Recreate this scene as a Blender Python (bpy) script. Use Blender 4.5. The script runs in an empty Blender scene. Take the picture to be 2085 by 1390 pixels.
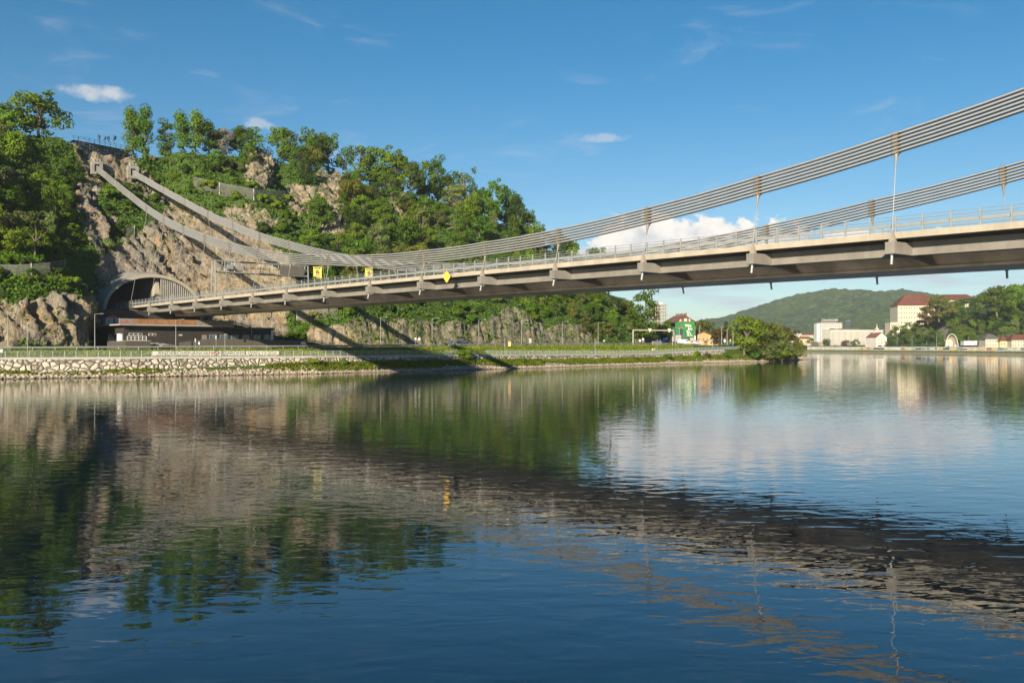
import bpy, bmesh, math, random
import numpy as np
from mathutils import Vector, Matrix

R = math.radians
rnd = random.Random(7)
scene = bpy.context.scene
COL = scene.collection

# ------------------------------------------------------------------ camera
CAM_H = 6.0
F_PX, CX, HOR = 1850.0, 1042.5, 705.0          # focal length in photo pixels, centre column, horizon row
cam_data = bpy.data.cameras.new("camera")
cam = bpy.data.objects.new("camera", cam_data)
COL.objects.link(cam)
cam.location = (0, 0, CAM_H)
cam.rotation_euler = (R(90), 0, 0)
cam_data.sensor_width = 36.0
cam_data.lens = 36.0 * F_PX / 2085.0
cam_data.shift_y = 10.0 / 2085.0
cam_data.clip_start = 0.5
cam_data.clip_end = 20000.0
scene.camera = cam

# ------------------------------------------------------------------ light
SUN_EL = R(19)
SUN_TRAVEL = (0.300, 0.954)                     # horizontal direction the light travels
sun_data = bpy.data.lights.new("sun", 'SUN')
sun_data.energy = 5.0
sun_data.angle = R(0.5)
sun_data.color = (1.0, 0.865, 0.665)
sun = bpy.data.objects.new("sun", sun_data)
COL.objects.link(sun)
_d = Vector((SUN_TRAVEL[0] * math.cos(SUN_EL), SUN_TRAVEL[1] * math.cos(SUN_EL), -math.sin(SUN_EL)))
sun.rotation_euler = _d.to_track_quat('-Z', 'Y').to_euler()

world = bpy.data.worlds.new("World")
scene.world = world
world.use_nodes = True
wn = world.node_tree.nodes
wl = world.node_tree.links
wn.clear()
w_out = wn.new('ShaderNodeOutputWorld')
w_bg = wn.new('ShaderNodeBackground')
w_bg.inputs['Strength'].default_value = 0.15
sky = wn.new('ShaderNodeTexSky')
sky.sky_type = 'NISHITA'
sky.sun_disc = False
sky.sun_elevation = SUN_EL
sky.sun_rotation = math.atan2(-SUN_TRAVEL[0], -SUN_TRAVEL[1])
sky.altitude = 300
sky.air_density = 1.0
sky.dust_density = 0.4
sky.ozone_density = 2.2
wl.new(w_bg.outputs[0], w_out.inputs['Surface'])


def wmath(op, a, b=None, c=None):
    n = wn.new('ShaderNodeMath')
    n.operation = op
    for i, v in enumerate((a, b, c)):
        if v is None:
            continue
        if isinstance(v, (int, float)):
            n.inputs[i].default_value = v
        else:
            wl.new(v, n.inputs[i])
    return n.outputs[0]


def build_sky():
    tc = wn.new('ShaderNodeTexCoord')
    sep = wn.new('ShaderNodeSeparateXYZ')
    wl.new(tc.outputs['Generated'], sep.inputs[0])
    x, y, z = sep.outputs
    az = wmath('ARCTAN2', x, y)                          # 0 straight down river
    el = wmath('ARCSINE', z)
    comb = wn.new('ShaderNodeCombineXYZ')
    wl.new(az, comb.inputs[0])
    wl.new(el, comb.inputs[1])

    def noise(sx, sy, off, detail=8.0, rough=0.6, dist=0.0):
        mp = wn.new('ShaderNodeMapping')
        mp.inputs['Scale'].default_value = (sx, sy, 1)
        mp.inputs['Location'].default_value = (off, off * 0.37, 0)
        wl.new(comb.outputs[0], mp.inputs[0])
        n = wn.new('ShaderNodeTexNoise')
        n.inputs['Scale'].default_value = 1.0
        n.inputs['Detail'].default_value = detail
        n.inputs['Roughness'].default_value = rough
        n.inputs['Distortion'].default_value = dist
        wl.new(mp.outputs[0], n.inputs['Vector'])
        return n.outputs['Fac']

    def ss(v, lo, hi):
        n = wn.new('ShaderNodeMapRange')
        n.interpolation_type = 'SMOOTHSTEP'
        n.inputs['From Min'].default_value = lo
        n.inputs['From Max'].default_value = hi
        wl.new(v, n.inputs['Value'])
        return n.outputs[0]

    def blob(a0, e0, ra, re):
        da = wmath('DIVIDE', wmath('SUBTRACT', az, a0), ra)
        de = wmath('DIVIDE', wmath('SUBTRACT', el, e0), re)
        d2 = wmath('ADD', wmath('MULTIPLY', da, da), wmath('MULTIPLY', de, de))
        return wmath('SUBTRACT', 1.0, d2)

    # big cumulus bank low over the river, behind the bridge
    puff = noise(38, 46, 3.1, 9, 0.58)
    big = noise(11, 9, 8.4, 3, 0.5)
    top = wmath('MAXIMUM', blob(0.175, 0.062, 0.135, 0.094), blob(0.37, 0.05, 0.17, 0.075))
    top = wmath('MAXIMUM', top, blob(0.28, 0.052, 0.13, 0.078))
    cum = wmath('ADD', top, wmath('MULTIPLY', wmath('SUBTRACT', puff, 0.5), 1.5))
    cum = wmath('ADD', cum, wmath('MULTIPLY', wmath('SUBTRACT', big, 0.5), 0.8))
    base = ss(el, 0.068, 0.092)
    cum = wmath('MULTIPLY', ss(cum, 0.10, 0.28), base)
    # long grey streaks beneath it
    streak = noise(9, 75, 5.7, 6, 0.6, 0.4)
    smask = wmath('MULTIPLY', ss(el, 0.02, 0.045), wmath('SUBTRACT', 1.0, ss(el, 0.085, 0.11)))
    smask = wmath('MULTIPLY', smask, ss(az, 0.10, 0.22))
    strk = wmath('MULTIPLY', wmath('MULTIPLY', ss(streak, 0.42, 0.66), smask), 0.75)
    # two small fair-weather clouds above the hill, faint wisps high up
    fluff = noise(60, 90, 1.3, 8, 0.6)
    c1 = wmath('ADD', blob(-0.428, 0.248, 0.040, 0.0095), wmath('MULTIPLY', wmath('SUBTRACT', fluff, 0.5), 2.2))
    c1 = wmath('MULTIPLY', ss(c1, 0.05, 1.15), 0.9)
    c2 = wmath('ADD', blob(-0.272, 0.232, 0.024, 0.008), wmath('MULTIPLY', wmath('SUBTRACT', fluff, 0.5), 2.2))
    c2 = wmath('MULTIPLY', ss(c2, 0.2, 0.9), 0.55)
    c3 = wmath('ADD', blob(0.098, 0.224, 0.034, 0.006), wmath('MULTIPLY', wmath('SUBTRACT', fluff, 0.5), 1.8))
    c3 = wmath('MULTIPLY', ss(c3, 0.15, 0.95), 0.5)
    wisp = noise(7, 26, 12.9, 7, 0.62, 0.8)
    wm = wmath('MULTIPLY', ss(wisp, 0.55, 0.80), 0.30)
    wm = wmath('MULTIPLY', wm, wmath('MULTIPLY', ss(el, 0.10, 0.16), wmath('SUBTRACT', 1.0, ss(el, 0.30, 0.42))))
    soft = wmath('MAXIMUM', wmath('MAXIMUM', c1, c2), wmath('MAXIMUM', c3, wm))
    # sky colour: a touch deeper, as the photograph's polarised blue
    hs = wn.new('ShaderNodeHueSaturation')
    hs.inputs['Hue'].default_value = 0.5
    hs.inputs['Saturation'].default_value = SKY_SAT
    hs.inputs['Value'].default_value = SKY_VAL
    tint = wn.new('ShaderNodeMix')
    tint.data_type = 'RGBA'
    tint.blend_type = 'MULTIPLY'
    tint.inputs[0].default_value = 1.0
    tg = ss(el, 0.0, 0.36)
    tm = wn.new('ShaderNodeMix')
    tm.data_type = 'RGBA'
    wl.new(tg, tm.inputs[0])
    tm.inputs[6].default_value = SKY_TINT_LOW
    tm.inputs[7].default_value = SKY_TINT
    wl.new(tm.outputs[2], tint.inputs[7])
    wl.new(sky.outputs[0], tint.inputs[6])
    wl.new(tint.outputs[2], hs.inputs['Color'])

    def mix(f, a, b):
        m = wn.new('ShaderNodeMix')
        m.data_type = 'RGBA'
        wl.new(f, m.inputs[0])
        for s, v in ((m.inputs[6], a), (m.inputs[7], b)):
            if isinstance(v, tuple):
                s.default_value = v
            else:
                wl.new(v, s)
        return m.outputs[2]

    shade = ss(wmath('ADD', puff, wmath('MULTIPLY', el, 3.0)), 0.55, 1.0)
    ccol = mix(shade, CLOUD_LO, CLOUD_HI)
    col = mix(strk, hs.outputs[0], (CLOUD_LO[0] * 0.93, CLOUD_LO[1] * 0.96, CLOUD_LO[2], 1))
    col = mix(soft, col, CLOUD_SOFT)
    col = mix(cum, col, ccol)
    wl.new(col, w_bg.inputs['Color'])


SKY_SAT, SKY_VAL = 1.10, 0.365
SKY_TINT = (0.37, 0.79, 0.95, 1)
SKY_TINT_LOW = (0.80, 0.91, 1.0, 1)
CLOUD_LO = (1.8, 1.95, 2.2, 1)
CLOUD_HI = (3.5, 3.3, 3.05, 1)
CLOUD_SOFT = (2.1, 2.2, 2.35, 1)
build_sky()

scene.view_settings.view_transform = 'Standard'
scene.view_settings.look = 'None'
scene.view_settings.exposure = 1.05
scene.view_settings.gamma = 1.0
scene.cycles.max_bounces = 8
scene.cycles.diffuse_bounces = 3
scene.cycles.glossy_bounces = 3
scene.cycles.transmission_bounces = 3
scene.cycles.volume_bounces = 0
scene.cycles.sample_clamp_indirect = 6.0
scene.cycles.use_denoising = True


# ------------------------------------------------------------------ numeric noise
def _hash(i, j, k, seed):
    h = (i * 374761393 + j * 668265263 + k * 2147483647 + seed * 974634) & 0xffffffff
    h = ((h ^ (h >> 13)) * 1274126177) & 0xffffffff
    h = (h ^ (h >> 16)) & 0xffffffff
    return h.astype(np.float64) / 4294967295.0


def vnoise(x, y, z, seed=0):
    x, y, z = np.broadcast_arrays(np.asarray(x, float), np.asarray(y, float), np.asarray(z, float))
    i, j, k = np.floor(x).astype(np.int64), np.floor(y).astype(np.int64), np.floor(z).astype(np.int64)
    fx, fy, fz = x - i, y - j, z - k
    fx, fy, fz = (f * f * f * (f * (f * 6 - 15) + 10) for f in (fx, fy, fz))

    def L(a, b, t):
        return a + (b - a) * t
    c = [[[_hash(i + a, j + b, k + d, seed) for d in (0, 1)] for b in (0, 1)] for a in (0, 1)]
    xy0 = L(L(c[0][0][0], c[1][0][0], fx), L(c[0][1][0], c[1][1][0], fx), fy)
    xy1 = L(L(c[0][0][1], c[1][0][1], fx), L(c[0][1][1], c[1][1][1], fx), fy)
    return L(xy0, xy1, fz) * 2 - 1


def fbm(x, y, z, octv=4, seed=0, gain=0.5, ridged=False):
    a, s, tot = 1.0, 0.0, 0.0
    for o in range(octv):
        v = vnoise(np.asarray(x) * 2 ** o, np.asarray(y) * 2 ** o, np.asarray(z) * 2 ** o, seed + o * 17)
        if ridged:
            v = 1 - 2 * np.abs(v)
        s = s + a * v
        tot += a
        a *= gain
    return s / tot


def facets(x, y, z, seed=0):
    """fracture blocks: each random cell is a tilted flat facet (value of its plane at the point)"""
    x, y, z = (np.asarray(a, float).ravel() for a in np.broadcast_arrays(x, y, z))
    i, j, k = (np.floor(a).astype(np.int64) for a in (x, y, z))
    best = np.full(x.shape, 1e9)
    out = np.zeros(x.shape)
    for a in (-1, 0, 1):
        for b in (-1, 0, 1):
            for c in (-1, 0, 1):
                ci, cj, ck = i + a, j + b, k + c
                dx = x - ci - _hash(ci, cj, ck, seed)
                dy = y - cj - _hash(ci, cj, ck, seed + 1)
                dz = z - ck - _hash(ci, cj, ck, seed + 2)
                d = dx * dx + dy * dy + dz * dz
                v = (_hash(ci, cj, ck, seed + 3) - .5) * 1.0 + (_hash(ci, cj, ck, seed + 4) - .5) * 2.2 * dx + (_hash(ci, cj, ck, seed + 5) - .5) * 2.2 * dy
                m = d < best
                best = np.where(m, d, best)
                out = np.where(m, v, out)
    return out


# ------------------------------------------------------------------ object helpers
class MB:
    """Collects shapes and links them as ONE mesh object."""
    def __init__(self):
        self.v, self.f, self.m = [], [], []
        self.mi = 0

    def add(self, verts, faces):
        b = len(self.v)
        self.v.extend(tuple(p) for p in verts)
        for f in faces:
            self.f.append(tuple(b + i for i in f))
            self.m.append(self.mi)
        return self

    def box(self, c, size, ax=None):
        """box at centre c, full sizes along the three axes ax"""
        ax = ax or (Vector((1, 0, 0)), Vector((0, 1, 0)), Vector((0, 0, 1)))
        c = Vector(c)
        h = [a * (s / 2) for a, s in zip(ax, size)]
        vs = [c + h[0] * sx + h[1] * sy + h[2] * sz for sx in (-1, 1) for sy in (-1, 1) for sz in (-1, 1)]
        return self.add(vs, [(0, 1, 3, 2), (4, 6, 7, 5), (0, 4, 5, 1), (2, 3, 7, 6), (0, 2, 6, 4), (1, 5, 7, 3)])

    def hexa(self, p):
        """8 corner points: bottom loop 0-3, top loop 4-7"""
        return self.add(p, [(3, 2, 1, 0), (4, 5, 6, 7), (0, 1, 5, 4), (1, 2, 6, 5), (2, 3, 7, 6), (3, 0, 4, 7)])

    def prism(self, loop, vec):
        """loop of 3-D points swept along vec"""
        n = len(loop)
        a = [Vector(p) for p in loop]
        b = [p + Vector(vec) for p in a]
        fs = [tuple(range(n - 1, -1, -1)), tuple(range(n, 2 * n))]
        fs += [(i, (i + 1) % n, n + (i + 1) % n, n + i) for i in range(n)]
        return self.add(a + b, fs)

    def tube(self, pts, r, n=6, cap=True):
        pts = [Vector(p) for p in pts]
        rr = r if isinstance(r, (list, tuple)) else [r] * len(pts)
        rings = []
        for i, p in enumerate(pts):
            d = (pts[min(i + 1, len(pts) - 1)] - pts[max(i - 1, 0)]).normalized()
            up = Vector((0, 0, 1)) if abs(d.z) < 0.95 else Vector((1, 0, 0))
            a = d.cross(up).normalized()
            b = a.cross(d)
            rings.append([p + (a * math.cos(2 * math.pi * k / n) + b * math.sin(2 * math.pi * k / n)) * rr[i] for k in range(n)])
        vs = [q for ring in rings for q in ring]
        fs = []
        for i in range(len(pts) - 1):
            for k in range(n):
                k2 = (k + 1) % n
                fs.append((i * n + k, i * n + k2, (i + 1) * n + k2, (i + 1) * n + k))
        if cap:
            fs.append(tuple(range(n - 1, -1, -1)))
            fs.append(tuple(range((len(pts) - 1) * n, len(pts) * n)))
        return self.add(vs, fs)

    def build(self, name, mats, parent=None, smooth=False):
        me = bpy.data.meshes.new(name)
        me.from_pydata(self.v, [], self.f)
        mats = mats if isinstance(mats, (list, tuple)) else [mats]
        for mm in mats:
            me.materials.append(mm)
        if len(mats) > 1:
            me.polygons.foreach_set('material_index', self.m)
        bm = bmesh.new()
        bm.from_mesh(me)
        bmesh.ops.recalc_face_normals(bm, faces=bm.faces)
        bm.to_mesh(me)
        bm.free()
        if smooth:
            me.polygons.foreach_set('use_smooth', [True] * len(me.polygons))
        return link(name, me, parent)


def link(name, me, parent=None):
    o = bpy.data.objects.new(name, me)
    COL.objects.link(o)
    if parent is not None:
        o.parent = parent
        o.matrix_parent_inverse = Matrix.Translation(parent.location).inverted() if parent.type == 'EMPTY' and parent.parent is None and not parent.get('_rot') else Matrix()
    return o


def tag(o, label=None, cat=None, group=None, kind=None):
    if label:
        o['label'] = label
    if cat:
        o['category'] = cat
    if group:
        o['group'] = group
    if kind:
        o['kind'] = kind
    return o


def thing(name, label, cat, loc=(0, 0, 0), group=None):
    o = bpy.data.objects.new(name, None)
    o.empty_display_size = 0.5
    COL.objects.link(o)
    o.location = loc
    return tag(o, label, cat, group)


def np_mesh(name, verts, faces, mat, parent=None, smooth=False, attrs=None):
    me = bpy.data.meshes.new(name)
    verts = np.asarray(verts, np.float32)
    faces = np.asarray(faces, np.int32)
    nf, k = faces.shape
    me.vertices.add(len(verts))
    me.vertices.foreach_set('co', verts.ravel())
    me.loops.add(nf * k)
    me.loops.foreach_set('vertex_index', faces.ravel())
    me.polygons.add(nf)
    me.polygons.foreach_set('loop_start', np.arange(0, nf * k, k, dtype=np.int32))
    me.polygons.foreach_set('loop_total', np.full(nf, k, np.int32))
    if smooth:
        me.polygons.foreach_set('use_smooth', np.ones(nf, bool))
    me.update(calc_edges=True)
    for an, av in (attrs or {}).items():
        a = me.attributes.new(an, 'FLOAT', 'POINT')
        a.data.foreach_set('value', np.asarray(av, np.float32))
    me.materials.append(mat)
    me.validate()
    return link(name, me, parent)


def grid_faces(nu, nv):
    i, j = np.meshgrid(np.arange(nu - 1), np.arange(nv - 1), indexing='ij')
    a = (i * nv + j).ravel()
    return np.stack([a, a + nv, a + nv + 1, a + 1], 1)


def copy_tree(o, parent=None):
    """a thing, its parts and their sub-parts"""
    c = o.copy()
    COL.objects.link(c)
    if parent is not None:
        c.parent = parent
    for ch in list(o.children):
        copy_tree(ch, c)
    return c


def text(name, body, size, M, mat, parent=None, extrude=0.01, align='CENTER', bold=0.0):
    cu = bpy.data.curves.new(name, 'FONT')
    cu.body = body
    cu.size = size
    cu.align_x = align
    cu.align_y = 'CENTER'
    cu.extrude = extrude
    cu.offset = bold
    tmp = bpy.data.objects.new("tmp", cu)
    COL.objects.link(tmp)
    me = bpy.data.meshes.new_from_object(tmp.evaluated_get(bpy.context.evaluated_depsgraph_get()))
    bpy.data.objects.remove(tmp)
    bpy.data.curves.remove(cu)
    me.name = name
    me.materials.clear()
    me.materials.append(mat)
    o = bpy.data.objects.new(name, me)
    COL.objects.link(o)
    if parent is not None:
        o.parent = parent
        o.matrix_parent_inverse = Matrix.Translation(parent.location).inverted()
    o.matrix_basis = M
    return o


def frame(origin, ax, ay, az):
    """matrix whose local X, Y, Z run along the given world directions"""
    M = Matrix((ax, ay, az)).transposed().to_4x4()
    M.translation = Vector(origin)
    return M


# ------------------------------------------------------------------ materials
def new_mat(name):
    m = bpy.data.materials.new(name)
    m.use_nodes = True
    nt = m.node_tree
    return m, nt, nt.nodes['Principled BSDF']


def nnode(nt, t, **kw):
    n = nt.nodes.new(t)
    for k, v in kw.items():
        if k in n.inputs:
            n.inputs[k].default_value = v
        else:
            setattr(n, k, v)
    return n


def ramp(nt, src, stops):
    r = nt.nodes.new('ShaderNodeValToRGB')
    el = r.color_ramp.elements
    while len(el) < len(stops):
        el.new(0.5)
    for e, (p, c) in zip(el, stops):
        e.position = p
        e.color = (*c, 1) if len(c) == 3 else c
    nt.links.new(src, r.inputs[0])
    return r.outputs[0]


def mixc(nt, f, a, b, blend='MIX'):
    m = nt.nodes.new('ShaderNodeMix')
    m.data_type = 'RGBA'
    m.blend_type = blend
    for s, v in ((m.inputs[0], f), (m.inputs[6], a), (m.inputs[7], b)):
        if isinstance(v, tuple):
            s.default_value = (*v, 1) if len(v) == 3 else v
        elif isinstance(v, (int, float)):
            s.default_value = v
        else:
            nt.links.new(v, s)
    return m.outputs[2]


def pos_noise(nt, scale, detail=5, rough=0.55, stretch=(1, 1, 1), dist=0.0, rot=(0, 0, 0)):
    g = nt.nodes.new('ShaderNodeNewGeometry')
    mp = nt.nodes.new('ShaderNodeMapping')
    mp.inputs['Scale'].default_value = stretch
    mp.inputs['Rotation'].default_value = rot
    nt.links.new(g.outputs['Position'], mp.inputs[0])
    n = nt.nodes.new('ShaderNodeTexNoise')
    n.inputs['Scale'].default_value = scale
    n.inputs['Detail'].default_value = detail
    n.inputs['Roughness'].default_value = rough
    n.inputs['Distortion'].default_value = dist
    nt.links.new(mp.outputs[0], n.inputs['Vector'])
    return n.outputs['Fac']


def simple(name, col, rough=0.6, metal=0.0, var=0.12, scale=0.8, bump=0.0, stretch=(1, 1, 1), bscale=None, spec=0.3, streak=0.0):
    """painted or plain surface with weathering: colour varies by a position noise"""
    m, nt, b = new_mat(name)
    n = pos_noise(nt, scale, 6, 0.6, stretch)
    lo = tuple(c * (1 - var) for c in col)
    hi = tuple(min(1, c * (1 + var)) for c in col)
    col_ = ramp(nt, n, [(0.3, lo), (0.7, hi)])
    if streak:
        sn = ramp(nt, pos_noise(nt, 0.7, 7, 0.75, (1, 1, 0.2)), [(0.36, (1 - streak,) * 3), (0.56, (1, 1, 1))])
        col_ = mixc(nt, 1.0, col_, sn, 'MULTIPLY')
    nt.links.new(col_, b.inputs['Base Color'])
    b.inputs['Roughness'].default_value = rough
    b.inputs['Metallic'].default_value = metal
    b.inputs['Specular IOR Level'].default_value = spec
    if bump:
        bn = nt.nodes.new('ShaderNodeBump')
        bn.inputs['Strength'].default_value = bump
        bn.inputs['Distance'].default_value = 0.1
        nt.links.new(pos_noise(nt, bscale or scale * 6, 5, 0.6, stretch), bn.inputs['Height'])
        nt.links.new(bn.outputs[0], b.inputs['Normal'])
    return m


def leaf_mat(name, c1, c2, trans=0.32):
    m = bpy.data.materials.new(name)
    m.use_nodes = True
    nt = m.node_tree
    nt.nodes.clear()
    out = nt.nodes.new('ShaderNodeOutputMaterial')
    oi = nt.nodes.new('ShaderNodeObjectInfo')
    n = pos_noise(nt, 0.55, 4, 0.6)
    col = ramp(nt, n, [(0.3, c1), (0.68, c2)])
    hs = nt.nodes.new('ShaderNodeHueSaturation')
    mr = nnode(nt, 'ShaderNodeMapRange')
    mr.inputs['To Min'].default_value = 0.72
    mr.inputs['To Max'].default_value = 1.3
    nt.links.new(oi.outputs['Random'], mr.inputs['Value'])
    nt.links.new(mr.outputs[0], hs.inputs['Value'])
    mr2 = nnode(nt, 'ShaderNodeMapRange')
    mr2.inputs['To Min'].default_value = 0.478
    mr2.inputs['To Max'].default_value = 0.512
    mm = nnode(nt, 'ShaderNodeMath', operation='FRACT')
    mu = nnode(nt, 'ShaderNodeMath', operation='MULTIPLY')
    mu.inputs[1].default_value = 7.31
    nt.links.new(oi.outputs['Random'], mu.inputs[0])
    nt.links.new(mu.outputs[0], mm.inputs[0])
    nt.links.new(mm.outputs[0], mr2.inputs['Value'])
    nt.links.new(mr2.outputs[0], hs.inputs['Hue'])
    nt.links.new(col, hs.inputs['Color'])
    d = nt.nodes.new('ShaderNodeBsdfDiffuse')
    t = nt.nodes.new('ShaderNodeBsdfTranslucent')
    nt.links.new(hs.outputs[0], d.inputs['Color'])
    tc = mixc(nt, 0.5, hs.outputs[0], (c2[0] * 1.5, c2[1] * 1.3, c2[2] * 0.6))
    nt.links.new(tc, t.inputs['Color'])
    mx = nt.nodes.new('ShaderNodeMixShader')
    mx.inputs[0].default_value = trans
    nt.links.new(d.outputs[0], mx.inputs[1])
    nt.links.new(t.outputs[0], mx.inputs[2])
    nt.links.new(mx.outputs[0], out.inputs['Surface'])
    return m


def rock_mat(name):
    """weathered rock: tan and grey blotches, dark joints, moss where the 'veg' attribute says"""
    m, nt, b = new_mat(name)
    big = pos_noise(nt, 0.10, 5, 0.6, (1, 1, 0.6))
    mid = pos_noise(nt, 0.5, 6, 0.65, (1, 1, 0.45), 0.8)
    fine = pos_noise(nt, 2.2, 6, 0.7, (1, 1, 0.6))
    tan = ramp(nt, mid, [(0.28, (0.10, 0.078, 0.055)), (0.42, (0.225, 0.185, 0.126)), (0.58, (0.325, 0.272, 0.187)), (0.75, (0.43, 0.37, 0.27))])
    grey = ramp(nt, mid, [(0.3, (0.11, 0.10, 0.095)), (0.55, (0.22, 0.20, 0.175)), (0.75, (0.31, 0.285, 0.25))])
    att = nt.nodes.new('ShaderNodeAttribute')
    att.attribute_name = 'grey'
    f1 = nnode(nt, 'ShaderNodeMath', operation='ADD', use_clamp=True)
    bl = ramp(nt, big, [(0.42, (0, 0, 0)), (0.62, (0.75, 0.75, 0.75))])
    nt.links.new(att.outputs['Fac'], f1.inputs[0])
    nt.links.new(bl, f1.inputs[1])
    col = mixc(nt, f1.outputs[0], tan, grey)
    ochre = pos_noise(nt, 0.23, 4, 0.6, (1, 1, 0.4))
    om = ramp(nt, ochre, [(0.56, (0, 0, 0)), (0.7, (0.6, 0.6, 0.6))])
    col = mixc(nt, om, col, (0.40, 0.26, 0.12))
    col = mixc(nt, 0.35, col, ramp(nt, fine, [(0.3, (0.05, 0.05, 0.05)), (0.62, (1, 1, 1))]), 'MULTIPLY')
    # dark open joints along the leaning beds, and a second set across them
    for sc_, st_, rt_, wd_ in ((0.55, (1, 1, 0.22), (0.0, 0.42, 0.3), 0.030), (1.3, (1, 1, 0.5), (0.5, -0.2, 0.0), 0.022)):
        cn = pos_noise(nt, sc_, 3, 0.5, st_, 0.6, rt_)
        ab = nnode(nt, 'ShaderNodeMath', operation='SUBTRACT')
        nt.links.new(cn, ab.inputs[0])
        ab.inputs[1].default_value = 0.5
        ab2 = nnode(nt, 'ShaderNodeMath', operation='ABSOLUTE')
        nt.links.new(ab.outputs[0], ab2.inputs[0])
        col = mixc(nt, ramp(nt, ab2.outputs[0], [(0.004, (0.62, 0.62, 0.62)), (wd_, (0, 0, 0))]), col, (0.045, 0.036, 0.028))
    veg = nt.nodes.new('ShaderNodeAttribute')
    veg.attribute_name = 'veg'
    vn = nnode(nt, 'ShaderNodeMath', operation='ADD')
    vs = nnode(nt, 'ShaderNodeMath', operation='MULTIPLY')
    vs.inputs[1].default_value = 0.7
    sub = nnode(nt, 'ShaderNodeMath', operation='SUBTRACT')
    sub.inputs[1].default_value = 0.5
    nt.links.new(pos_noise(nt, 0.9, 6, 0.7), sub.inputs[0])
    nt.links.new(sub.outputs[0], vs.inputs[0])
    nt.links.new(veg.outputs['Fac'], vn.inputs[0])
    nt.links.new(vs.outputs[0], vn.inputs[1])
    vm = ramp(nt, vn.outputs[0], [(0.42, (0, 0, 0)), (0.6, (1, 1, 1))])
    gcol = ramp(nt, fine, [(0.3, (0.022, 0.04, 0.010)), (0.55, (0.055, 0.095, 0.02)), (0.75, (0.11, 0.14, 0.035))])
    col = mixc(nt, vm, col, gcol)
    nt.links.new(col, b.inputs['Base Color'])
    b.inputs['Roughness'].default_value = 0.95
    b.inputs['Specular IOR Level'].default_value = 0.1
    bn = nt.nodes.new('ShaderNodeBump')
    bn.inputs['Strength'].default_value = 1.0
    bn.inputs['Distance'].default_value = 0.30
    h = nnode(nt, 'ShaderNodeMath', operation='ADD')
    nt.links.new(pos_noise(nt, 1.0, 7, 0.72, (1, 1, 0.22), 0.8, (0.0, 0.42, 0.3)), h.inputs[0])
    nt.links.new(fine, h.inputs[1])
    nt.links.new(h.outputs[0], bn.inputs['Height'])
    nt.links.new(bn.outputs[0], b.inputs['Normal'])
    return m


def stone_mat(name, scale, c_lo, c_hi, joint, bump=1.0, moss=0.0):
    """rubble masonry: irregular cells with recessed joints"""
    m, nt, b = new_mat(name)
    g = nt.nodes.new('ShaderNodeNewGeometry')
    ns = nt.nodes.new('ShaderNodeTexNoise')
    ns.inputs['Scale'].default_value = scale * 0.8
    nt.links.new(g.outputs['Position'], ns.inputs['Vector'])
    vadd = nt.nodes.new('ShaderNodeMix')
    vadd.data_type = 'VECTOR'
    vadd.inputs[0].default_value = 0.10 / scale
    nt.links.new(g.outputs['Position'], vadd.inputs[4])
    va = nt.nodes.new('ShaderNodeVectorMath')
    va.operation = 'ADD'
    sc = nt.nodes.new('ShaderNodeVectorMath')
    sc.operation = 'SCALE'
    sc.inputs['Scale'].default_value = 0.6 / scale
    nt.links.new(ns.outputs['Color'], sc.inputs[0])
    nt.links.new(g.outputs['Position'], va.inputs[0])
    nt.links.new(sc.outputs[0], va.inputs[1])
    mp = nt.nodes.new('ShaderNodeMapping')
    mp.inputs['Scale'].default_value = (1, 1, 1.35)
    nt.links.new(va.outputs[0], mp.inputs[0])
    v1 = nt.nodes.new('ShaderNodeTexVoronoi')
    v1.feature = 'DISTANCE_TO_EDGE'
    v1.inputs['Scale'].default_value = scale
    v2 = nt.nodes.new('ShaderNodeTexVoronoi')
    v2.inputs['Scale'].default_value = scale
    for v in (v1, v2):
        nt.links.new(mp.outputs[0], v.inputs['Vector'])
    bw = nt.nodes.new('ShaderNodeSeparateColor')
    nt.links.new(v2.outputs['Color'], bw.inputs[0])
    col = ramp(nt, bw.outputs[0], [(0.0, c_lo), (0.55, c_hi), (1.0, tuple(c * 0.8 for c in c_hi))])
    col = mixc(nt, 0.4, col, ramp(nt, pos_noise(nt, scale * 3, 6, 0.7), [(0.3, (0.45, 0.45, 0.45)), (0.6, (1, 1, 1))]), 'MULTIPLY')
    jm = ramp(nt, v1.outputs['Distance'], [(0.03, (0, 0, 0)), (0.10, (1, 1, 1))])
    col = mixc(nt, jm, joint, col)
    if moss:
        mm = ramp(nt, pos_noise(nt, 0.35, 5, 0.65), [(0.55, (0, 0, 0)), (0.68, (moss, moss, moss))])
        col = mixc(nt, mm, col, (0.06, 0.09, 0.02))
    nt.links.new(col, b.inputs['Base Color'])
    b.inputs['Roughness'].default_value = 0.9
    b.inputs['Specular IOR Level'].default_value = 0.15
    bn = nt.nodes.new('ShaderNodeBump')
    bn.inputs['Strength'].default_value = bump
    bn.inputs['Distance'].default_value = 0.22
    nt.links.new(ramp(nt, v1.outputs['Distance'], [(0.0, (0, 0, 0)), (0.22, (1, 1, 1))]), bn.inputs['Height'])
    nt.links.new(bn.outputs[0], b.inputs['Normal'])
    return m


def glass_mat(name, col=(0.03, 0.045, 0.06)):
    m, nt, b = new_mat(name)
    n = pos_noise(nt, 0.35, 2, 0.5)
    nt.links.new(ramp(nt, n, [(0.35, tuple(c * 0.6 for c in col)), (0.65, tuple(c * 1.5 for c in col))]), b.inputs['Base Color'])
    b.inputs['Roughness'].default_value = 0.08
    b.inputs['Specular IOR Level'].default_value = 0.8
    return m


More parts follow.
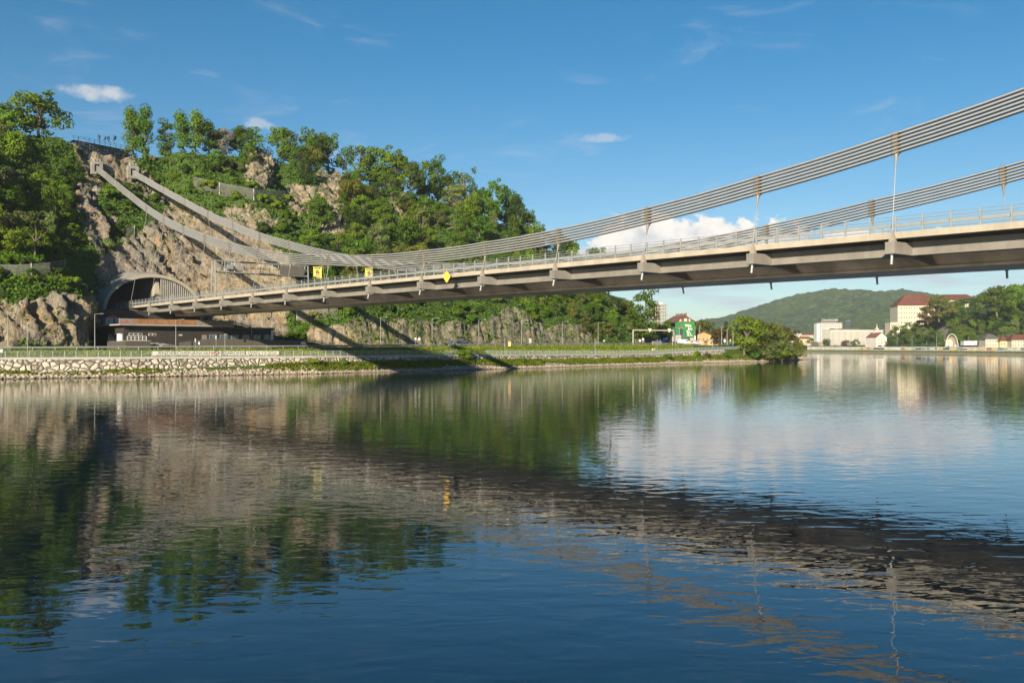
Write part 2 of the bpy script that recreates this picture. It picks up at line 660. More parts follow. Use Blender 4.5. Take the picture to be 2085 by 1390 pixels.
MAT = {}
MAT['rock'] = rock_mat('rock')
MAT['leaf_bright'] = leaf_mat('leaf_bright', (0.062, 0.122, 0.011), (0.150, 0.232, 0.024), 0.25)
MAT['leaf_mid'] = leaf_mat('leaf_mid', (0.042, 0.092, 0.012), (0.102, 0.172, 0.021), 0.25)
MAT['leaf_dark'] = leaf_mat('leaf_dark', (0.024, 0.050, 0.013), (0.058, 0.096, 0.022), 0.25)
MAT['leaf_pale'] = leaf_mat('leaf_pale', (0.075, 0.110, 0.032), (0.150, 0.190, 0.062), 0.25)
MAT['leaf_olive'] = leaf_mat('leaf_olive', (0.070, 0.088, 0.018), (0.145, 0.160, 0.034), 0.25)
MAT['leaf_rust'] = leaf_mat('leaf_rust', (0.07, 0.055, 0.016), (0.13, 0.10, 0.025))
MAT['blossom'] = leaf_mat('blossom', (0.16, 0.15, 0.10), (0.34, 0.31, 0.22))
MAT['grass'] = leaf_mat('grass', (0.095, 0.150, 0.014), (0.20, 0.26, 0.030), 0.4)
MAT['bark'] = simple('bark', (0.13, 0.10, 0.075), 0.95, var=0.35, scale=3, bump=0.5, stretch=(1, 1, 0.3))
MAT['steel'] = simple('painted_steel', (0.188, 0.174, 0.154), 0.5, var=0.16, streak=.14, scale=0.5, bump=0.03, spec=0.35)
MAT['steel_dark'] = simple('dark_steel', (0.24, 0.21, 0.18), 0.5, var=0.12, scale=0.6)
MAT['box_steel'] = simple('box_girder_steel', (0.50, 0.43, 0.355), 0.42, var=0.38, scale=0.28, stretch=(1, 1, 0.4))
MAT['cable'] = simple('cable_sheath', (0.25, 0.253, 0.252), 0.42, var=0.07, scale=0.7, spec=0.4)
MAT['galv'] = simple('galvanised_steel', (0.25, 0.262, 0.262), 0.5, 0.2, var=0.12, scale=1.5)
MAT['concrete'] = simple('pale_concrete', (0.33, 0.292, 0.23), 0.85, var=0.12, streak=.13, scale=0.45, bump=0.08, bscale=8, stretch=(1, 1, 0.5))
MAT['concrete_grey'] = simple('grey_concrete', (0.34, 0.325, 0.30), 0.88, var=0.16, scale=0.4, bump=0.08, bscale=6)
MAT['shotcrete'] = simple('shotcrete', (0.24, 0.225, 0.205), 0.95, var=0.25, scale=0.25, bump=0.5, bscale=1.2)
MAT['asphalt'] = simple('asphalt', (0.055, 0.055, 0.056), 0.9, var=0.2, scale=0.6, bump=0.1)
MAT['gravel_path'] = simple('gravel_path', (0.30, 0.28, 0.245), 0.95, var=0.15, scale=0.8)
MAT['black_clad'] = simple('dark_cladding', (0.040, 0.036, 0.033), 0.55, var=0.15, scale=0.4, stretch=(6, 6, 0.2))
MAT['grey_clad'] = simple('grey_brown_cladding', (0.105, 0.092, 0.078), 0.6, var=0.1, scale=0.4, stretch=(5, 5, 0.2))
MAT['orange_panel'] = simple('orange_panel', (0.27, 0.135, 0.065), 0.6, var=0.3, scale=0.7)
MAT['grey_panel'] = simple('grey_slat_panel', (0.22, 0.19, 0.165), 0.6, var=0.2, scale=2)
MAT['glass'] = glass_mat('window_glass', (0.05, 0.085, 0.11))
MAT['dark'] = simple('dark_interior', (0.012, 0.012, 0.013), 0.9, var=0.2)  # near-black stands in for unlit depth in the anchorages and stone arch
MAT['white'] = simple('white_paint', (0.60, 0.59, 0.56), 0.5, var=0.05)
MAT['offwhite'] = simple('off_white_render', (0.52, 0.495, 0.435), 0.8, var=0.06, scale=0.15)
MAT['cream'] = simple('cream_render', (0.50, 0.45, 0.335), 0.85, var=0.07, scale=0.1)
MAT['yellow_wall'] = simple('yellow_render', (0.66, 0.50, 0.26), 0.85, var=0.08, scale=0.2)
MAT['orange_wall'] = simple('orange_render', (0.62, 0.36, 0.16), 0.85, var=0.12, scale=0.3)
MAT['red_roof'] = simple('red_tiles', (0.12, 0.046, 0.032), 0.85, var=0.25, scale=0.3, bump=0.2, bscale=3)
MAT['brown_roof'] = simple('brown_tiles', (0.16, 0.075, 0.055), 0.85, var=0.25, scale=0.3)
MAT['grey_roof'] = simple('grey_tiles', (0.10, 0.085, 0.08), 0.85, var=0.2, scale=0.4)
MAT['sign_yellow'] = simple('fluorescent_yellow', (0.42, 0.47, 0.015), 0.5, var=0.03)
MAT['mark_yellow'] = simple('marker_yellow', (0.62, 0.36, 0.012), 0.5, var=0.03)
MAT['black'] = simple('black_paint', (0.015, 0.015, 0.016), 0.5, var=0.1)
MAT['red'] = simple('red_paint', (0.55, 0.05, 0.04), 0.5, var=0.1)
MAT['blue'] = simple('blue_paint', (0.04, 0.11, 0.36), 0.5, var=0.1)
MAT['green_mural'] = simple('green_mural', (0.018, 0.135, 0.032), 0.7, var=0.25, scale=0.35)
MAT['dark_car'] = simple('dark_car_paint', (0.02, 0.03, 0.055), 0.25, var=0.1, spec=0.6)
MAT['rubber'] = simple('tyre_rubber', (0.02, 0.02, 0.02), 0.9)
MAT['skin'] = simple('skin', (0.50, 0.31, 0.22), 0.6, var=0.05)
MAT['hair'] = simple('hair', (0.06, 0.04, 0.025), 0.7)
MAT['teal_glass'] = glass_mat('teal_glass', (0.02, 0.055, 0.06))
MAT['far_window'] = simple('dull_dark_window', (0.05, 0.055, 0.06), .3, var=.3, scale=.3)  # plain dark tone for distant panes
MAT['graffiti'] = simple('faded_black_paint', (0.06, 0.06, 0.065), .8, var=.5, scale=1.2)
MAT['offwhite_slat'] = simple('grey_slats', (0.30, 0.29, 0.26), 0.6, var=.1)
MAT['mesh_net'] = None
# ================================================================== bank frame: t along the shore, u inland
S0 = np.array([-93.4, 166.6])
TD = np.array([math.sqrt(.5), math.sqrt(.5)])
UD = np.array([-math.sqrt(.5), math.sqrt(.5)])
VT, VU, VZ = Vector((*TD, 0)), Vector((*UD, 0)), Vector((0, 0, 1))


def K(t, u, z=0.0):
    return Vector((S0[0] + t * TD[0] + u * UD[0], S0[1] + t * TD[1] + u * UD[1], z))


def tu_of(x, y):
    dx, dy = x - S0[0], y - S0[1]
    return dx * TD[0] + dy * TD[1], dx * UD[0] + dy * UD[1]


def pix(x, y, d):
    """world point seen at photo pixel (x, y) when it stands d metres down range"""
    return Vector(((x - CX) / F_PX * d, d, CAM_H + (HOR - y) / F_PX * d))


def proj(X, Y, Z):
    return CX + F_PX * X / Y, HOR - F_PX * (Z - CAM_H) / Y


def t_at(px, u):
    """t of the point at offset u that lies in photo column px"""
    r = (px - CX) / F_PX
    x0, y0 = S0[0] + u * UD[0], S0[1] + u * UD[1]
    return (r * y0 - x0) / (TD[0] - r * TD[1])


ip = np.interp
US = ([-120, -40, 0, 21, 44, 60, 80, 94, 112, 157, 185, 217, 246, 290, 320, 345, 360], [4, 2, 0, -6.5, -10, -13.5, -13, -14, -12.5, -7.6, -5, -2, -3, 0, 8, 30, 60])
ZR = ([-120, 0, 70, 135, 200, 250, 300, 400], [4.6, 5.15, 5.5, 6.1, 6.4, 6.6, 6.6, 5.5])


def u_s(t):
    return ip(t, *US)


def z_road(t):
    return ip(t, *ZR)


def z_prom(t):
    return ip(t, [-120, 0, 60, 120, 180, 205, 235, 265, 300, 345], [3.9, 3.87, 3.8, 3.75, 3.5, 3.6, 4.5, 4.9, 4.4, 3.0])


# hill: foot line, crest line and crest height along t
UF = ([-140, 18, 27, 34, 42, 80, 88, 96, 104, 150, 240, 254, 262, 272, 288, 304, 325, 380], [34, 31, 32, 52, 80, 81, 66, 46, 38, 36, 37, 40, 48, 64, 88, 108, 128, 160])
HC = ([-140, -40, 0, 27, 41, 50, 57, 70, 79, 90, 133, 166, 219, 244, 270, 292, 312, 332, 345, 380], [65, 67, 67, 70, 71, 71.5, 67, 66.5, 70, 71, 75, 71, 65, 58, 50, 43, 33, 18, 8, 7])
GS = [0, .045, .10, .25, .45, .62, .82, .94, 1.0]
GV = [0, .155, .215, .36, .54, .68, .87, .965, 1.0]


def hill_z(t, u, ridges=True):
    t = np.asarray(t, float)
    u = np.asarray(u, float)
    uf = ip(t, *UF)
    uc = np.maximum(116.0, uf + 34) + 6 * np.sin(t * 0.05)
    hc = ip(t, *HC)
    zb = z_road(t)
    if ridges:
        bowl = np.exp(-((t - 62) / 22) ** 2)
        wob = (fbm(t * 0.045, u * 0.012, 3.3, 3, 5) * 7.5 + fbm(t * 0.14, u * 0.03, 9.1, 3, 11) * 2.6) * (1 - 0.75 * bowl)
        # the dark ravine right of the rock nose
        wob = wob + 6.0 * np.exp(-((t - 120) / 7.0) ** 2) * np.clip((u - 60) / 20, 0, 1)
        rel = np.clip((u - uf) / (uc - uf), -0.5, 2)
        u2 = u - wob * np.clip(rel * 9, 0, 1) * np.clip((1.15 - rel) * 4, 0.1, 1)
    else:
        u2 = u
    s = (u2 - uf) / (uc - uf)
    g = ip(s, GS, GV)
    back = np.clip(s - 1, 0, None) * 4.0
    z = zb + (hc - zb) * g - back
    # quarried slot below the two cables, up to the anchorage wall
    cap = ip(u, [70, 84, 88, 111.0, 114.0, 116.5, 120], [60, 60, 33, 54.5, 56.0, 66.5, 90])
    wgt = np.clip((19.0 - np.abs(t - 64.5)) / 3.5, 0, 1)
    z = np.where(z > cap, z + (cap - z) * wgt, z)
    # worn gully left of the portal
    cap = ip(u, [30, 50, 70, 80, 95, 112, 120], [17, 20.5, 25, 28, 40, 57, 90]) + np.clip(26 - t, 0, 20) * 1.4
    wgt = np.clip((t - 16) / 8, 0, 1) * np.clip((50 - t) / 6, 0, 1)
    return np.where(z > cap, z + (cap - z) * wgt, z)


def hit(px, py, u0=24, u1=170):
    """where the line of sight through a photo pixel meets the hill (None if it misses)"""
    d = np.linspace(150, 560, 1600)
    X, Z = (px - CX) / F_PX * d, CAM_H + (HOR - py) / F_PX * d
    t, u = tu_of(X, d)
    below = (hill_z(t, u) > Z) & (u > u0)
    if not below.any():
        return None
    i = int(np.argmax(below))
    return Vector((X[i], d[i], float(hill_z(t[i], u[i])))), float(t[i]), float(u[i])


# rock outcrops, drawn as outlines seen from the river
ROCKS = [
    [(-30, 622), (40, 618), (90, 612), (150, 606), (195, 596), (222, 640), (222, 705), (-30, 705)],
    [(190, 545), (240, 500), (290, 470), (340, 440), (380, 430), (430, 465), (480, 478), (560, 500), (615, 545), (600, 640), (560, 705), (230, 705), (205, 620)],
    [(140, 290), (262, 300), (270, 335), (330, 388), (420, 428), (500, 470), (600, 520), (560, 560), (430, 500), (330, 430), (285, 390), (255, 372), (205, 362), (200, 420), (240, 470), (200, 540), (150, 420), (165, 360)],
    [(500, 322), (548, 322), (560, 352), (540, 398), (505, 384)],
    [(455, 425), (545, 425), (566, 470), (500, 482), (455, 462)],
    [(585, 370), (640, 380), (650, 470), (590, 450)],
    [(615, 662), (690, 655), (730, 632), (790, 660), (830, 650), (905, 655), (975, 652), (1040, 625), (1075, 640), (1105, 668), (1165, 662), (1195, 656), (1222, 690), (1225, 712), (615, 712)],
    [(1285, 650), (1320, 640), (1330, 712), (1285, 712)],
    [(268, 302), (345, 300), (350, 322), (290, 330)],
    [(600, 600), (680, 600), (690, 625), (610, 660)],
    [(640, 300), (700, 330), (700, 480), (650, 470)],
    [(790, 395), (832, 400), (826, 470), (800, 460)],
]


def in_poly(px, py, poly):
    c = np.zeros(np.shape(px), bool)
    n = len(poly)
    for i in range(n):
        (x1, y1), (x2, y2) = poly[i], poly[(i + 1) % n]
        cond = ((y1 > py) != (y2 > py)) & (px < (x2 - x1) * (py - y1) / (y2 - y1 + 1e-9) + x1)
        c ^= cond
    return c


def rock_here(X, Y, Z, jit=14):
    px, py = proj(X, Y, Z)
    px = px + fbm(X * 0.22, Y * 0.22, Z * 0.22, 3, 41) * jit
    py = py + fbm(X * 0.22, Y * 0.22, Z * 0.22, 3, 57) * jit
    r = np.zeros(np.shape(px), bool)
    for p in ROCKS:
        r |= in_poly(px, py, p)
    return r


def in_arch(t, u, z):
    """inside the tunnel mouth cut into the rock"""
    c, hw = 62.5, 12.6
    dz = (z - 16.0)
    return (np.abs(t - c) < hw) & (u > 74) & (u < 112) & (z < 16.3 + 9.7 * np.sqrt(np.clip(1 - ((t - c) / hw) ** 2, 0, 1)) * 0.97)


def build_hill():
    tt = np.concatenate([np.arange(-110, 0, 1.2), np.arange(0, 130, 0.62), np.arange(130, 262, 0.8), np.arange(262, 345, 1.5)])
    nv = 300
    T = np.repeat(tt[:, None], nv, 1)
    U = np.zeros_like(T)
    for i, t in enumerate(tt):
        u0 = float(ip(t, *UF)) - 9
        us = np.linspace(u0, 176, 500)
        zs = hill_z(np.full(500, t), us)
        # no overlap behind the foot: keep the heights monotone enough to march along them
        w = np.sqrt(np.diff(us) ** 2 + np.diff(zs) ** 2) * np.where(us[1:] > 135, 0.45, 1.0)
        L = np.concatenate([[0], np.cumsum(w)])
        U[i] = np.interp(np.linspace(0, L[-1], nv), L, us)
    Z = hill_z(T, U)
    uf = ip(T, *UF)
    X = S0[0] + T * TD[0] + U * UD[0]
    Y = S0[1] + T * TD[1] + U * UD[1]
    # normals of the smooth sheet
    P = np.stack([X, Y, Z], -1)
    N = np.cross(np.gradient(P, axis=0), np.gradient(P, axis=1))
    N /= np.linalg.norm(N, axis=-1, keepdims=True) + 1e-9
    N *= np.sign(N[..., 2:3] + 1e-6)
    steep = 1 - N[..., 2]
    rk = rock_here(X, Y, Z).astype(float)
    # rock relief: leaning slabs and cracks
    c = T + 0.42 * Z + 1.5 * fbm(T * 0.12, Z * 0.12, U * 0.12, 3, 61)
    wv = fbm(T * 0.05, Z * 0.05, U * 0.05, 3, 19)
    q = fbm(c * 0.13 + wv, Z * 0.03, U * 0.02, 4, 3, 0.5, ridged=True)
    q2 = fbm(c * 0.42 + wv * 2, Z * 0.05, U * 0.03, 4, 23, 0.6, ridged=True)
    q3 = fbm(c * 1.05, Z * 0.16, U * 0.1, 4, 31, 0.6, ridged=True)
    q4 = fbm(X * 0.35, Y * 0.35, Z * 0.5, 3, 37, 0.55)
    saw = (c * 0.31 + wv * 1.6 + q4 * 0.35) % 1.0
    saw2 = (Z * 0.24 - T * 0.10 + wv * 2.0 + q4 * 0.4) % 1.0
    amp = np.clip(0.22 + rk * 0.95, 0, 1.2) * np.clip((U - uf + 1) / 3, 0, 1)
    fa = facets(c * 0.16 + wv * 0.6, Z * 0.062, U * 0.05, 3).reshape(c.shape)
    fb = facets(c * 0.42 + wv, Z * 0.10, U * 0.07, 13).reshape(c.shape)
    fc = facets(c * 1.05 + wv, Z * 0.26, U * 0.16, 23).reshape(c.shape)
    dsp = (q * 1.1 + q2 * 0.5 + q4 * 0.2 + (saw - 0.5) * 0.9 + fa * 2.0 + fb * 1.8 + fc * 0.85) * amp
    # the road cutting on the right: ribbed vertical face
    cv = T + 0.12 * Z
    ribs = fbm(cv * 0.20, Z * 0.02, U * 0.02, 3, 83, 0.55, ridged=True) * 1.1 + fbm(cv * 0.75, Z * 0.05, U * 0.05, 4, 87, 0.6, ridged=True) * 0.8 + (facets(cv * 0.9, Z * 0.14, U * 0.1, 91).reshape(c.shape)) * 0.7
    cut = np.clip((T - 92) / 12, 0, 1) * np.clip((26 - Z) / 5, 0, 1)
    dsp = dsp * (1 - cut) + ribs * amp * cut
    soft = np.exp(-((T - 56) / 7) ** 2 - ((Z - 31) / 6) ** 2)
    soft = np.maximum(soft, 1.2 * np.exp(-((T - 64) / 9) ** 4 - ((Z - 61) / 5) ** 4)).clip(0, 1)
    dsp *= 1 - 0.78 * soft
    P = P + N * dsp[..., None]
    veg = np.where(rk > 0, 0.06 + 0.35 * np.clip(N[..., 2] - 0.62, 0, 1), 0.98)
    px, py = proj(X, Y, Z)
    right_foot = (px > 700) & (py > 610)
    veg = np.where(right_foot & (rk > 0), 0.46, veg)
    upper = (py < 455) & (px > 285)
    veg = np.where(upper & (rk > 0), 0.34, veg)
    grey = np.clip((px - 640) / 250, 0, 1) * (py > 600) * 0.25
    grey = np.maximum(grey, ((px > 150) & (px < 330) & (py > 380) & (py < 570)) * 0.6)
    F = grid_faces(len(tt), nv)
    Pf = P.reshape(-1, 3)
    ct = P[..., :2] - S0
    tq = (ct @ TD).ravel()
    uq = (ct @ UD).ravel()
    kill = in_arch(tq, uq, Pf[:, 2])
    F = F[~kill[F].any(1)]
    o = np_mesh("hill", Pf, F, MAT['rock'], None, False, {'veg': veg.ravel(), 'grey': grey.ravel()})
    tag(o, 'steep wooded river hill of tan rock with the tunnel portal at its foot', 'hill', kind='structure')


build_hill()


# ------------------------------------------------------------------ river bank between water and hill foot
def bank_mat():
    m, nt, b = new_mat('bank_soil')
    n = pos_noise(nt, 0.8, 6, 0.7)
    n2 = pos_noise(nt, 0.12, 4, 0.6)
    g = ramp(nt, n, [(0.3, (0.03, 0.05, 0.012)), (0.6, (0.07, 0.11, 0.022)), (0.8, (0.14, 0.15, 0.05))])
    s = ramp(nt, n, [(0.3, (0.16, 0.13, 0.095)), (0.7, (0.33, 0.28, 0.21))])
    gm = nt.nodes.new('ShaderNodeNewGeometry')
    sp = nt.nodes.new('ShaderNodeSeparateXYZ')
    nt.links.new(gm.outputs['Position'], sp.inputs[0])
    z = nnode(nt, 'ShaderNodeMath', operation='MULTIPLY_ADD')
    z.inputs[1].default_value = 0.9
    nt.links.new(sp.outputs[2], z.inputs[0])
    sb = nnode(nt, 'ShaderNodeMath', operation='SUBTRACT')
    nt.links.new(n, sb.inputs[0])
    sb.inputs[1].default_value = 1.05
    nt.links.new(sb.outputs[0], z.inputs[2])
    f = ramp(nt, z.outputs[0], [(0.25, (0, 0, 0)), (0.55, (1, 1, 1))])
    nt.links.new(mixc(nt, f, s, g), b.inputs['Base Color'])
    b.inputs['Roughness'].default_value = 1.0
    b.inputs['Specular IOR Level'].default_value = 0.05
    return m


MAT['bank'] = bank_mat()


def bank_profile(t):
    """offsets from the waterline and heights: riprap, slope, wall foot | promenade | embankment | road"""
    zp, zr = float(z_prom(t)), float(z_road(t))
    k = float(ip(t, [-120, 20, 60, 110, 150, 190, 240], [0, 0, 1, 1.1, 0.6, 0.75, 1.1]))   # how far the grassed slope buries the wall
    zf = 1.15 + 1.0 * k
    e = float(ip(t, [285, 330], [1, 0.35]))
    return [(-8, -1.8), (-0.2, -0.05), (2.2, 0.55), (4.2, zf * e), (5.0, (zf + 0.15) * e), (5.25, (zf + 0.15) * e), (5.6, (zp - 0.05) * e), (10.2, zp * e), (10.8, (zp + 0.1) * e),
            (15.5, (zr - 0.25) * e), (17.0, zr * e - 0.06), (30.0, zr * e - 0.06), (31.5, zr * e)]


def build_bank():
    tt = np.arange(-110, 360, 2.0)
    V = []
    npf = 0
    for t in tt:
        us = float(u_s(t))
        pr = bank_profile(t)
        uf = float(ip(t, *UF))
        row = [(us + a, z) for a, z in pr] + [(max(us + 34, uf + 3.0), float(z_road(t)) - 0.05 if t < 285 else float(ip(t, [285, 360], [6.3, 1.5])))]
        if t > 200:
            row.append((max(us + 120, uf + 20), float(ip(t, [200, 345, 360], [6.3, 3.0, 1.0]))))
        else:
            row.append((uf + 4.0, float(z_road(t)) - 0.06))
        npf = len(row)
        for u, z in row:
            n = float(vnoise(t * 0.3, u * 0.5, 1.0, 9)) * (0.18 if z < 3 and u < us + 5 else 0.0)
            V.append(K(t, u, z + n))
    o = np_mesh("river_bank", [tuple(v) for v in V], grid_faces(len(tt), npf), MAT['bank'])
    tag(o, kind='structure')
    # promenade path and road laid as sheets
    for nm, a, b, off, zf, mt in (("promenade_path", 6.0, 9.8, 0.035, z_prom, 'gravel_path'), ("road", 17.6, 29.0, 0.02, z_road, 'asphalt')):
        V = []
        ts = np.arange(-110, 282, 2.0)
        for t in ts:
            us = float(u_s(t))
            V += [K(t, us + a, float(zf(t)) + off), K(t, us + b, float(zf(t)) + off)]
        tag(np_mesh(nm, [tuple(v) for v in V], grid_faces(len(ts), 2), MAT[mt]), kind='structure')


build_bank()


# ------------------------------------------------------------------ river
def water_mat():
    m, nt, b = new_mat('water')
    b.inputs['Base Color'].default_value = WATER_COL
    b.inputs['Roughness'].default_value = 0.015
    b.inputs['IOR'].default_value = 1.66
    b.inputs['Specular IOR Level'].default_value = 0.5

    def wave(sx, sy, rot, scale, detail, off=0.0, dist=0.0):
        g = nt.nodes.new('ShaderNodeNewGeometry')
        mp = nt.nodes.new('ShaderNodeMapping')
        mp.inputs['Rotation'].default_value = (0, 0, rot)
        mp.inputs['Location'].default_value = (off, off * 1.7, 0)
        mp.inputs['Scale'].default_value = (sx, sy, 1)
        nt.links.new(g.outputs['Position'], mp.inputs[0])
        n = nt.nodes.new('ShaderNodeTexNoise')
        n.inputs['Scale'].default_value = scale
        n.inputs['Detail'].default_value = detail
        n.inputs['Roughness'].default_value = 0.5
        n.inputs['Distortion'].default_value = dist
        nt.links.new(mp.outputs[0], n.inputs['Vector'])
        return n.outputs['Fac']

    def mul(a, k):
        n = nnode(nt, 'ShaderNodeMath', operation='MULTIPLY')
        nt.links.new(a, n.inputs[0])
        if isinstance(k, (int, float)):
            n.inputs[1].default_value = k
        else:
            nt.links.new(k, n.inputs[1])
        return n.outputs[0]

    def add(a, c):
        n = nnode(nt, 'ShaderNodeMath', operation='ADD')
        nt.links.new(a, n.inputs[0])
        nt.links.new(c, n.inputs[1])
        return n.outputs[0]
    swell = wave(0.50, 1.0, R(-14), 1.25, 2.0, 3.0, 0.5)
    slow = wave(0.7, 1.0, R(10), 0.30, 2.0, 9.0, 0.3)
    rip = wave(0.6, 1.0, R(-22), 2.8, 2.0, 11.0, 0.5)
    cross = wave(0.7, 1.0, R(28), 3.0, 2.0, 27.0, 0.3)
    patch = wave(0.6, 1.0, R(30), 0.035, 3.0, 5.0)
    pm = ramp(nt, patch, [(0.35, (0.35, 0.35, 0.35)), (0.65, (1, 1, 1))])
    h = add(add(mul(swell, WAVE[0]), mul(slow, WAVE[3])), mul(add(mul(rip, WAVE[1]), mul(cross, WAVE[2])), pm))
    bn = nt.nodes.new('ShaderNodeBump')
    bn.inputs['Strength'].default_value = 1.0
    bn.inputs['Distance'].default_value = 1.0
    nt.links.new(h, bn.inputs['Height'])
    nt.links.new(bn.outputs[0], b.inputs['Normal'])
    return m


WATER_COL = (0.0012, 0.0075, 0.014, 1)
WAVE = (0.0125, 0.0026, 0.0008, 0.014)
MAT['water'] = water_mat()
mb = MB()
mb.add([(-2500, -400, 0), (2500, -400, 0), (2500, 3000, 0), (-2500, 3000, 0)], [(0, 1, 2, 3)])
tag(mb.build("river", MAT['water']), kind='structure')
mb = MB()
mb.add([(-6000, -500, -2.5), (6000, -500, -2.5), (6000, 9000, -2.5), (-6000, 9000, -2.5)], [(0, 1, 2, 3)])
tag(mb.build("ground", MAT['bank']), kind='structure')
# ================================================================== suspension bridge
TH = 0.7095
BD = Vector((-math.sin(TH), math.cos(TH), 0))      # along the deck, away from the camera
BW = Vector((math.cos(TH), math.sin(TH), 0))       # across the deck, away from the camera
BP = Vector((34.8, 83.2, 0))
WB = 26.0                                          # distance between the two hanger planes
N_LO, N_HI = -7, 14


def B(n, w, z):
    return BP + BD * (15.0 * n) + BW * w + VZ * z


def z_top(n):
    return CAM_H + 10.92 - (0.0072 if n < 8 else 0.0036) * (n - 8) ** 2


CAB_W = ([-8, -6, -3, -1, 0, 1, 2, 3, 4, 5, 6, 7, 8, 9, 10, 11, 12, 13, 14, 15, 16, 17, 18.3],
         [5, 3.6, 1.9, 1.0, .82, 1.0, .92, .76, .70, .74, .76, .86, 1.06, 1.4, 1.87, 2.36, 3.0, 3.72, 4.5, 5.3, 6.1, 6.9, 7.9])
CAB_Z = ([-8, -6, -4, -3, -2, -1, 0, 1, 2, 3, 4, 5, 6, 7, 8, 9, 10, 11, 12, 13, 14, 15, 16, 17, 18.3],   # middle of the bundle above the camera
         [46, 37.5, 30.2, 27.0, 24.0, 21.3, 18.72, 16.85, 15.32, 14.28, 13.88, 13.90, 14.38, 15.55, 16.93, 19.05, 21.8, 24.93, 28.4, 32.55, 37.2, 42.4, 47.7, 53.1, 60.1])
FAR_DW = 25.9


def cab(n, far=False):
    w = float(ip(n, *CAB_W))
    return (FAR_DW - w if far else w), CAM_H + float(ip(n, *CAB_Z))


bridge = thing("suspension_bridge", "long grey suspension bridge with two slack cable bundles spanning the river into a tunnel", "bridge", tuple(B(0, 0, 0)))


def sweep(name, section, mat, n0=N_LO, n1=17.2, step=1.0, smooth=False):
    """closed cross-section [(w, dz)] swept along the deck; dz is measured from the deck edge top"""
    ns = list(np.arange(n0, n1, step)) + [n1]
    mbx = MB()
    k = len(section)
    vs = [B(n, w, z_top(n) + dz) for n in ns for w, dz in section]
    fs = []
    for i in range(len(ns) - 1):
        for j in range(k):
            fs.append((i * k + j, i * k + (j + 1) % k, (i + 1) * k + (j + 1) % k, (i + 1) * k + j))
    fs += [tuple(range(k)), tuple(range(len(vs) - k, len(vs)))]
    mbx.add(vs, fs)
    return mbx.build(name, mat, bridge, smooth)


def mir(sec):
    return [(WB - w, z) for w, z in reversed(sec)]


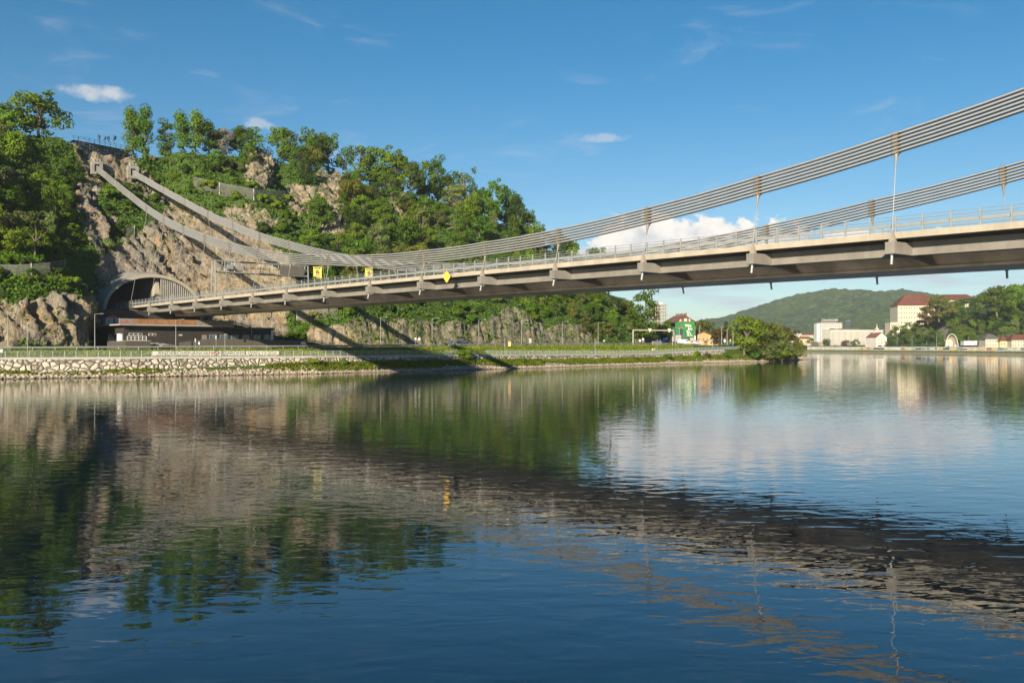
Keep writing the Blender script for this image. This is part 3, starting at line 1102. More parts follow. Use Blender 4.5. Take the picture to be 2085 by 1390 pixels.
def build_bridge():
    sweep("deck_slab", [(0.95, -0.08), (25.05, -0.08), (25.05, -0.62), (22.5, -0.95), (3.5, -0.95), (0.95, -0.62)], MAT['asphalt'])
    strip = [(0.38, 0.0), (0.945, 0.0), (0.945, -0.60), (0.45, -0.62), (0.35, -0.58)]
    sweep("edge_beam", strip, MAT['concrete'])
    sweep("edge_beam", mir(strip), MAT['concrete'])
    gird = [(2.25, -0.80), (2.75, -0.96), (2.75, -2.00), (2.95, -2.00), (2.95, -2.07), (2.0, -2.07), (2.0, -2.00), (2.25, -2.00)]
    sweep("edge_girder", gird, MAT['steel'])
    sweep("edge_girder", mir(gird), MAT['steel'])
    box = [(7.3, -0.96), (9.0, -2.58), (8.7, -2.58), (8.7, -2.84), (15.9, -2.84), (15.9, -2.58), (15.6, -2.58), (18.7, -0.96)]
    sweep("box_girder", box, MAT['box_steel'])
    # cross beams with curved bottom flange between the edge girder and the box
    for n in range(N_LO, 16):
        for far in (False, True):
            m2 = MB()
            loop, flange = [], []
            for i in range(9):
                a = i / 8
                w = 2.76 + a * (8.85 - 2.76)
                z = -1.95 - 0.60 * (1 - math.cos(a * math.pi / 2))
                loop.append((w, z))
            pts = [(2.76, -0.955)] + loop + [(7.32, -0.955)]
            cv = (lambda w: WB - w) if far else (lambda w: w)
            m2.prism([B(n, cv(w), z_top(n) + z) + BD * 0.06 for w, z in pts], -BD * 0.12)
            for i in range(8):
                (wa, za), (wb, zb) = loop[i], loop[i + 1]
                q = [B(n, cv(wa), z_top(n) + za), B(n, cv(wb), z_top(n) + zb)]
                m2.hexa([q[0] - BD * .35 - VZ * .05, q[1] - BD * .35 - VZ * .05, q[1] + BD * .35 - VZ * .05, q[0] + BD * .35 - VZ * .05,
                         q[0] - BD * .35, q[1] - BD * .35, q[1] + BD * .35, q[0] + BD * .35])
            m2.build("cross_beam", MAT['steel_dark'], bridge)
    # hangers: anchor box on the deck edge, fin, rod stub, rod, socket, clamp on the cable
    for far in (False, True):
        sg = -1 if far else 1
        for n in range(-6, N_HI + 1):
            def L(w, z, d=0.0, n=n):
                return B(n, (WB - w) if far else w, z) + BD * d
            zt = z_top(n)
            m2 = MB()
            a, b2, zt1, zb1 = -0.45, 2.26, zt - 0.92, zt - 2.02
            m2.hexa([L(a, zb1, -.44), L(a, zb1, .44), L(b2, zb1 - .04, 0.85), L(b2, zb1 - .04, -0.85),
                     L(a, zt1, -.44), L(a, zt1, .44), L(b2, zt1 - .02, .85), L(b2, zt1 - .02, -.85)])
            bx = m2.build("anchor_box", MAT['steel'], bridge)
            foot = L(-0.08, zt - 0.9)
            cw, cz = cab(n, far)
            top = B(n, cw, cz - 0.95)
            dv = (top - foot).normalized()
            m2 = MB()
            m2.hexa([L(-.09, zt - .93, -.32), L(-.09, zt - .93, .32), L(.33, zt - .93, .32), L(.33, zt - .93, -.32),
                     L(-.04, zt + .12, -.07), L(-.04, zt + .12, .07), L(.12, zt + .12, .07), L(.12, zt + .12, -.07)])
            m2.build("fin", MAT['steel_dark'], bx)
            m2 = MB()
            e = L(-0.02, zb1 - 0.01)
            m2.tube([e + VZ * .05, e - dv * 0.12], 0.20, 10)
            m2.tube([e - dv * 0.12, e - dv * 0.95], 0.13, 10)
            m2.build("rod_end", MAT['galv'], bx)
            hg = MB().tube([foot + dv * 0.7, top - dv * 1.05], 0.045, 6).build("hanger_rod", MAT['galv'], bridge)
            m2 = MB()
            m2.tube([top - dv * 1.35, top - dv * 1.0, top - dv * 0.15, top + dv * .12], [0.06, 0.09, 0.20, 0.24], 8)
            m2.build("socket", MAT['steel'], hg)
    # cables: twelve sheathed strands in two columns of six
    for far in (False, True):
        kn = [x for x in range(-7, 18)] + [18.0]
        m2 = MB()
        for row in range(6):
            for colm in (-1, 1):
                pts = []
                for n in kn:
                    w, z = cab(n, far)
                    pts.append(B(n, w + colm * 0.20, z + (row - 2.5) * 0.345))
                # a barely visible sag between clamps
                fine = []
                for p, q in zip(pts[:-1], pts[1:]):
                    for k in range(4):
                        a = k / 4
                        fine.append(p.lerp(q, a) - VZ * (0.10 * 4 * a * (1 - a)))
                fine.append(pts[-1])
                m2.tube(fine, 0.092, 8)
        m2.build("main_cable", MAT['cable'], bridge, True)
        for n in range(-6, 18):
            w, z = cab(n, far)
            w2, z2 = cab(n + .3, far)
            w1, z1 = cab(n - .3, far)
            tan = (B(n + .3, w2, z2) - B(n - .3, w1, z1)).normalized()
            upv = (VZ - tan * VZ.dot(tan)).normalized()
            m2 = MB()
            big = n <= 14
            if big:
                m2.box(B(n, w, z), (0.34, 0.22, 2.05), (BD, BW, VZ))
                for row in range(6):
                    c = B(n, w, z + (row - 2.5) * 0.345)
                    m2.box(c, (0.50, 0.66, 0.235), (tan, BW, upv))
                    for k in (-1, 1):
                        m2.box(c + tan * k * .30 + BW * 0.0, (0.13, 0.60, 0.10), (tan, BW, upv))
                m2.hexa([B(n, w - .12, z - 1.25) - BD * .12, B(n, w - .12, z - 1.25) + BD * .12, B(n, w + .12, z - 1.25) + BD * .12, B(n, w + .12, z - 1.25) - BD * .12,
                         B(n, w - .14, z - .95) - BD * .3, B(n, w - .14, z - .95) + BD * .3, B(n, w + .14, z - .95) + BD * .3, B(n, w + .14, z - .95) - BD * .3])
            else:
                m2.box(B(n, w, z), (0.22, 0.62, 2.1), (BD, BW, VZ))
            m2.build("cable_clamp", MAT['steel'], bridge)
    # parapet railings: posts, box rails, thin top rail
    for w in (0.72, WB - 0.72):
        ns = list(np.arange(N_LO, 15.0, 1 / 6.0))
        m2 = MB()
        for dz, r in ((1.46, .028), (1.16, .045), (0.90, .028), (0.28, .03)):
            m2.tube([B(n, w, z_top(n) + dz) for n in np.arange(N_LO, 16.1, 0.5)], r, 5)
        inward = 0.16 if w < 5 else -0.16
        for n in np.arange(N_LO, 16, 0.5):
            q = [B(n, w + inward, z_top(n)), B(n + .5, w + inward, z_top(n + .5))]
            m2.hexa([q[0] + VZ * .50 - BW * .07, q[1] + VZ * .50 - BW * .07, q[1] + VZ * .50 + BW * .07, q[0] + VZ * .50 + BW * .07,
                     q[0] + VZ * .80 - BW * .07, q[1] + VZ * .80 - BW * .07, q[1] + VZ * .80 + BW * .07, q[0] + VZ * .80 + BW * .07])
        rail = m2.build("guard_rail", MAT['galv'], bridge)
        proto = None
        rest = MB()
        keep = sorted(ns, key=lambda n: abs(n - 6.6))[:100] if w > 5 else [n for n in ns if n > -1.6][:99]
        for n in ns:
            base = B(n, w, z_top(n))
            if n in keep:
                if proto is None:
                    mp = MB()
                    mp.box((0, 0, 0.76), (0.16, 0.11, 1.52), (BD, BW, VZ))
                    mp.box(BW * (0.10 if w < 5 else -0.10) + VZ * .62, (0.13, 0.14, 0.26), (BD, BW, VZ))
                    proto = mp.build("post", MAT['galv'], rail)
                    o = proto
                else:
                    o = proto.copy()
                    COL.objects.link(o)
                o.matrix_basis = Matrix.Translation(base)
            else:
                rest.box(base + VZ * .76, (0.16, 0.11, 1.52), (BD, BW, VZ))
        if rest.v:
            tag(rest.build("post", MAT['galv'], rail), kind='stuff')
    # footway balustrade between road and the near edge: slimmer posts and two rails
    for w in (4.2, WB - 4.2):
        m2 = MB()
        for dz, r in ((1.18, .035), (0.62, .03)):
            m2.tube([B(n, w, z_top(n) + dz) for n in np.arange(N_LO, 16.1, 0.5)], r, 5)
        for n in np.arange(N_LO, 15.5, 0.2667):
            m2.box(B(n, w, z_top(n) + .56), (0.07, 0.07, 1.26), (BD, BW, VZ))
        m2.build("footway_railing", MAT['galv'], bridge)


build_bridge()


# ------------------------------------------------------------------ tunnel portal
def arch_pt(a, n, hw=13.4, grow=0.0, rise=10.0):
    """point of the arch at angle a (0 = near side springing, pi = far side) in the plane at station n"""
    c = 13.0
    lower = 0.55
    if a < 0:
        return None
    w = c - (hw + grow) * math.cos(a)
    z = z_top(n) - 0.6 + (rise + grow) * math.sin(a)
    return B(n, w, z)


def build_portal():
    root = thing("tunnel_portal", "oval concrete tunnel portal in the cliff where the bridge deck disappears", "tunnel portal", tuple(B(15.6, 13, 0)))
    # collar: thick oval ring, continued downward on the near side below the deck
    def ring(n, grow, drop=9.5):
        pts = []
        for k in range(6):
            a = k / 6
            zz = z_top(15.6) - 0.6 - drop * (1 - a)
            bulge = 2.6 * (1 - a) ** 2
            pts.append(B(n, 13 - (13.4 + grow) + bulge, zz))
        for k in range(41):
            pts.append(arch_pt(math.pi * k / 40, n, 13.4, grow))
        for k in range(1, 3):
            pts.append(B(n, 13 + 13.4 + grow, z_top(15.6) - 0.6 - k * 1.6))
        return pts
    n0, n1 = 15.25, 16.6
    face = 0.95
    A, Bo, C = ring(n0, 0.0), ring(n0, face), ring(n1, face + 2.6)
    Ci = ring(n1, 0.0)
    mbx = MB()
    k = len(A)
    vs = A + Bo + C + Ci
    fs = []
    for i in range(k - 1):
        fs.append((i, i + 1, k + i + 1, k + i))
        fs.append((3 * k + i, 3 * k + i + 1, i + 1, i))
    mbx.add(vs, fs)
    mbx.build("arch_collar", MAT['concrete'], root)
    mbx = MB()
    fs = [(k + i, k + i + 1, 2 * k + i + 1, 2 * k + i) for i in range(k - 1)]
    mbx.add(vs, fs)
    mbx.build("collar_back", MAT['shotcrete'], root)
    # lining of the two bores running into the rock, dark
    E0, E1 = ring(n1 - .01, -0.02), ring(19.5, -0.4)
    mbx = MB()
    mbx.add(E0 + E1, [(i, i + 1, k + i + 1, k + i) for i in range(k - 1)] + [tuple(range(k, 2 * k))])
    mbx.build("tunnel_lining", MAT['concrete_grey'], root)
    mbx = MB()
    mbx.hexa([B(17.2, -.5, z_top(16) - 3.2), B(17.2, 26.5, z_top(16) - 3.2), B(19.4, 26.5, z_top(16) - 3.2), B(19.4, -.5, z_top(16) - 3.2),
              B(17.2, -.5, z_top(16) - .1), B(17.2, 26.5, z_top(16) - .1), B(19.4, 26.5, z_top(16) - .1), B(19.4, -.5, z_top(16) - .1)])
    mbx.build("tunnel_floor", MAT['asphalt'], root)
    # dividing pier: tapering concrete wall between the bores, seen side-on, and the far bore's slatted screen
    zt = z_top(15.6)
    mbx = MB()
    mbx.hexa([B(15.2, 12.6, zt - .1), B(15.2, 14.9, zt - .1), B(18.9, 14.4, zt - .1), B(18.9, 13.4, zt - .1),
              B(15.4, 14.0, zt + 9.4), B(15.4, 14.9, zt + 9.4), B(18.9, 14.3, zt + 8.9), B(18.9, 13.4, zt + 8.9)])
    mbx.build("dividing_pier", MAT['concrete'], root)
    mbx = MB()
    for i in range(19):
        w = 15.1 + i * 0.6
        h = 9.8 * math.sqrt(max(0, 1 - ((w - 13) / 13.3) ** 2)) - 0.55
        if h > 0.5:
            mbx.box(B(15.29, w, zt - .1 + h / 2), (0.34, 0.27, h), (BD, BW, VZ))
    mbx.build("slat_screen", MAT['offwhite_slat'], root)
    mbx = MB()
    pts = [(15.0, -.1)]
    for i in range(15):
        w = 15.0 + i * 0.80
        pts.append((w, max(0.0, 9.8 * math.sqrt(max(0, 1 - ((w - 13) / 13.3) ** 2)) - 0.6)))
    pts.append((26.2, -.1))
    mbx.prism([B(15.42, w, zt + z) for w, z in pts], BD * 0.15)
    mbx.build("screen_wall", MAT['black_clad'], root)
    mbx = MB()
    for w in (4.5, 8.5):
        mbx.box(B(16.9, w, zt + 6.6), (0.5, 1.2, 0.25), (BD, BW, VZ))
    mbx.build("tunnel_lamp", MAT['white'], root)
    # grey side pier under the near springing
    mbx = MB()
    mbx.hexa([B(15.2, 1.2, 5), B(15.2, 3.6, 5), B(16.4, 3.6, 5), B(16.4, 1.2, 5), B(15.2, .6, zt - .75), B(15.2, 3.2, zt - 1.2), B(16.4, 3.2, zt - 1.2), B(16.4, .6, zt - .75)])
    mbx.build("side_pier", MAT['concrete_grey'], root)


build_portal()


def anchorage(label, n, w, z):
    root = thing("cable_anchorage", label, "cable anchorage", tuple(B(n, w, z)), "concrete cable anchorages in the rock")
    mbx = MB()
    ax = (BW, BD, VZ)
    hw, hh, dp = 1.25, 1.6, 1.3
    for dw, dz, sx, sz in ((-hw, 0, .9, 2 * hh + .9), (hw, 0, .9, 2 * hh + .9), (0, hh, 2 * hw - .9, .9), (0, -hh, 2 * hw - .9, .9)):
        mbx.box(B(n, w + dw, z + dz), (sx, dp, sz), ax)
    mbx.build("concrete_frame", MAT['shotcrete'], root)
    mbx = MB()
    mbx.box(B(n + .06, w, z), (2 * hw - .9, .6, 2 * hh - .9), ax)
    mbx.build("recess_shade_block", MAT['dark'], root)  # near-black block stands in for the shade inside the frame
    mbx = MB()
    for dw in (-.8, 0, .8):
        mbx.box(B(n, w + dw, z + hh + .9), (.5, dp, .9), ax)
    mbx.build("anchor_head", MAT['shotcrete'], root)


_w, _z = cab(17.65)
anchorage("shaded concrete anchorage at the upper end of the near cable", 17.65, _w, _z)
_w, _z = cab(17.65, True)
anchorage("sunlit concrete anchorage at the upper end of the far cable", 17.65, _w, _z)


# ------------------------------------------------------------------ things standing or hanging on the bridge
def gantry():
    n = 10.55
    zt = z_top(n)
    root = thing("sign_gantry", "galvanised truss sign gantry spanning the bridge in front of the rock face", "gantry", tuple(B(n, 13, zt)))
    zl, zh = zt + 5.9, zt + 8.4
    mbx = MB()
    for dn in (-.75, .75):
        for z, r in ((zl, .16), (zh, .13), ((zl + zh) / 2, .05)):
            mbx.tube([B(n, 1.6, z) + BD * dn, B(n, 24.6, z) + BD * dn], r, 6)
        w = 1.6
        while w < 24.6:
            mbx.tube([B(n, w, zl) + BD * dn, B(n, w, zh) + BD * dn], .07, 5)
            w += 2.3
    w = 1.6
    while w < 24.7:
        for z in (zl, zh):
            mbx.tube([B(n, w, z) - BD * .75, B(n, w, z) + BD * .75], .06, 5)
        w += 2.3
    mbx.box(B(n, 13, zl + .12), (1.2, 22.5, .06), (BD, BW, VZ))
    mbx.build("truss_beam", MAT['galv'], root)
    for w in (1.6, 24.6):
        mbx = MB()
        for dn, sp in ((-.75, -1.4), (.75, 1.4)):
            mbx.tube([B(n, w, zt - .1) + BD * sp, B(n, w, zh) + BD * dn], .15, 6)
        for f in (.12, .42, .68):
            d = 1.4 + (.75 - 1.4) * f
            z = zt + (zh - zt) * f
            mbx.tube([B(n, w, z) - BD * d, B(n, w, z) + BD * d], .09, 5)
        mbx.build("gantry_leg", MAT['galv'], root)
    mbx = MB()
    mbx.box(B(n, 20.3, (zl + zh) / 2 - .1) - BD * .95, (.12, 6.2, 2.0), (BD, BW, VZ))
    mbx.build("message_panel", MAT['grey_clad'], root)
    for w in (5.0, 7.4):
        MB().box(B(n, w, zl + 1.2) - BD * .95, (.3, 1.5, 1.0), (BD, BW, VZ)).build("signal_box", MAT['galv'], root)


gantry()


def stop_sign(px, y_mid, n, w, label, hpx=23.0):
    """yellow wrong-way board: words, black hand, red no-entry disc"""
    zt = z_top(n)
    c = B(n, w, 0)
    Yd = c.y
    wd, hd = hpx * .73 / F_PX * Yd, hpx / F_PX * Yd
    c = Vector(((px - CX) / F_PX * Yd, Yd, CAM_H + (HOR - y_mid) / F_PX * Yd))
    root = thing("stop_sign", label, "warning sign", (c.x, c.y, zt), "yellow wrong-way boards beside the carriageway")
    vx, vy, vz = Vector((1, 0, 0)), Vector((0, 1, 0)), VZ
    mbx = MB()
    mbx.box(c, (wd, .08, hd), (vx, vy, vz))
    mbx.build("board", MAT['sign_yellow'], root)
    bd = MB()
    for dx, dz, sx, sz in ((0, hd / 2 - .04, wd, .08), (0, -hd / 2 + .04, wd, .08), (-wd / 2 + .04, 0, .08, hd - .16), (wd / 2 - .04, 0, .08, hd - .16)):
        bd.box(c + vx * dx + vz * dz - vy * .045, (sx * .985, .012, sz), (vx, vy, vz))
    bd.build("border", MAT['mark_yellow'], root)
    s = hd / 4.0
    hand = MB()
    p0 = c - vy * .05 - vz * .35 * s
    outline = [(-.42, -.62), (.36, -.62), (.50, -.1), (.95, .32), (.82, .45), (.42, .18), (.36, .30), (.46, 1.0), (.32, 1.04), (.18, .42), (.12, 1.25), (-.04, 1.25), (-.06, .45), (-.20, 1.15), (-.35, 1.12), (-.30, .42), (-.52, .9), (-.66, .85), (-.52, .1)]
    hand.prism([p0 + vx * a * s * 1.15 + vz * b * s * 1.15 for a, b in outline], -vy * .012)
    hand.build("hand_symbol", MAT['black'], root)
    disc = MB()
    dc = p0 - vz * .22 * s
    disc.prism([dc - vy * .02 + (vx * math.cos(2 * math.pi * k / 20) + vz * math.sin(2 * math.pi * k / 20)) * .36 * s for k in range(20)], -vy * .012)
    disc.build("no_entry_disc", MAT['red'], root)
    MB().box(dc - vy * .045, (.52 * s, .012, .15 * s), (vx, vy, vz)).build("disc_bar", MAT['white'], root)
    M = frame(c - vy * .06 + vz * 1.46 * s, (1, 0, 0), (0, 0, 1), (0, -1, 0))
    text("lettering", "STOP", .95 * s, M, MAT['black'], root, .006, bold=.035)
    M = frame(c - vy * .06 - vz * 1.60 * s, (1, 0, 0), (0, 0, 1), (0, -1, 0))
    text("lettering", "FALSCH", .58 * s, M, MAT['black'], root, .006, bold=.02)
    ps = MB()
    for dx in (-wd * .3, wd * .3):
        ps.tube([c + vx * dx + vy * .12 + vz * (hd / 2), Vector((c.x + dx, c.y + .12, zt - .1))], .06, 6)
    ps.build("sign_post", MAT['galv'], root)


stop_sign(646.6, 554.5, 8.4, 14.0, "yellow STOP board with black hand beside the gantry")
stop_sign(751.5, 556, 8.35, 24.3, "yellow STOP board with black hand half hidden by a hanger", 21.0)


def diamond_marker():
    n, w = 4.47, -0.95
    zt = z_top(n)
    c = B(n, w, zt - .62)
    root = thing("navigation_marker", "yellow diamond board hanging from the near edge of the bridge deck", "navigation sign", tuple(B(n, .3, zt)))
    nx = Vector((0.9989, 0.047, 0))
    ny = Vector((0.047, -0.9989, 0))
    hw, hh = .55, .92
    mbx = MB()
    mbx.prism([c + nx * hw, c + VZ * hh, c - nx * hw, c - VZ * hh], ny * .06)
    mbx.build("board", MAT['mark_yellow'], root)
    mbx = MB()
    for d in (-.25, .25):
        mbx.tube([c + nx * d - ny * .05 + VZ * .35, c + nx * d * 1.6 + VZ * 1.05 - ny * .2, B(n, .45, zt + .25) + nx * d], .03, 5)
    mbx.tube([c - ny * .05, c - ny * .05 + VZ * .98], .035, 5)
    mbx.build("bracket", MAT['galv'], root)


diamond_marker()


def small_sign(px, py, n, w, wpx, hpx, mat, label, txt=None):
    c0 = B(n, w, 0)
    Yd = c0.y
    zt = z_top(n)
    c = Vector(((px - CX) / F_PX * Yd, Yd, CAM_H + (HOR - py) / F_PX * Yd))
    root = thing("road_sign", label, "road sign", (c.x, c.y, zt))
    wd, hd = wpx / F_PX * Yd, hpx / F_PX * Yd
    MB().box(c, (wd, .06, hd)).build("board", mat, root)
    MB().tube([c + Vector((0, .08, hd * .3)), Vector((c.x, c.y + .08, zt - .1))], .05, 6).build("sign_post", MAT['galv'], root)
    if txt:
        text("lettering", txt, hd * .75, frame(c - Vector((0, .035, 0)), (1, 0, 0), (0, 0, 1), (0, -1, 0)), MAT['white'], root, .004)


small_sign(1653, 472, 1.35, 22.0, 7, 9, MAT['blue'], "small blue road sign on the far side of the deck under the cloud", "N")
small_sign(1037, 537, 3.3, 21.0, 9, 5, MAT['blue'], "little blue plate behind the railing left of the hill's right end")
small_sign(1781, 430, 0.6, 21.5, 0.1, 0.1, MAT['galv'], "x") if False else None
# ================================================================== things on the left bank
def strip_sheet(ts, offs):
    """vertices of a sheet along the bank: offs is a list of (offset from the waterline, height function)"""
    return [tuple(K(t, float(u_s(t)) + o, float(h(t)))) for t in ts for o, h in offs]


# rubble river wall with concrete coping
def river_wall():
    root = thing("river_wall", "pale rubble stone wall below the promenade railing", "stone wall", tuple(K(60, float(u_s(60)) + 5, 1)))
    ts = np.arange(-110, 250, 0.5)
    V = []
    for t in ts:
        us, zp = float(u_s(t)), float(z_prom(t))
        pr = bank_profile(t)
        zb = pr[3][1] - .5
        for k in range(9):
            a = k / 8
            z = zb + (zp - .34 - zb) * a
            u = us + 4.35 + 0.9 * a + 0.14 * float(vnoise(t * 1.3, z * 1.5, 0.5, 77))
            V.append(tuple(K(t, u, z)))
    MAT['wall_stone'] = stone_mat('rubble_stone', 0.85, (0.25, 0.215, 0.17), (0.52, 0.465, 0.38), (0.085, 0.075, 0.06), 1.0, 0.35)
    np_mesh("stone_face", V, grid_faces(len(ts), 9), MAT['wall_stone'], root)
    V = []
    for t in ts[::4]:
        us, zp = float(u_s(t)), float(z_prom(t))
        V += [tuple(K(t, us + u, zp + z)) for u, z in ((5.15, -.36), (5.15, .06), (5.75, .06), (5.75, -.36))]
    F = grid_faces(len(ts[::4]), 4)
    np_mesh("coping", V, F, MAT['concrete_grey'], root)


river_wall()


def fence(name, label, cat, line, post_step, h, rails, mat, post_size=(.07, .07), bal=None, infill=None):
    """posts as parts, rails and thin balusters as patterns of their own part; line(t) -> point"""
    pts = line
    root = thing(name, label, cat, tuple(pts[len(pts) // 2]))
    mbx = MB()
    for dz, r in rails:
        mbx.tube([p + VZ * dz for p in pts], r, 4)
    mbx.build("rail", mat, root)
    # resample by length
    L = [0.0]
    for a, b in zip(pts[:-1], pts[1:]):
        L.append(L[-1] + (b - a).length)

    def at(s):
        i = min(max(int(np.searchsorted(L, s)) - 1, 0), len(pts) - 2)
        f = (s - L[i]) / max(L[i + 1] - L[i], 1e-6)
        return pts[i].lerp(pts[i + 1], f)
    ss = list(np.arange(0, L[-1], post_step))
    inview = [s for s in ss if 0 < proj(*at(s))[0] < 2085]
    keep = set(sorted(inview, key=lambda s: at(s).length)[:99])
    proto, rest = None, MB()
    for s in ss:
        p = at(s)
        if s in keep:
            if proto is None:
                proto = MB().box((0, 0, h / 2), (*post_size, h)).build("post", mat, root)
                o = proto
            else:
                o = proto.copy()
                COL.objects.link(o)
            o.matrix_basis = Matrix.Translation(p)
        else:
            rest.box(p + VZ * (h / 2), (*post_size, h))
    if rest.v:
        tag(rest.build("post", mat, root), kind='stuff')
    if bal:
        mbx = MB()
        for s in np.arange(0, L[-1], bal[0]):
            p = at(s)
            mbx.box(p + VZ * ((bal[1] + bal[2]) / 2), (bal[3], bal[3], bal[2] - bal[1]))
        tag(mbx.build("baluster", mat, root), kind='stuff')
    return root


MAT['rail_paint'] = simple('railing_paint', (0.20, 0.235, 0.225), 0.5, 0.2, var=0.1)
ln = [K(t, float(u_s(t)) + 5.45, float(z_prom(t)) + .04) for t in np.arange(-70, 283, 2.0)]
fence("promenade_railing", "long grey-green railing with thin upright bars along the riverside promenade", "railing", ln, 2.0, 1.22,
      ((1.2, .045), (.14, .03)), MAT['rail_paint'], (.10, .10), (.17, .14, 1.2, .026))
ln = [K(t, float(u_s(t)) + 17.1, float(z_road(t)) - .02) for t in np.arange(-70, 240, 3.0)]
fence("crash_barrier", "low galvanised crash barrier along the river side of the road", "crash barrier", ln, 4.0, .75,
      ((.72, .06), (.60, .10), (.48, .06)), MAT['galv'], (.10, .12))


# ------------------------------------------------------------------ lamps and poles
def street_lamp():
    root = thing("street_lamp", "x", "street lamp", (0, 0, 0))
    MB().tube([(0, 0, 0), (0, 0, 4), (0, 0, 8.2)], [.11, .085, .06], 8).build("pole", MAT['galv'], root)
    arm = MB().tube([(0, 0, 8.1), (.5, -.1, 8.22), (1.5, -.35, 8.28)], .045, 6).build("arm", MAT['galv'], root)
    MB().box((1.85, -.43, 8.28), (.75, .26, .10), (Vector((.974, -.227, 0)), Vector((.227, .974, 0)), VZ)).build("lamp_head", MAT['galv'], arm)
    return root


def promenade_lamp():
    root = thing("promenade_lamp", "x", "lamp post", (0, 0, 0))
    MB().tube([(0, 0, 0), (0, 0, 4.6)], [.075, .05], 8).build("pole", MAT['galv'], root)
    mbx = MB()
    mbx.tube([(0, 0, 4.6), (0, 0, 4.95)], .09, 8)
    mbx.box((.18, 0, 4.93), (.55, .22, .07))
    mbx.build("lamp_head", MAT['galv'], root)
    return root


proto = street_lamp()
ROAD_LAMPS = [(16, 7.9, "tall road lamp at the left end of the tan foot cliff"), (193, 7.9, "tall road lamp at the rock's right edge left of the dark building"),
              (358, 6.9, "road lamp in front of the dark building's shadowed wall"), (677, 7.6, "road lamp with a round no-stopping disc on its pole"),
              (775, 8.2, "road lamp where the bridge shadow crosses the rock"), (880, 8.2, "road lamp left of the parked dark car"),
              (975, 8.2, "road lamp right of the parked dark car"), (1062, 8.2, "road lamp between the orange board and the grey box sign"),
              (1145, 8.2, "road lamp before the narrow ribbed rock face"), (1218, 8.2, "last road lamp before the traffic gantry")]
for i, (px, h, lb) in enumerate(ROAD_LAMPS):
    o = proto if i == 0 else copy_tree(proto)
    uo = 30.3 if px not in (358,) else 31.0
    t = 0
    for _ in range(6):
        t = t_at(px, float(u_s(t)) + uo)
    o.location = K(t, float(u_s(t)) + uo, float(z_road(t)) - .05)
    o.scale = (1, 1, h / 8.2)
    tag(o, lb, "street lamp", "street lamps along the far side of the road")
proto = promenade_lamp()
PROM_LAMPS = [(56, 6.6, "slim promenade lamp at the left before the shaded cliff foot"), (458, 4.8, "slim promenade lamp in front of the graffiti wall"),
              (769.5, 4.6, "slim promenade lamp standing in the bridge's shadow"), (1028, 4.5, "slim promenade lamp left of the orange board"),
              (1211.5, 4.6, "slim promenade lamp left of the traffic gantry"), (1338, 4.6, "slim promenade lamp in front of the gantry's span"),
              (1451, 4.4, "slim promenade lamp near the orange house")]
for i, (px, h, lb) in enumerate(PROM_LAMPS):
    o = proto if i == 0 else copy_tree(proto)
    t = 0
    for _ in range(6):
        t = t_at(px, float(u_s(t)) + 6.2)
    o.location = K(t, float(u_s(t)) + 6.2, float(z_prom(t)))
    o.scale = (1, 1, h / 4.95)
    tag(o, lb, "lamp post", "lamp posts along the promenade")


def at_px(px, uo, z):
    t = 0
    for _ in range(8):
        t = t_at(px, float(u_s(t)) + uo)
    return K(t, float(u_s(t)) + uo, float(z(t)) if callable(z) else z), t


CAMX = (Vector((1, 0, 0)), Vector((0, 1, 0)), VZ)


def sign_on_post(name, label, cat, px, ytop, ybot, wpx, hpx, uo, mat, round_=False, zf=None, post=True):
    p, t = at_px(px, uo, zf or z_road)
    s = p.y / F_PX
    zt = CAM_H + (HOR - ytop) * s
    root = thing(name, label, cat, tuple(p))
    w, h = wpx * s, hpx * s
    c = Vector((p.x, p.y - .08, zt - h / 2))
    mbx = MB()
    if round_:
        mbx.prism([c + Vector((math.cos(2 * math.pi * k / 20) * w / 2, 0, math.sin(2 * math.pi * k / 20) * w / 2)) for k in range(20)], (0, -.04, 0))
    else:
        mbx.box(c, (w, .06, h))
    mbx.build("board", mat, root)
    if post:
        MB().tube([p - VZ * .1, Vector((p.x, p.y, zt - .05))], .045, 6).build("sign_post", MAT['galv'], root)
    return root


r = sign_on_post("no_stopping_sign", "round blue and red no-stopping sign at the rock by the bridge shadow", "traffic sign", 679.5, 683.5, 700, 4.6, 4.6, 29.6, MAT['red'], True)
p, t = at_px(679.5, 29.6, z_road)
s = p.y / F_PX
c = Vector((p.x, p.y - .14, CAM_H + (HOR - 685.8) * s))
MB().prism([c + Vector((math.cos(2 * math.pi * k / 20), 0, math.sin(2 * math.pi * k / 20))) * 1.6 * s for k in range(20)], (0, -.02, 0)).build("blue_field", MAT['blue'], r)
sign_on_post("traffic_sign", "small white round sign beside the lit rock under the bridge", "traffic sign", 846, 687, 700, 4, 4.5, 29, MAT['white'], True)
sign_on_post("traffic_sign", "small pale square board right of the little white round sign", "traffic sign", 854, 685.5, 700, 4, 7, 29, MAT['offwhite'])
sign_on_post("cabinet_sign", "grey box sign right of the orange board", "sign", 1079.5, 688.5, 700, 5, 9.5, 29, MAT['galv'])
sign_on_post("traffic_sign", "small round grey sign left of the traffic gantry", "traffic sign", 1230, 691, 700, 4.2, 4.5, 29, MAT['galv'], True)
sign_on_post("traffic_sign", "pale square sign just right of the gantry's left post", "traffic sign", 1303, 691, 701, 4.5, 4.5, 28, MAT['offwhite'])
sign_on_post("traffic_sign", "taller pale square sign under the gantry beam", "traffic sign", 1309, 688, 702, 3.5, 4.5, 27, MAT['cream'])
sign_on_post("utility_cabinet", "white cabinet at the right end of the dark retaining wall", "cabinet", 618, 695.5, 703, 10, 6, 29.5, MAT['white'], post=False)
sign_on_post("utility_cabinet", "tall white cabinet beside the parked dark car", "cabinet", 916.5, 690.5, 705, 8.5, 13, 15.2, MAT['white'])
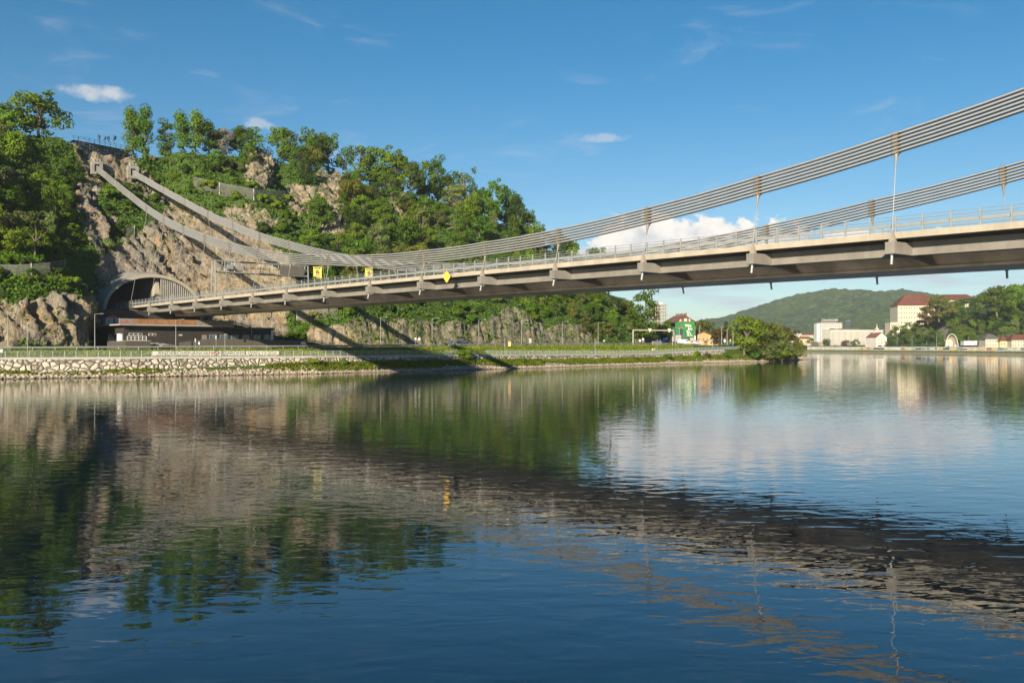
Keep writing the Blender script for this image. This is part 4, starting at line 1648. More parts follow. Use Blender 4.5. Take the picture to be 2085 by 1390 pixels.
sign_on_post("orange_board", "narrow orange-brown board on the grass embankment", "board", 1037.5, 695, 706, 5.5, 10, 15.2, MAT['orange_wall'])
sign_on_post("traffic_sign", "small white post sign in front of the sloping dark wall", "traffic sign", 405.5, 696, 705, 2.4, 5, 18.5, MAT['white'])
sign_on_post("traffic_sign", "thin grey post sign left of the white post sign", "traffic sign", 398, 689, 705, 2.2, 7, 18.5, MAT['galv'])
sign_on_post("traffic_sign", "thin grey post sign before the dark wall near the graffiti", "traffic sign", 440, 683, 705, 2.2, 7, 18.5, MAT['galv'])
sign_on_post("info_panel", "white info panel behind the railing at the far left", "info panel", 2, 711, 722, 8, 6, 10.5, MAT['white'], zf=z_prom)


# ------------------------------------------------------------------ graffiti wall under the road edge
def graffiti_wall():
    p0, t0 = at_px(311, 11.2, z_prom)
    p1, t1 = at_px(568, 11.2, z_prom)
    root = thing("graffiti_wall", "low pale wall covered in dark graffiti letters behind the railing", "graffiti wall", tuple((p0 + p1) / 2))
    zb, zt = 3.6, 5.05
    d = (p1 - p0).normalized()
    nrm = Vector((d.y, -d.x, 0))
    mbx = MB()
    mbx.hexa([p0 * 1, p1 * 1, p1 - nrm * .4, p0 - nrm * .4, Vector((*p0.xy, zt)), Vector((*p1.xy, zt)), Vector((*(p1 - nrm * .4).xy, zt)), Vector((*(p0 - nrm * .4).xy, zt))])
    mbx.build("wall", MAT['offwhite'], root)
    L = (p1 - p0).length
    M = frame(Vector((*(p0 + d * (L * .245)).xy, 4.50)) + nrm * .02, d, VZ, nrm)
    text("lettering", "/ENDEROHSNANOAN", 1.15, M, MAT['graffiti'], root, .01)
    M = frame(Vector((*(p0 + d * (L * .505)).xy, 4.50)) + nrm * .02, d, VZ, nrm)
    text("lettering", "SH!", 1.35, M, MAT['black'], root, .02, bold=.03)
    M = frame(Vector((*(p0 + d * (L * .755)).xy, 4.50)) + nrm * .02, d, VZ, nrm)
    text("lettering", "IDAROEEN EVAN 12 2OZ", 1.1, M, MAT['graffiti'], root, .01)
    mbx = MB().box(Vector((*(p0 + d * L * .455).xy, 4.6)) + nrm * .03, (.04, .9, .4), (nrm, d, VZ))
    mbx.build("red_tag", MAT['red'], root)


graffiti_wall()


# ------------------------------------------------------------------ operations building and terraces under the deck
def ops_building():
    root = thing("operations_building", "long dark flat-roofed building with a window row tucked under the bridge", "building", tuple(K(60, 45, 5)))
    zb = 4.6
    ax = (VT, VU, VZ)

    def slab(t0, t1, u0, u1, z0, z1, name, mat, parent=root):
        return MB().box(K((t0 + t1) / 2, (u0 + u1) / 2, (z0 + z1) / 2), (t1 - t0, u1 - u0, z1 - z0), ax).build(name, mat, parent)
    u0 = 33.0
    def tp(px, u=u0):
        return t_at(px, u)
    wall = slab(tp(252), tp(557), u0, u0 + 32, zb, 10.6, "wall", MAT['black_clad'])
    slab(tp(252) - .3, tp(557) + .3, u0 - .25, u0 + 32, 10.6, 10.95, "roof", MAT['grey_clad'])
    slab(tp(552), tp(556), u0 - .12, u0 - .02, 7.6, 10.3, "white_strip", MAT['white'])
    # the six windows of the right half
    for k, px in enumerate((433.5, 455.5, 478, 500.5, 523, 545)):
        t = tp(px)
        w = 1.05
        fr = slab(t - w, t + w, u0 - .07, u0 - .005, 6.95, 9.0, "window", MAT['galv'])
        slab(t - w + .12, t - .05, u0 - .10, u0 - .072, 7.05, 8.9, "pane", MAT['glass'], fr)
        slab(t + .05, t + w - .12, u0 - .10, u0 - .072, 7.05, 8.9, "pane", MAT['glass'], fr)
    for px0, px1, z0, z1 in ((262, 290, 8.6, 9.15), (302, 318, 8.6, 9.15), (364, 371, 8.65, 8.95)):
        fr = slab(tp(px0), tp(px1), u0 - .08, u0 - .005, z0, z1, "strip_window", MAT['offwhite'])
        n = 3 if px1 - px0 > 20 else (2 if px1 - px0 > 10 else 0)
        a, b = tp(px0), tp(px1)
        for k in range(n):
            q0, q1 = a + (b - a) * (k + .12) / n, a + (b - a) * (k + .88) / n
            slab(q0, q1, u0 - .11, u0 - .082, z0 + .1, z1 - .1, "pane", MAT['dark'], fr)
    slab(tp(411), tp(421), u0 - .06, u0 - .005, 5.6, 8.9, "door", MAT['grey_panel'])
    slab(tp(510.5), tp(511.5), u0 - .4, u0 - .25, 6.0, 10.9, "downpipe", MAT['galv'])
    # upper terrace with the orange panel balustrade
    ta, tb = tp(238), tp(470)
    slab(ta, tb, u0 - 1.6, u0 + 32, 10.97, 11.25, "terrace_slab", MAT['concrete_grey'])
    npan = 17
    for k in range(npan):
        q0 = ta + (tb - ta) * k / npan
        q1 = ta + (tb - ta) * (k + .93) / npan
        mt = MAT['orange_panel'] if 1 < k < 11 else MAT['grey_panel']
        slab(q0, q1, u0 - 1.55, u0 - 1.47, 11.3, 12.55, "balustrade_panel", mt)
    for k in range(npan + 1):
        q = ta + (tb - ta) * k / npan
        slab(q - .06, q + .06, u0 - 1.46, u0 - 1.3, 11.25, 12.6, "balustrade_post", MAT['galv'])
    M = frame(K(ta + 1.3, u0 - 1.57, 11.75), VT, VZ, -VU)
    text("lettering", "DANA", .8, M, MAT['red'], root, .005)
    # bearing blocks between terrace and deck
    for px in (262, 270, 282):
        slab(tp(px), tp(px) + 1.0, u0 + 14, u0 + 16, 11.26, 13.2, "bearing_block", MAT['concrete_grey'])
    slab(tp(268), tp(284), u0 + 14, u0 + 16, 13.22, 13.7, "red_beam", MAT['red'])
    slab(tp(240), tp(470), u0 + 17, u0 + 32, 11.26, 15.2, "abutment", MAT['black_clad'])


ops_building()


def retaining(name, label, loop_tu, z0, ztops, mat):
    root = None
    mbx = MB()
    n = len(loop_tu)
    v = [K(t, u, z0) for t, u in loop_tu] + [K(t, u, z) for (t, u), z in zip(loop_tu, ztops)]
    mbx.add(v, [tuple(range(n - 1, -1, -1)), tuple(range(n, 2 * n))] + [(i, (i + 1) % n, n + (i + 1) % n, n + i) for i in range(n)])
    o = mbx.build(name, mat)
    return tag(o, label, "wall")


def tq(px, u):
    return t_at(px, u)


u1 = 24.0
retaining("retaining_wall", "low grey-brown clad retaining wall at the rock's foot below the white terrace rail",
          [(tq(222, u1), u1), (tq(256, u1 - .5), u1 - .5), (tq(306, u1 + .2), u1 + .2), (tq(306, u1 + 5), u1 + 5), (tq(222, u1 + 5), u1 + 5)], 4.6, [7.25] * 5, MAT['grey_clad'])
retaining("retaining_wall", "dark gable-shaped retaining wall rising to a low peak before the window row",
          [(tq(364, u1), u1), (tq(428, u1), u1), (tq(615, u1 + .3), u1 + .3), (tq(622, u1 + 4), u1 + 4), (tq(428, u1 + 5), u1 + 5), (tq(364, u1 + 4), u1 + 4)], 4.6, [6.95, 7.9, 7.55, 7.4, 7.9, 6.95], MAT['grey_clad'])


def terrace_rail():
    u = u1 + 1.2
    ta, tb = tq(259, u), tq(298, u)
    root = thing("terrace_railing", "short white railing on top of the low retaining wall", "railing", tuple(K((ta + tb) / 2, u, 7.3)))
    mbx = MB()
    for z in (7.45, 7.95, 8.35):
        mbx.tube([K(ta, u, z), K(tb, u, z)], .05, 5)
    mbx.build("rail", MAT['white'], root)
    for k in range(6):
        t = ta + (tb - ta) * k / 5
        MB().box(K(t, u, 7.78), (.10, .10, 1.15), (VT, VU, VZ)).build("post", MAT['white'], root)
    MB().box(K((ta + tb) / 2, u + .3, 7.30), (tb - ta + 2, 1.4, .12), (VT, VU, VZ)).build("kerb", MAT['concrete'], root)


terrace_rail()
_t = tq(245, 30.0)
tk = thing("water_tank", "upright white cylinder tank beside the dark building's left end", "tank", tuple(K(_t, 30, 7)))
MB().tube([K(_t, 30, 6.2), K(_t, 30, 8.9)], .75, 16).build("shell", MAT['white'], tk)
MB().tube([K(_t, 30, 8.9), K(_t, 30, 9.05)], [.78, .5], 16).build("lid", MAT['galv'], tk)
retaining("plinth", "dark sloping ramp wall between the left rock and the building",
          [(tq(218, 27), 27), (tq(252, 27), 27), (tq(252, 40), 40), (tq(222, 40), 40)], 4.6, [7.0, 6.2, 7.4, 9.4], MAT['grey_clad'])
# gravel heap before the building
V, nn = [], 22
ga, gb = tq(306, 26), tq(372, 26)
for i in range(nn):
    for j in range(8):
        t = ga + (gb - ga) * i / (nn - 1)
        u = 24.8 + j * 1.1
        V.append(tuple(K(t, u, 5.0 + 1.25 * math.sin(math.pi * (i + .5) / nn) ** .5 + .10 * j + .12 * float(vnoise(t * 1.5, u * 1.5, 0, 4)))))
tag(np_mesh("gravel_bed", V, grid_faces(nn, 8), MAT['gravel_path'], None, True), "beige gravel bed between the two dark retaining walls", None, None, 'structure')


# ------------------------------------------------------------------ rockfall nets
def net_mat():
    m = bpy.data.materials.new('wire_net')
    m.use_nodes = True
    nt = m.node_tree
    nt.nodes.clear()
    out = nt.nodes.new('ShaderNodeOutputMaterial')
    d = nt.nodes.new('ShaderNodeBsdfDiffuse')
    d.inputs['Color'].default_value = (0.16, 0.16, 0.14, 1)
    tr = nt.nodes.new('ShaderNodeBsdfTransparent')
    mx = nt.nodes.new('ShaderNodeMixShader')
    n = pos_noise(nt, 5.0, 3, 0.7)
    f = ramp(nt, n, [(0.35, (0.35, 0.35, 0.35)), (0.65, (0.6, 0.6, 0.6))])
    nt.links.new(f, mx.inputs[0])
    nt.links.new(tr.outputs[0], mx.inputs[1])
    nt.links.new(d.outputs[0], mx.inputs[2])
    nt.links.new(mx.outputs[0], out.inputs['Surface'])
    return m


MAT['mesh_net'] = net_mat()


def rock_net(label, pts_px, hpx, posts):
    pts = []
    for px, py in pts_px:
        h = hit(px, py)
        if h:
            pts.append(h[0] - VU * 0.6)
    if len(pts) < 2:
        return
    root = thing("rockfall_net", label, "rockfall net", tuple(pts[len(pts) // 2]), "rockfall nets on the cliff")
    hs = [hpx / F_PX * p.y for p in pts]
    V, F = [], []
    for p, h in zip(pts, hs):
        V += [p - VZ * .6, p + VZ * h * .55 - VU * 0.15, p + VZ * h]
    for i in range(len(pts) - 1):
        for k in range(2):
            F.append((i * 3 + k, (i + 1) * 3 + k, (i + 1) * 3 + k + 1, i * 3 + k + 1))
    mbx = MB()
    mbx.add(V, F)
    mbx.build("wire_mesh", MAT['mesh_net'], root)
    mbx = MB()
    mbx.tube([p + VZ * h for p, h in zip(pts, hs)], .05, 4)
    mbx.tube([p + VZ * h * .3 for p, h in zip(pts, hs)], .03, 4)
    mbx.build("cable", MAT['galv'], root)
    for i in posts:
        if i < len(pts):
            MB().box(pts[i] + VZ * (hs[i] / 2), (.16, .16, hs[i] + .5)).build("post", MAT['galv'], root)


rock_net("grey rockfall net on posts across the left slope above the foot cliff", [(-20, 566), (30, 566), (62, 565), (100, 562), (131, 556)], 26, (2, 4))
rock_net("grey rockfall net on the green ledge above the rock face", [(392, 385), (445, 396), (515, 408), (580, 412)], 22, (1, 2))
rock_net("grey rockfall net with steel cables under the deck right of the building", [(602, 655), (640, 652), (685, 648)], 22, (0,))
rock_net("short rockfall net in the shaded gully above the portal", [(255, 488), (272, 480)], 18, (1,))


# ------------------------------------------------------------------ crest above the anchorages: dry wall, fence, saplings
def crest():
    pts = []
    for px, py in ((150, 285), (170, 288), (190, 292), (210, 296), (235, 301), (262, 306)):
        d = ip(px, [150, 262], [292, 318])
        pts.append(pix(px, py, float(d)))
    root = thing("terrace_wall", "grey stacked boulder wall on the crest above the cable anchorages", "stone wall", tuple(pts[2]))
    V = []
    for p in pts:
        for k in range(7):
            a = k / 6
            q = p - VZ * (a * 6.5) - VU * (a * 3.4)
            V.append(tuple(q + Vector((0, 0, 0))))
    MAT['dark_stone'] = stone_mat('boulder_stone', 0.7, (0.10, 0.098, 0.095), (0.25, 0.24, 0.22), (0.03, 0.03, 0.03), 1.0)
    np_mesh("stone_face", V, grid_faces(len(pts), 7), MAT['dark_stone'], root)
    V = []
    for p in pts:
        V += [tuple(p), tuple(p + VU * 5 + VZ * 0.1)]
    np_mesh("terrace_top", V, grid_faces(len(pts), 2), MAT['bank'], root)
    line = [p + VU * .5 for p in pts]
    fence("crest_fence", "thin dark fence along the crest above the boulder wall", "fence", line, 2.6, 1.5, ((1.45, .05), (.8, .04)), MAT['steel_dark'], (.12, .12))
    return pts


crest_pts = crest()


# ------------------------------------------------------------------ vehicles
def car(name, label, cat, loc, yaw, L=4.4, W=1.8, H=1.45, paint='dark_car', van=False):
    root = thing(name, label, cat, tuple(loc))
    ca, sa = math.cos(yaw), math.sin(yaw)
    fx, fy = Vector((ca, sa, 0)), Vector((-sa, ca, 0))

    def P(a, b, c):
        return Vector(loc) + fx * a + fy * b + VZ * c
    if van:
        prof = [(-.5, .35), (.5, .35), (.5, .62 * H / 1.0 * .55), (.40, .62 * H), (.24, H), (-.5, H)]
    else:
        prof = [(-.5, .32), (.5, .32), (.5, .5 * H), (.28, .60 * H), (.12, H), (-.30, H), (-.44, .66 * H), (-.5, .62 * H)]
    mbx = MB()
    mbx.prism([P(a * L, -W / 2, z) for a, z in prof], fy * W)
    b = mbx.build("body", MAT[paint], root)
    bm = bmesh.new()
    bm.from_mesh(b.data)
    bmesh.ops.bevel(bm, geom=[e for e in bm.edges], offset=.07, segments=2, affect='EDGES')
    bm.to_mesh(b.data)
    bm.free()
    for sd in (-1, 1):
        y = sd * (W / 2 + .006)
        mbx = MB()
        if van:
            mbx.prism([P(.36 * L, y, .62 * H), P(.24 * L, y, .92 * H), P(.12 * L, y, .92 * H), P(.12 * L, y, .62 * H)], fy * .01 * sd)
        else:
            mbx.prism([P(.22 * L, y, .64 * H), P(.10 * L, y, .94 * H), P(-.28 * L, y, .94 * H), P(-.38 * L, y, .68 * H)], fy * .01 * sd)
        mbx.build("window", MAT['glass'], root)
    for a in (.31, -.31):
        for sd in (-1, 1):
            c = P(a * L, sd * (W / 2 - .10), .33)
            w = MB().tube([c - fy * .11, c + fy * .11], .33, 14).build("wheel", MAT['rubber'], root)
            MB().tube([c + fy * .112 * sd, c + fy * .125 * sd], .19, 10).build("rim", MAT['galv'], w)
    for sd in (-1, 1):
        MB().box(P(.5 * L + .005, sd * W * .36, .44 * H), (.05, .3, .14), (fx, fy, VZ)).build("headlight", MAT['white'], root)
    return root


ROADYAW = math.atan2(TD[1], TD[0])
p, t = at_px(938, 27.5, z_road)
car("parked_car", "dark blue car on the road behind the tall white cabinet", "car", p, ROADYAW + math.pi, 4.6, 1.85, 1.7)
p, t = at_px(1392, 26, z_road)
car("delivery_van", "white van in front of the green mural house", "van", p + VZ * .1, ROADYAW - .5, 5.0, 2.0, 2.1, 'white', True)
p, t = at_px(1408, 27, z_road)
car("parked_car", "yellow car right of the white van", "car", p + VZ * .1, ROADYAW, 4.2, 1.8, 1.5, 'mark_yellow')
p, t = at_px(1417, 24, z_road)
car("parked_car", "small white car below the green house's right corner", "car", p + VZ * .1, ROADYAW + 2.6, 4.0, 1.8, 1.5, 'white')


# ------------------------------------------------------------------ people on the promenade
def person(label, loc, yaw, shirt, trousers, bike=False):
    h = 1.75
    J = {'pel': (0, 0, .95), 'wai': (0, 0, 1.10), 'che': (0, .02, 1.33), 'nck': (0, .03, 1.48), 'hea': (0, .05, 1.60), 'top': (0, .05, 1.72),
         'shl': (-.17, .01, 1.40), 'ell': (-.23, .03, 1.14), 'hal': (-.22, .16, .93), 'fil': (-.22, .20, .84), 'shr': (.17, .01, 1.40), 'elr': (.23, .03, 1.14), 'har': (.22, .10, .93), 'fir': (.22, .13, .84),
         'hil': (-.10, 0, .90), 'knl': (-.11, .10, .50), 'anl': (-.11, .03, .09), 'tol': (-.12, .18, .03), 'hir': (.10, 0, .90), 'knr': (.11, .02, .49), 'anr': (.11, -.15, .11), 'tor': (.12, -.02, .03)}
    if bike:
        J.update({'knl': (-.11, .38, .72), 'anl': (-.11, .20, .32), 'tol': (-.12, .34, .28), 'knr': (.11, .32, .60), 'anr': (.11, .18, .20), 'tor': (.12, .32, .15),
                  'che': (0, .16, 1.31), 'nck': (0, .22, 1.45), 'hea': (0, .27, 1.57), 'top': (0, .27, 1.69), 'shl': (-.17, .18, 1.38), 'shr': (.17, .18, 1.38),
                  'ell': (-.22, .38, 1.18), 'elr': (.22, .38, 1.18), 'hal': (-.20, .56, 1.06), 'har': (.20, .56, 1.06), 'fil': (-.20, .64, 1.05), 'fir': (.20, .64, 1.05)})
    E = [('pel', 'wai'), ('wai', 'che'), ('che', 'nck'), ('nck', 'hea'), ('hea', 'top'), ('che', 'shl'), ('shl', 'ell'), ('ell', 'hal'), ('hal', 'fil'), ('che', 'shr'), ('shr', 'elr'), ('elr', 'har'), ('har', 'fir'),
         ('pel', 'hil'), ('hil', 'knl'), ('knl', 'anl'), ('anl', 'tol'), ('pel', 'hir'), ('hir', 'knr'), ('knr', 'anr'), ('anr', 'tor')]
    rad = {'pel': .14, 'wai': .125, 'che': .14, 'nck': .055, 'hea': .095, 'top': .07, 'shl': .07, 'ell': .045, 'hal': .036, 'fil': .022, 'hil': .095, 'knl': .06, 'anl': .045, 'tol': .035}
    keys = list(J)
    me = bpy.data.meshes.new("person")
    me.from_pydata([J[k] for k in keys], [(keys.index(a), keys.index(b)) for a, b in E], [])
    o = bpy.data.objects.new("person", me)
    COL.objects.link(o)
    o.modifiers.new("skin", 'SKIN')
    for k, sv in zip(keys, me.skin_vertices[0].data):
        r = rad.get(k, rad.get(k[:-1] + 'l', .05))
        sv.radius = (r, r)
        sv.use_root = k == 'pel'
    sb = o.modifiers.new("sub", 'SUBSURF')
    sb.levels = sb.render_levels = 1
    dg = bpy.context.evaluated_depsgraph_get()
    m2 = bpy.data.meshes.new_from_object(o.evaluated_get(dg))
    bpy.data.objects.remove(o)
    for mm in (MAT['skin'], shirt, trousers, MAT['hair']):
        m2.materials.append(mm)
    for f in m2.polygons:
        c = f.center
        if c.z > 1.66 or (c.z > 1.55 and c.y < J['hea'][1] - .02):
            f.material_index = 3
        elif c.z > 1.47 or (abs(c.x) > .15 and c.z < (.98 if not bike else 0) and c.z > .8) or (bike and c.y > .5):
            f.material_index = 0
        elif c.z > .93:
            f.material_index = 1
        else:
            f.material_index = 2
        f.use_smooth = True
    o = bpy.data.objects.new("person", m2)
    COL.objects.link(o)
    o.location = loc
    o.rotation_euler = (0, 0, yaw)
    return tag(o, label, "person")


MAT['shirt_pink'] = simple('pink_cloth', (0.62, 0.34, 0.33), 0.9)
MAT['shirt_white'] = simple('white_cloth', (0.65, 0.64, 0.62), 0.9)
MAT['shirt_blue'] = simple('blue_cloth', (0.10, 0.16, 0.30), 0.9)
MAT['jeans'] = simple('dark_trousers', (0.05, 0.055, 0.07), 0.9)
p, t = at_px(1333, 8.0, z_prom)
person("person in a pale pink top walking on the promenade under the gantry", p + VZ * .04, ROADYAW - math.pi / 2, MAT['shirt_pink'], MAT['jeans'])
p, t = at_px(1329, 8.6, z_prom)
person("person in a white top walking just left of the one in pink", p + VZ * .04, ROADYAW + math.pi / 2, MAT['shirt_white'], MAT['jeans'])
p, t = at_px(1452, 8.0, z_prom)
person("person in dark blue riding a bicycle along the curving promenade", p + VZ * .04, ROADYAW + math.pi / 2, MAT['shirt_blue'], MAT['jeans'], True)


def bicycle(label, loc, yaw):
    root = thing("bicycle", label, "bicycle", tuple(loc))
    f, s = Vector((-math.sin(yaw), math.cos(yaw), 0)), Vector((math.cos(yaw), math.sin(yaw), 0))
    loc = Vector(loc)
    for d in (-.45, .62):
        c = loc + f * d + VZ * .34
        pts = [c + (f * math.cos(2 * math.pi * k / 18) + VZ * math.sin(2 * math.pi * k / 18)) * .33 for k in range(19)]
        MB().tube(pts, .022, 5, False).build("wheel", MAT['rubber'], root)
    a, b, c2, d2 = loc + f * -.45 + VZ * .34, loc + f * .02 + VZ * .30, loc + f * -.10 + VZ * .82, loc + f * .48 + VZ * .85
    mbx = MB()
    for q, r2 in ((a, b), (b, c2), (a, c2), (c2, d2), (b, d2), (d2, loc + f * .62 + VZ * .34)):
        mbx.tube([q, r2], .02, 5)
    mbx.build("frame", MAT['dark_car'], root)
    MB().box(c2 + VZ * .05, (.14, .26, .05), (s, f, VZ)).build("saddle", MAT['black'], root)
    MB().tube([d2 - s * .26 + VZ * .18 + f * .08, d2 + VZ * .16, d2 + s * .26 + VZ * .18 + f * .08], .018, 5).build("handlebar", MAT['black'], root)


bicycle("bicycle ridden by the person in dark blue", p + VZ * .04, ROADYAW + math.pi / 2)
# ================================================================== right end of the bank: gantry, houses
def road_gantry():
    pl, t0 = at_px(1289, 20.5, z_road)
    d = pl.y
    s = d / F_PX
    pr = Vector(((1372 - CX) / F_PX * (d + 9), d + 9, pl.z))
    root = thing("traffic_gantry", "pale steel portal gantry over the road with two small overhead signals", "gantry", tuple(pl))
    zt = CAM_H + (HOR - 671.5) * s
    mbx = MB()
    mbx.tube([pl - VZ * .5, Vector((*pl.xy, zt))], .22, 8)
    mbx.build("gantry_post", MAT['concrete_grey'], root)
    mbx = MB()
    dirv = (pr - pl).normalized()
    mbx.hexa([Vector((*pl.xy, zt - .28)), Vector((*pr.xy, zt - .28)), Vector((*pr.xy, zt - .28)) + dirv.cross(VZ) * .4, Vector((*pl.xy, zt - .28)) + dirv.cross(VZ) * .4,
              Vector((*pl.xy, zt + .18)), Vector((*pr.xy, zt + .18)), Vector((*pr.xy, zt + .18)) + dirv.cross(VZ) * .4, Vector((*pl.xy, zt + .18)) + dirv.cross(VZ) * .4])
    mbx.build("gantry_beam", MAT['concrete'], root)
    for dx in (-.75, .75):
        MB().tube([pr + dirv * dx - VZ * .5, Vector((*pr.xy, zt)) + dirv * dx * .15], .15, 8).build("gantry_leg", MAT['galv'], root)
    for a in (.40, .88):
        c = pl.lerp(pr, a)
        b = MB()
        b.box(Vector((*c.xy, zt + .25)) - Vector((0, .35, 0)), (1.1, .3, .55))
        b.prism([Vector((c.x - .45, c.y - .35, zt - .25)), Vector((c.x + .45, c.y - .35, zt - .25)), Vector((c.x, c.y - .35, zt - .75))], (0, -.12, 0))
        b.build("overhead_signal", MAT['white'], root)


road_gantry()

# lighter gantry, sign boards and poles before the green house
def bracket_gantry():
    d = 380
    a = pix(1370.5, 701, d)
    root = thing("bracket_sign_frame", "thin grey sign frame with chevron panel left of the grey board", "sign frame", tuple(a))
    mbx = MB()
    zt = pix(0, 667.5, d).z
    for px in (1370.5, 1383.5):
        p = pix(px, 703, d)
        mbx.tube([p, Vector((p.x, p.y, zt))], .11, 6)
    mbx.tube([Vector((a.x, d, zt)), Vector((pix(1393, 0, d).x, d, zt))], .09, 6)
    mbx.build("frame", MAT['galv'], root)
    MB().box(pix(1370.2, 690, d - .3), (3.3 * d / F_PX, .1, 9 * d / F_PX)).build("chevron_panel", MAT['white'], root)
    for k in range(3):
        p = pix(1370.2, 687 + 3 * k, d - .4)
        MB().prism([p + Vector((-.3, 0, -.15)), p + Vector((.3, 0, .1)), p + Vector((.3, 0, .4)), p + Vector((-.3, 0, .15))], (0, -.03, 0)).build("chevron", MAT['red'], root)


bracket_gantry()


def board_at(name, label, cat, px, py, wpx, hpx, d, mat, ybot=701, posts=1):
    c = pix(px, py, d)
    s = d / F_PX
    root = thing(name, label, cat, (c.x, c.y, CAM_H + (HOR - ybot) * s))
    b = MB().box(c, (wpx * s, .12, hpx * s)).build("board", mat, root)
    for k in range(posts):
        dx = 0 if posts == 1 else (-.35 + .7 * k / (posts - 1)) * wpx * s
        MB().tube([(c.x + dx, c.y + .15, c.z), (c.x + dx, c.y + .15, CAM_H + (HOR - ybot) * s)], .08, 6).build("sign_post", MAT['galv'], root)
    return root, b, c, s


r, b, c, s = board_at("direction_board", "grey back of a large direction board in front of the green house", "direction board", 1381, 688.5, 12, 13, 375, MAT['galv'], 702, 2)
for k in (-.22, .22):
    MB().box(c + Vector((0, -.1, k * 13 * s)), (12 * s, .06, .12)).build("stiffener", MAT['concrete_grey'], b)
board_at("chevron_sign", "white chevron sign on the pole at the green house's right corner", "traffic sign", 1415, 688, 3, 8, 370, MAT['white'])
board_at("traffic_sign", "small blue round sign left of the gantry's slanted leg", "traffic sign", 1344, 693, 2.6, 3, 372, MAT['blue'])
board_at("traffic_sign", "white sign pair beside the poles left of the big tree", "traffic sign", 1475.5, 693.5, 3.5, 6, 360, MAT['white'])
board_at("traffic_sign", "yellow-green sign beside the big tree's trunk", "traffic sign", 1487, 693, 2.6, 5, 362, MAT['sign_yellow'])
MBc = thing("container", "blue container behind the gantry's right leg", "container", tuple(pix(1352, 700, 392)))
MB().box(pix(1353, 693, 392), (9 * 392 / F_PX, 3, 11 * 392 / F_PX)).build("shell", MAT['blue'], MBc)
MB().box(pix(1351, 694, 390.4), (3 * 392 / F_PX, .06, 8 * 392 / F_PX)).build("door", MAT['galv'], MBc)
for px, yt, d, lb in ((1424, 663, 385, "thin pale pole right of the green house"), (1415.2, 666, 372, "pole carrying the chevron sign at the green house corner"),
                      (1469.5, 665.5, 352, "lamp pole with a tiny head before the rusty bush"), (1480.5, 670, 350, "bare pole right of the tiny-headed lamp pole"),
                      (1492.5, 666, 352, "grey pole at the left edge of the big green tree")):
    p = pix(px, 702, d)
    root = thing("pole", lb, "pole", tuple(p))
    MB().tube([p, (p.x, p.y, pix(0, yt, d).z)], [.13, .09], 8).build("shaft", MAT['galv'], root)
    MB().box((p.x + .25, p.y, pix(0, yt, d).z), (.7, .25, .1)).build("head", MAT['galv'], root)
# low concrete parapet where the road ramps down
p0, t0 = at_px(1336, 16.6, 5.0)
p1, t1 = at_px(1448, 15.5, 5.0)
mbx = MB()
n_ = Vector(((p1 - p0).y, -(p1 - p0).x, 0)).normalized()
mbx.hexa([p0 - VZ * 1.2, p1 - VZ * 1.2, p1 - VZ * 1.2 - n_ * .5, p0 - VZ * 1.2 - n_ * .5, p0 + VZ * 1.55, p1 + VZ * 1.55, p1 + VZ * 1.55 - n_ * .5, p0 + VZ * 1.55 - n_ * .5])
tag(mbx.build("parapet_wall", MAT['concrete_grey']), "long low grey parapet below the traffic gantry and the green house", "wall")
p0, _ = at_px(1330, 20.0, 6.6)
p1, _ = at_px(1348, 20.0, 6.6)
mbx = MB()
mbx.hexa([p0, p1, p1 + VU * .6, p0 + VU * .6, p0 + VZ * 1.3, p1 + VZ * 1.3, p1 + VU * .6 + VZ * 1.3, p0 + VU * .6 + VZ * 1.3])
tag(mbx.build("barrier_block", MAT['galv']), "grey barrier block under the right half of the traffic gantry", "barrier")


def gable_house(name, label, origin, yaw, W, D, He, Hr, wall, roof, cat="house", over=.4, windows=(), chim=0, front=None):
    """origin: left front ground corner; W gable width, D depth; ridge runs in depth"""
    root = thing(name, label, cat, tuple(origin))
    ca, sa = math.cos(yaw), math.sin(yaw)
    ex, ey = Vector((ca, sa, 0)), Vector((-sa, ca, 0))
    o = Vector(origin)

    def P(a, b, z):
        return o + ex * a + ey * b + VZ * z
    mbx = MB()
    mbx.prism([P(0, 0, -1), P(W, 0, -1), P(W, 0, He), P(W / 2, 0, Hr), P(0, 0, He)], ey * D)
    mbx.build("wall", wall, root)
    mbx = MB()
    sl = (Hr - He) / (W / 2)
    th = .28
    for sd in (0, 1):
        a0, a1 = (-over, W / 2) if sd == 0 else (W + over, W / 2)
        z0 = He - sl * over
        q = [P(a0, -over, z0 + .02), P(a1, -over, Hr + .02), P(a1, D + over, Hr + .02), P(a0, D + over, z0 + .02)]
        mbx.hexa([q[0], q[1], q[2], q[3], q[0] + VZ * th, q[1] + VZ * th, q[2] + VZ * th, q[3] + VZ * th])
    rf = mbx.build("roof", roof, root)
    for k in range(chim):
        MB().box(P(W / 2 + .6, D * (k + .4) / chim, Hr + .5), (.8, .8, 1.6), (ex, ey, VZ)).build("chimney", MAT['brown_roof'], rf)
    for (a, z, w, h) in windows:
        f = MB().box(P(a, -.03, z), (w, .05, h), (ex, ey, VZ)).build("window", MAT['offwhite'], root)
        MB().box(P(a, -.07, z), (w * .8, .03, h * .85), (ex, ey, VZ)).build("pane", MAT['glass'], f)
    return root, P, ex, ey


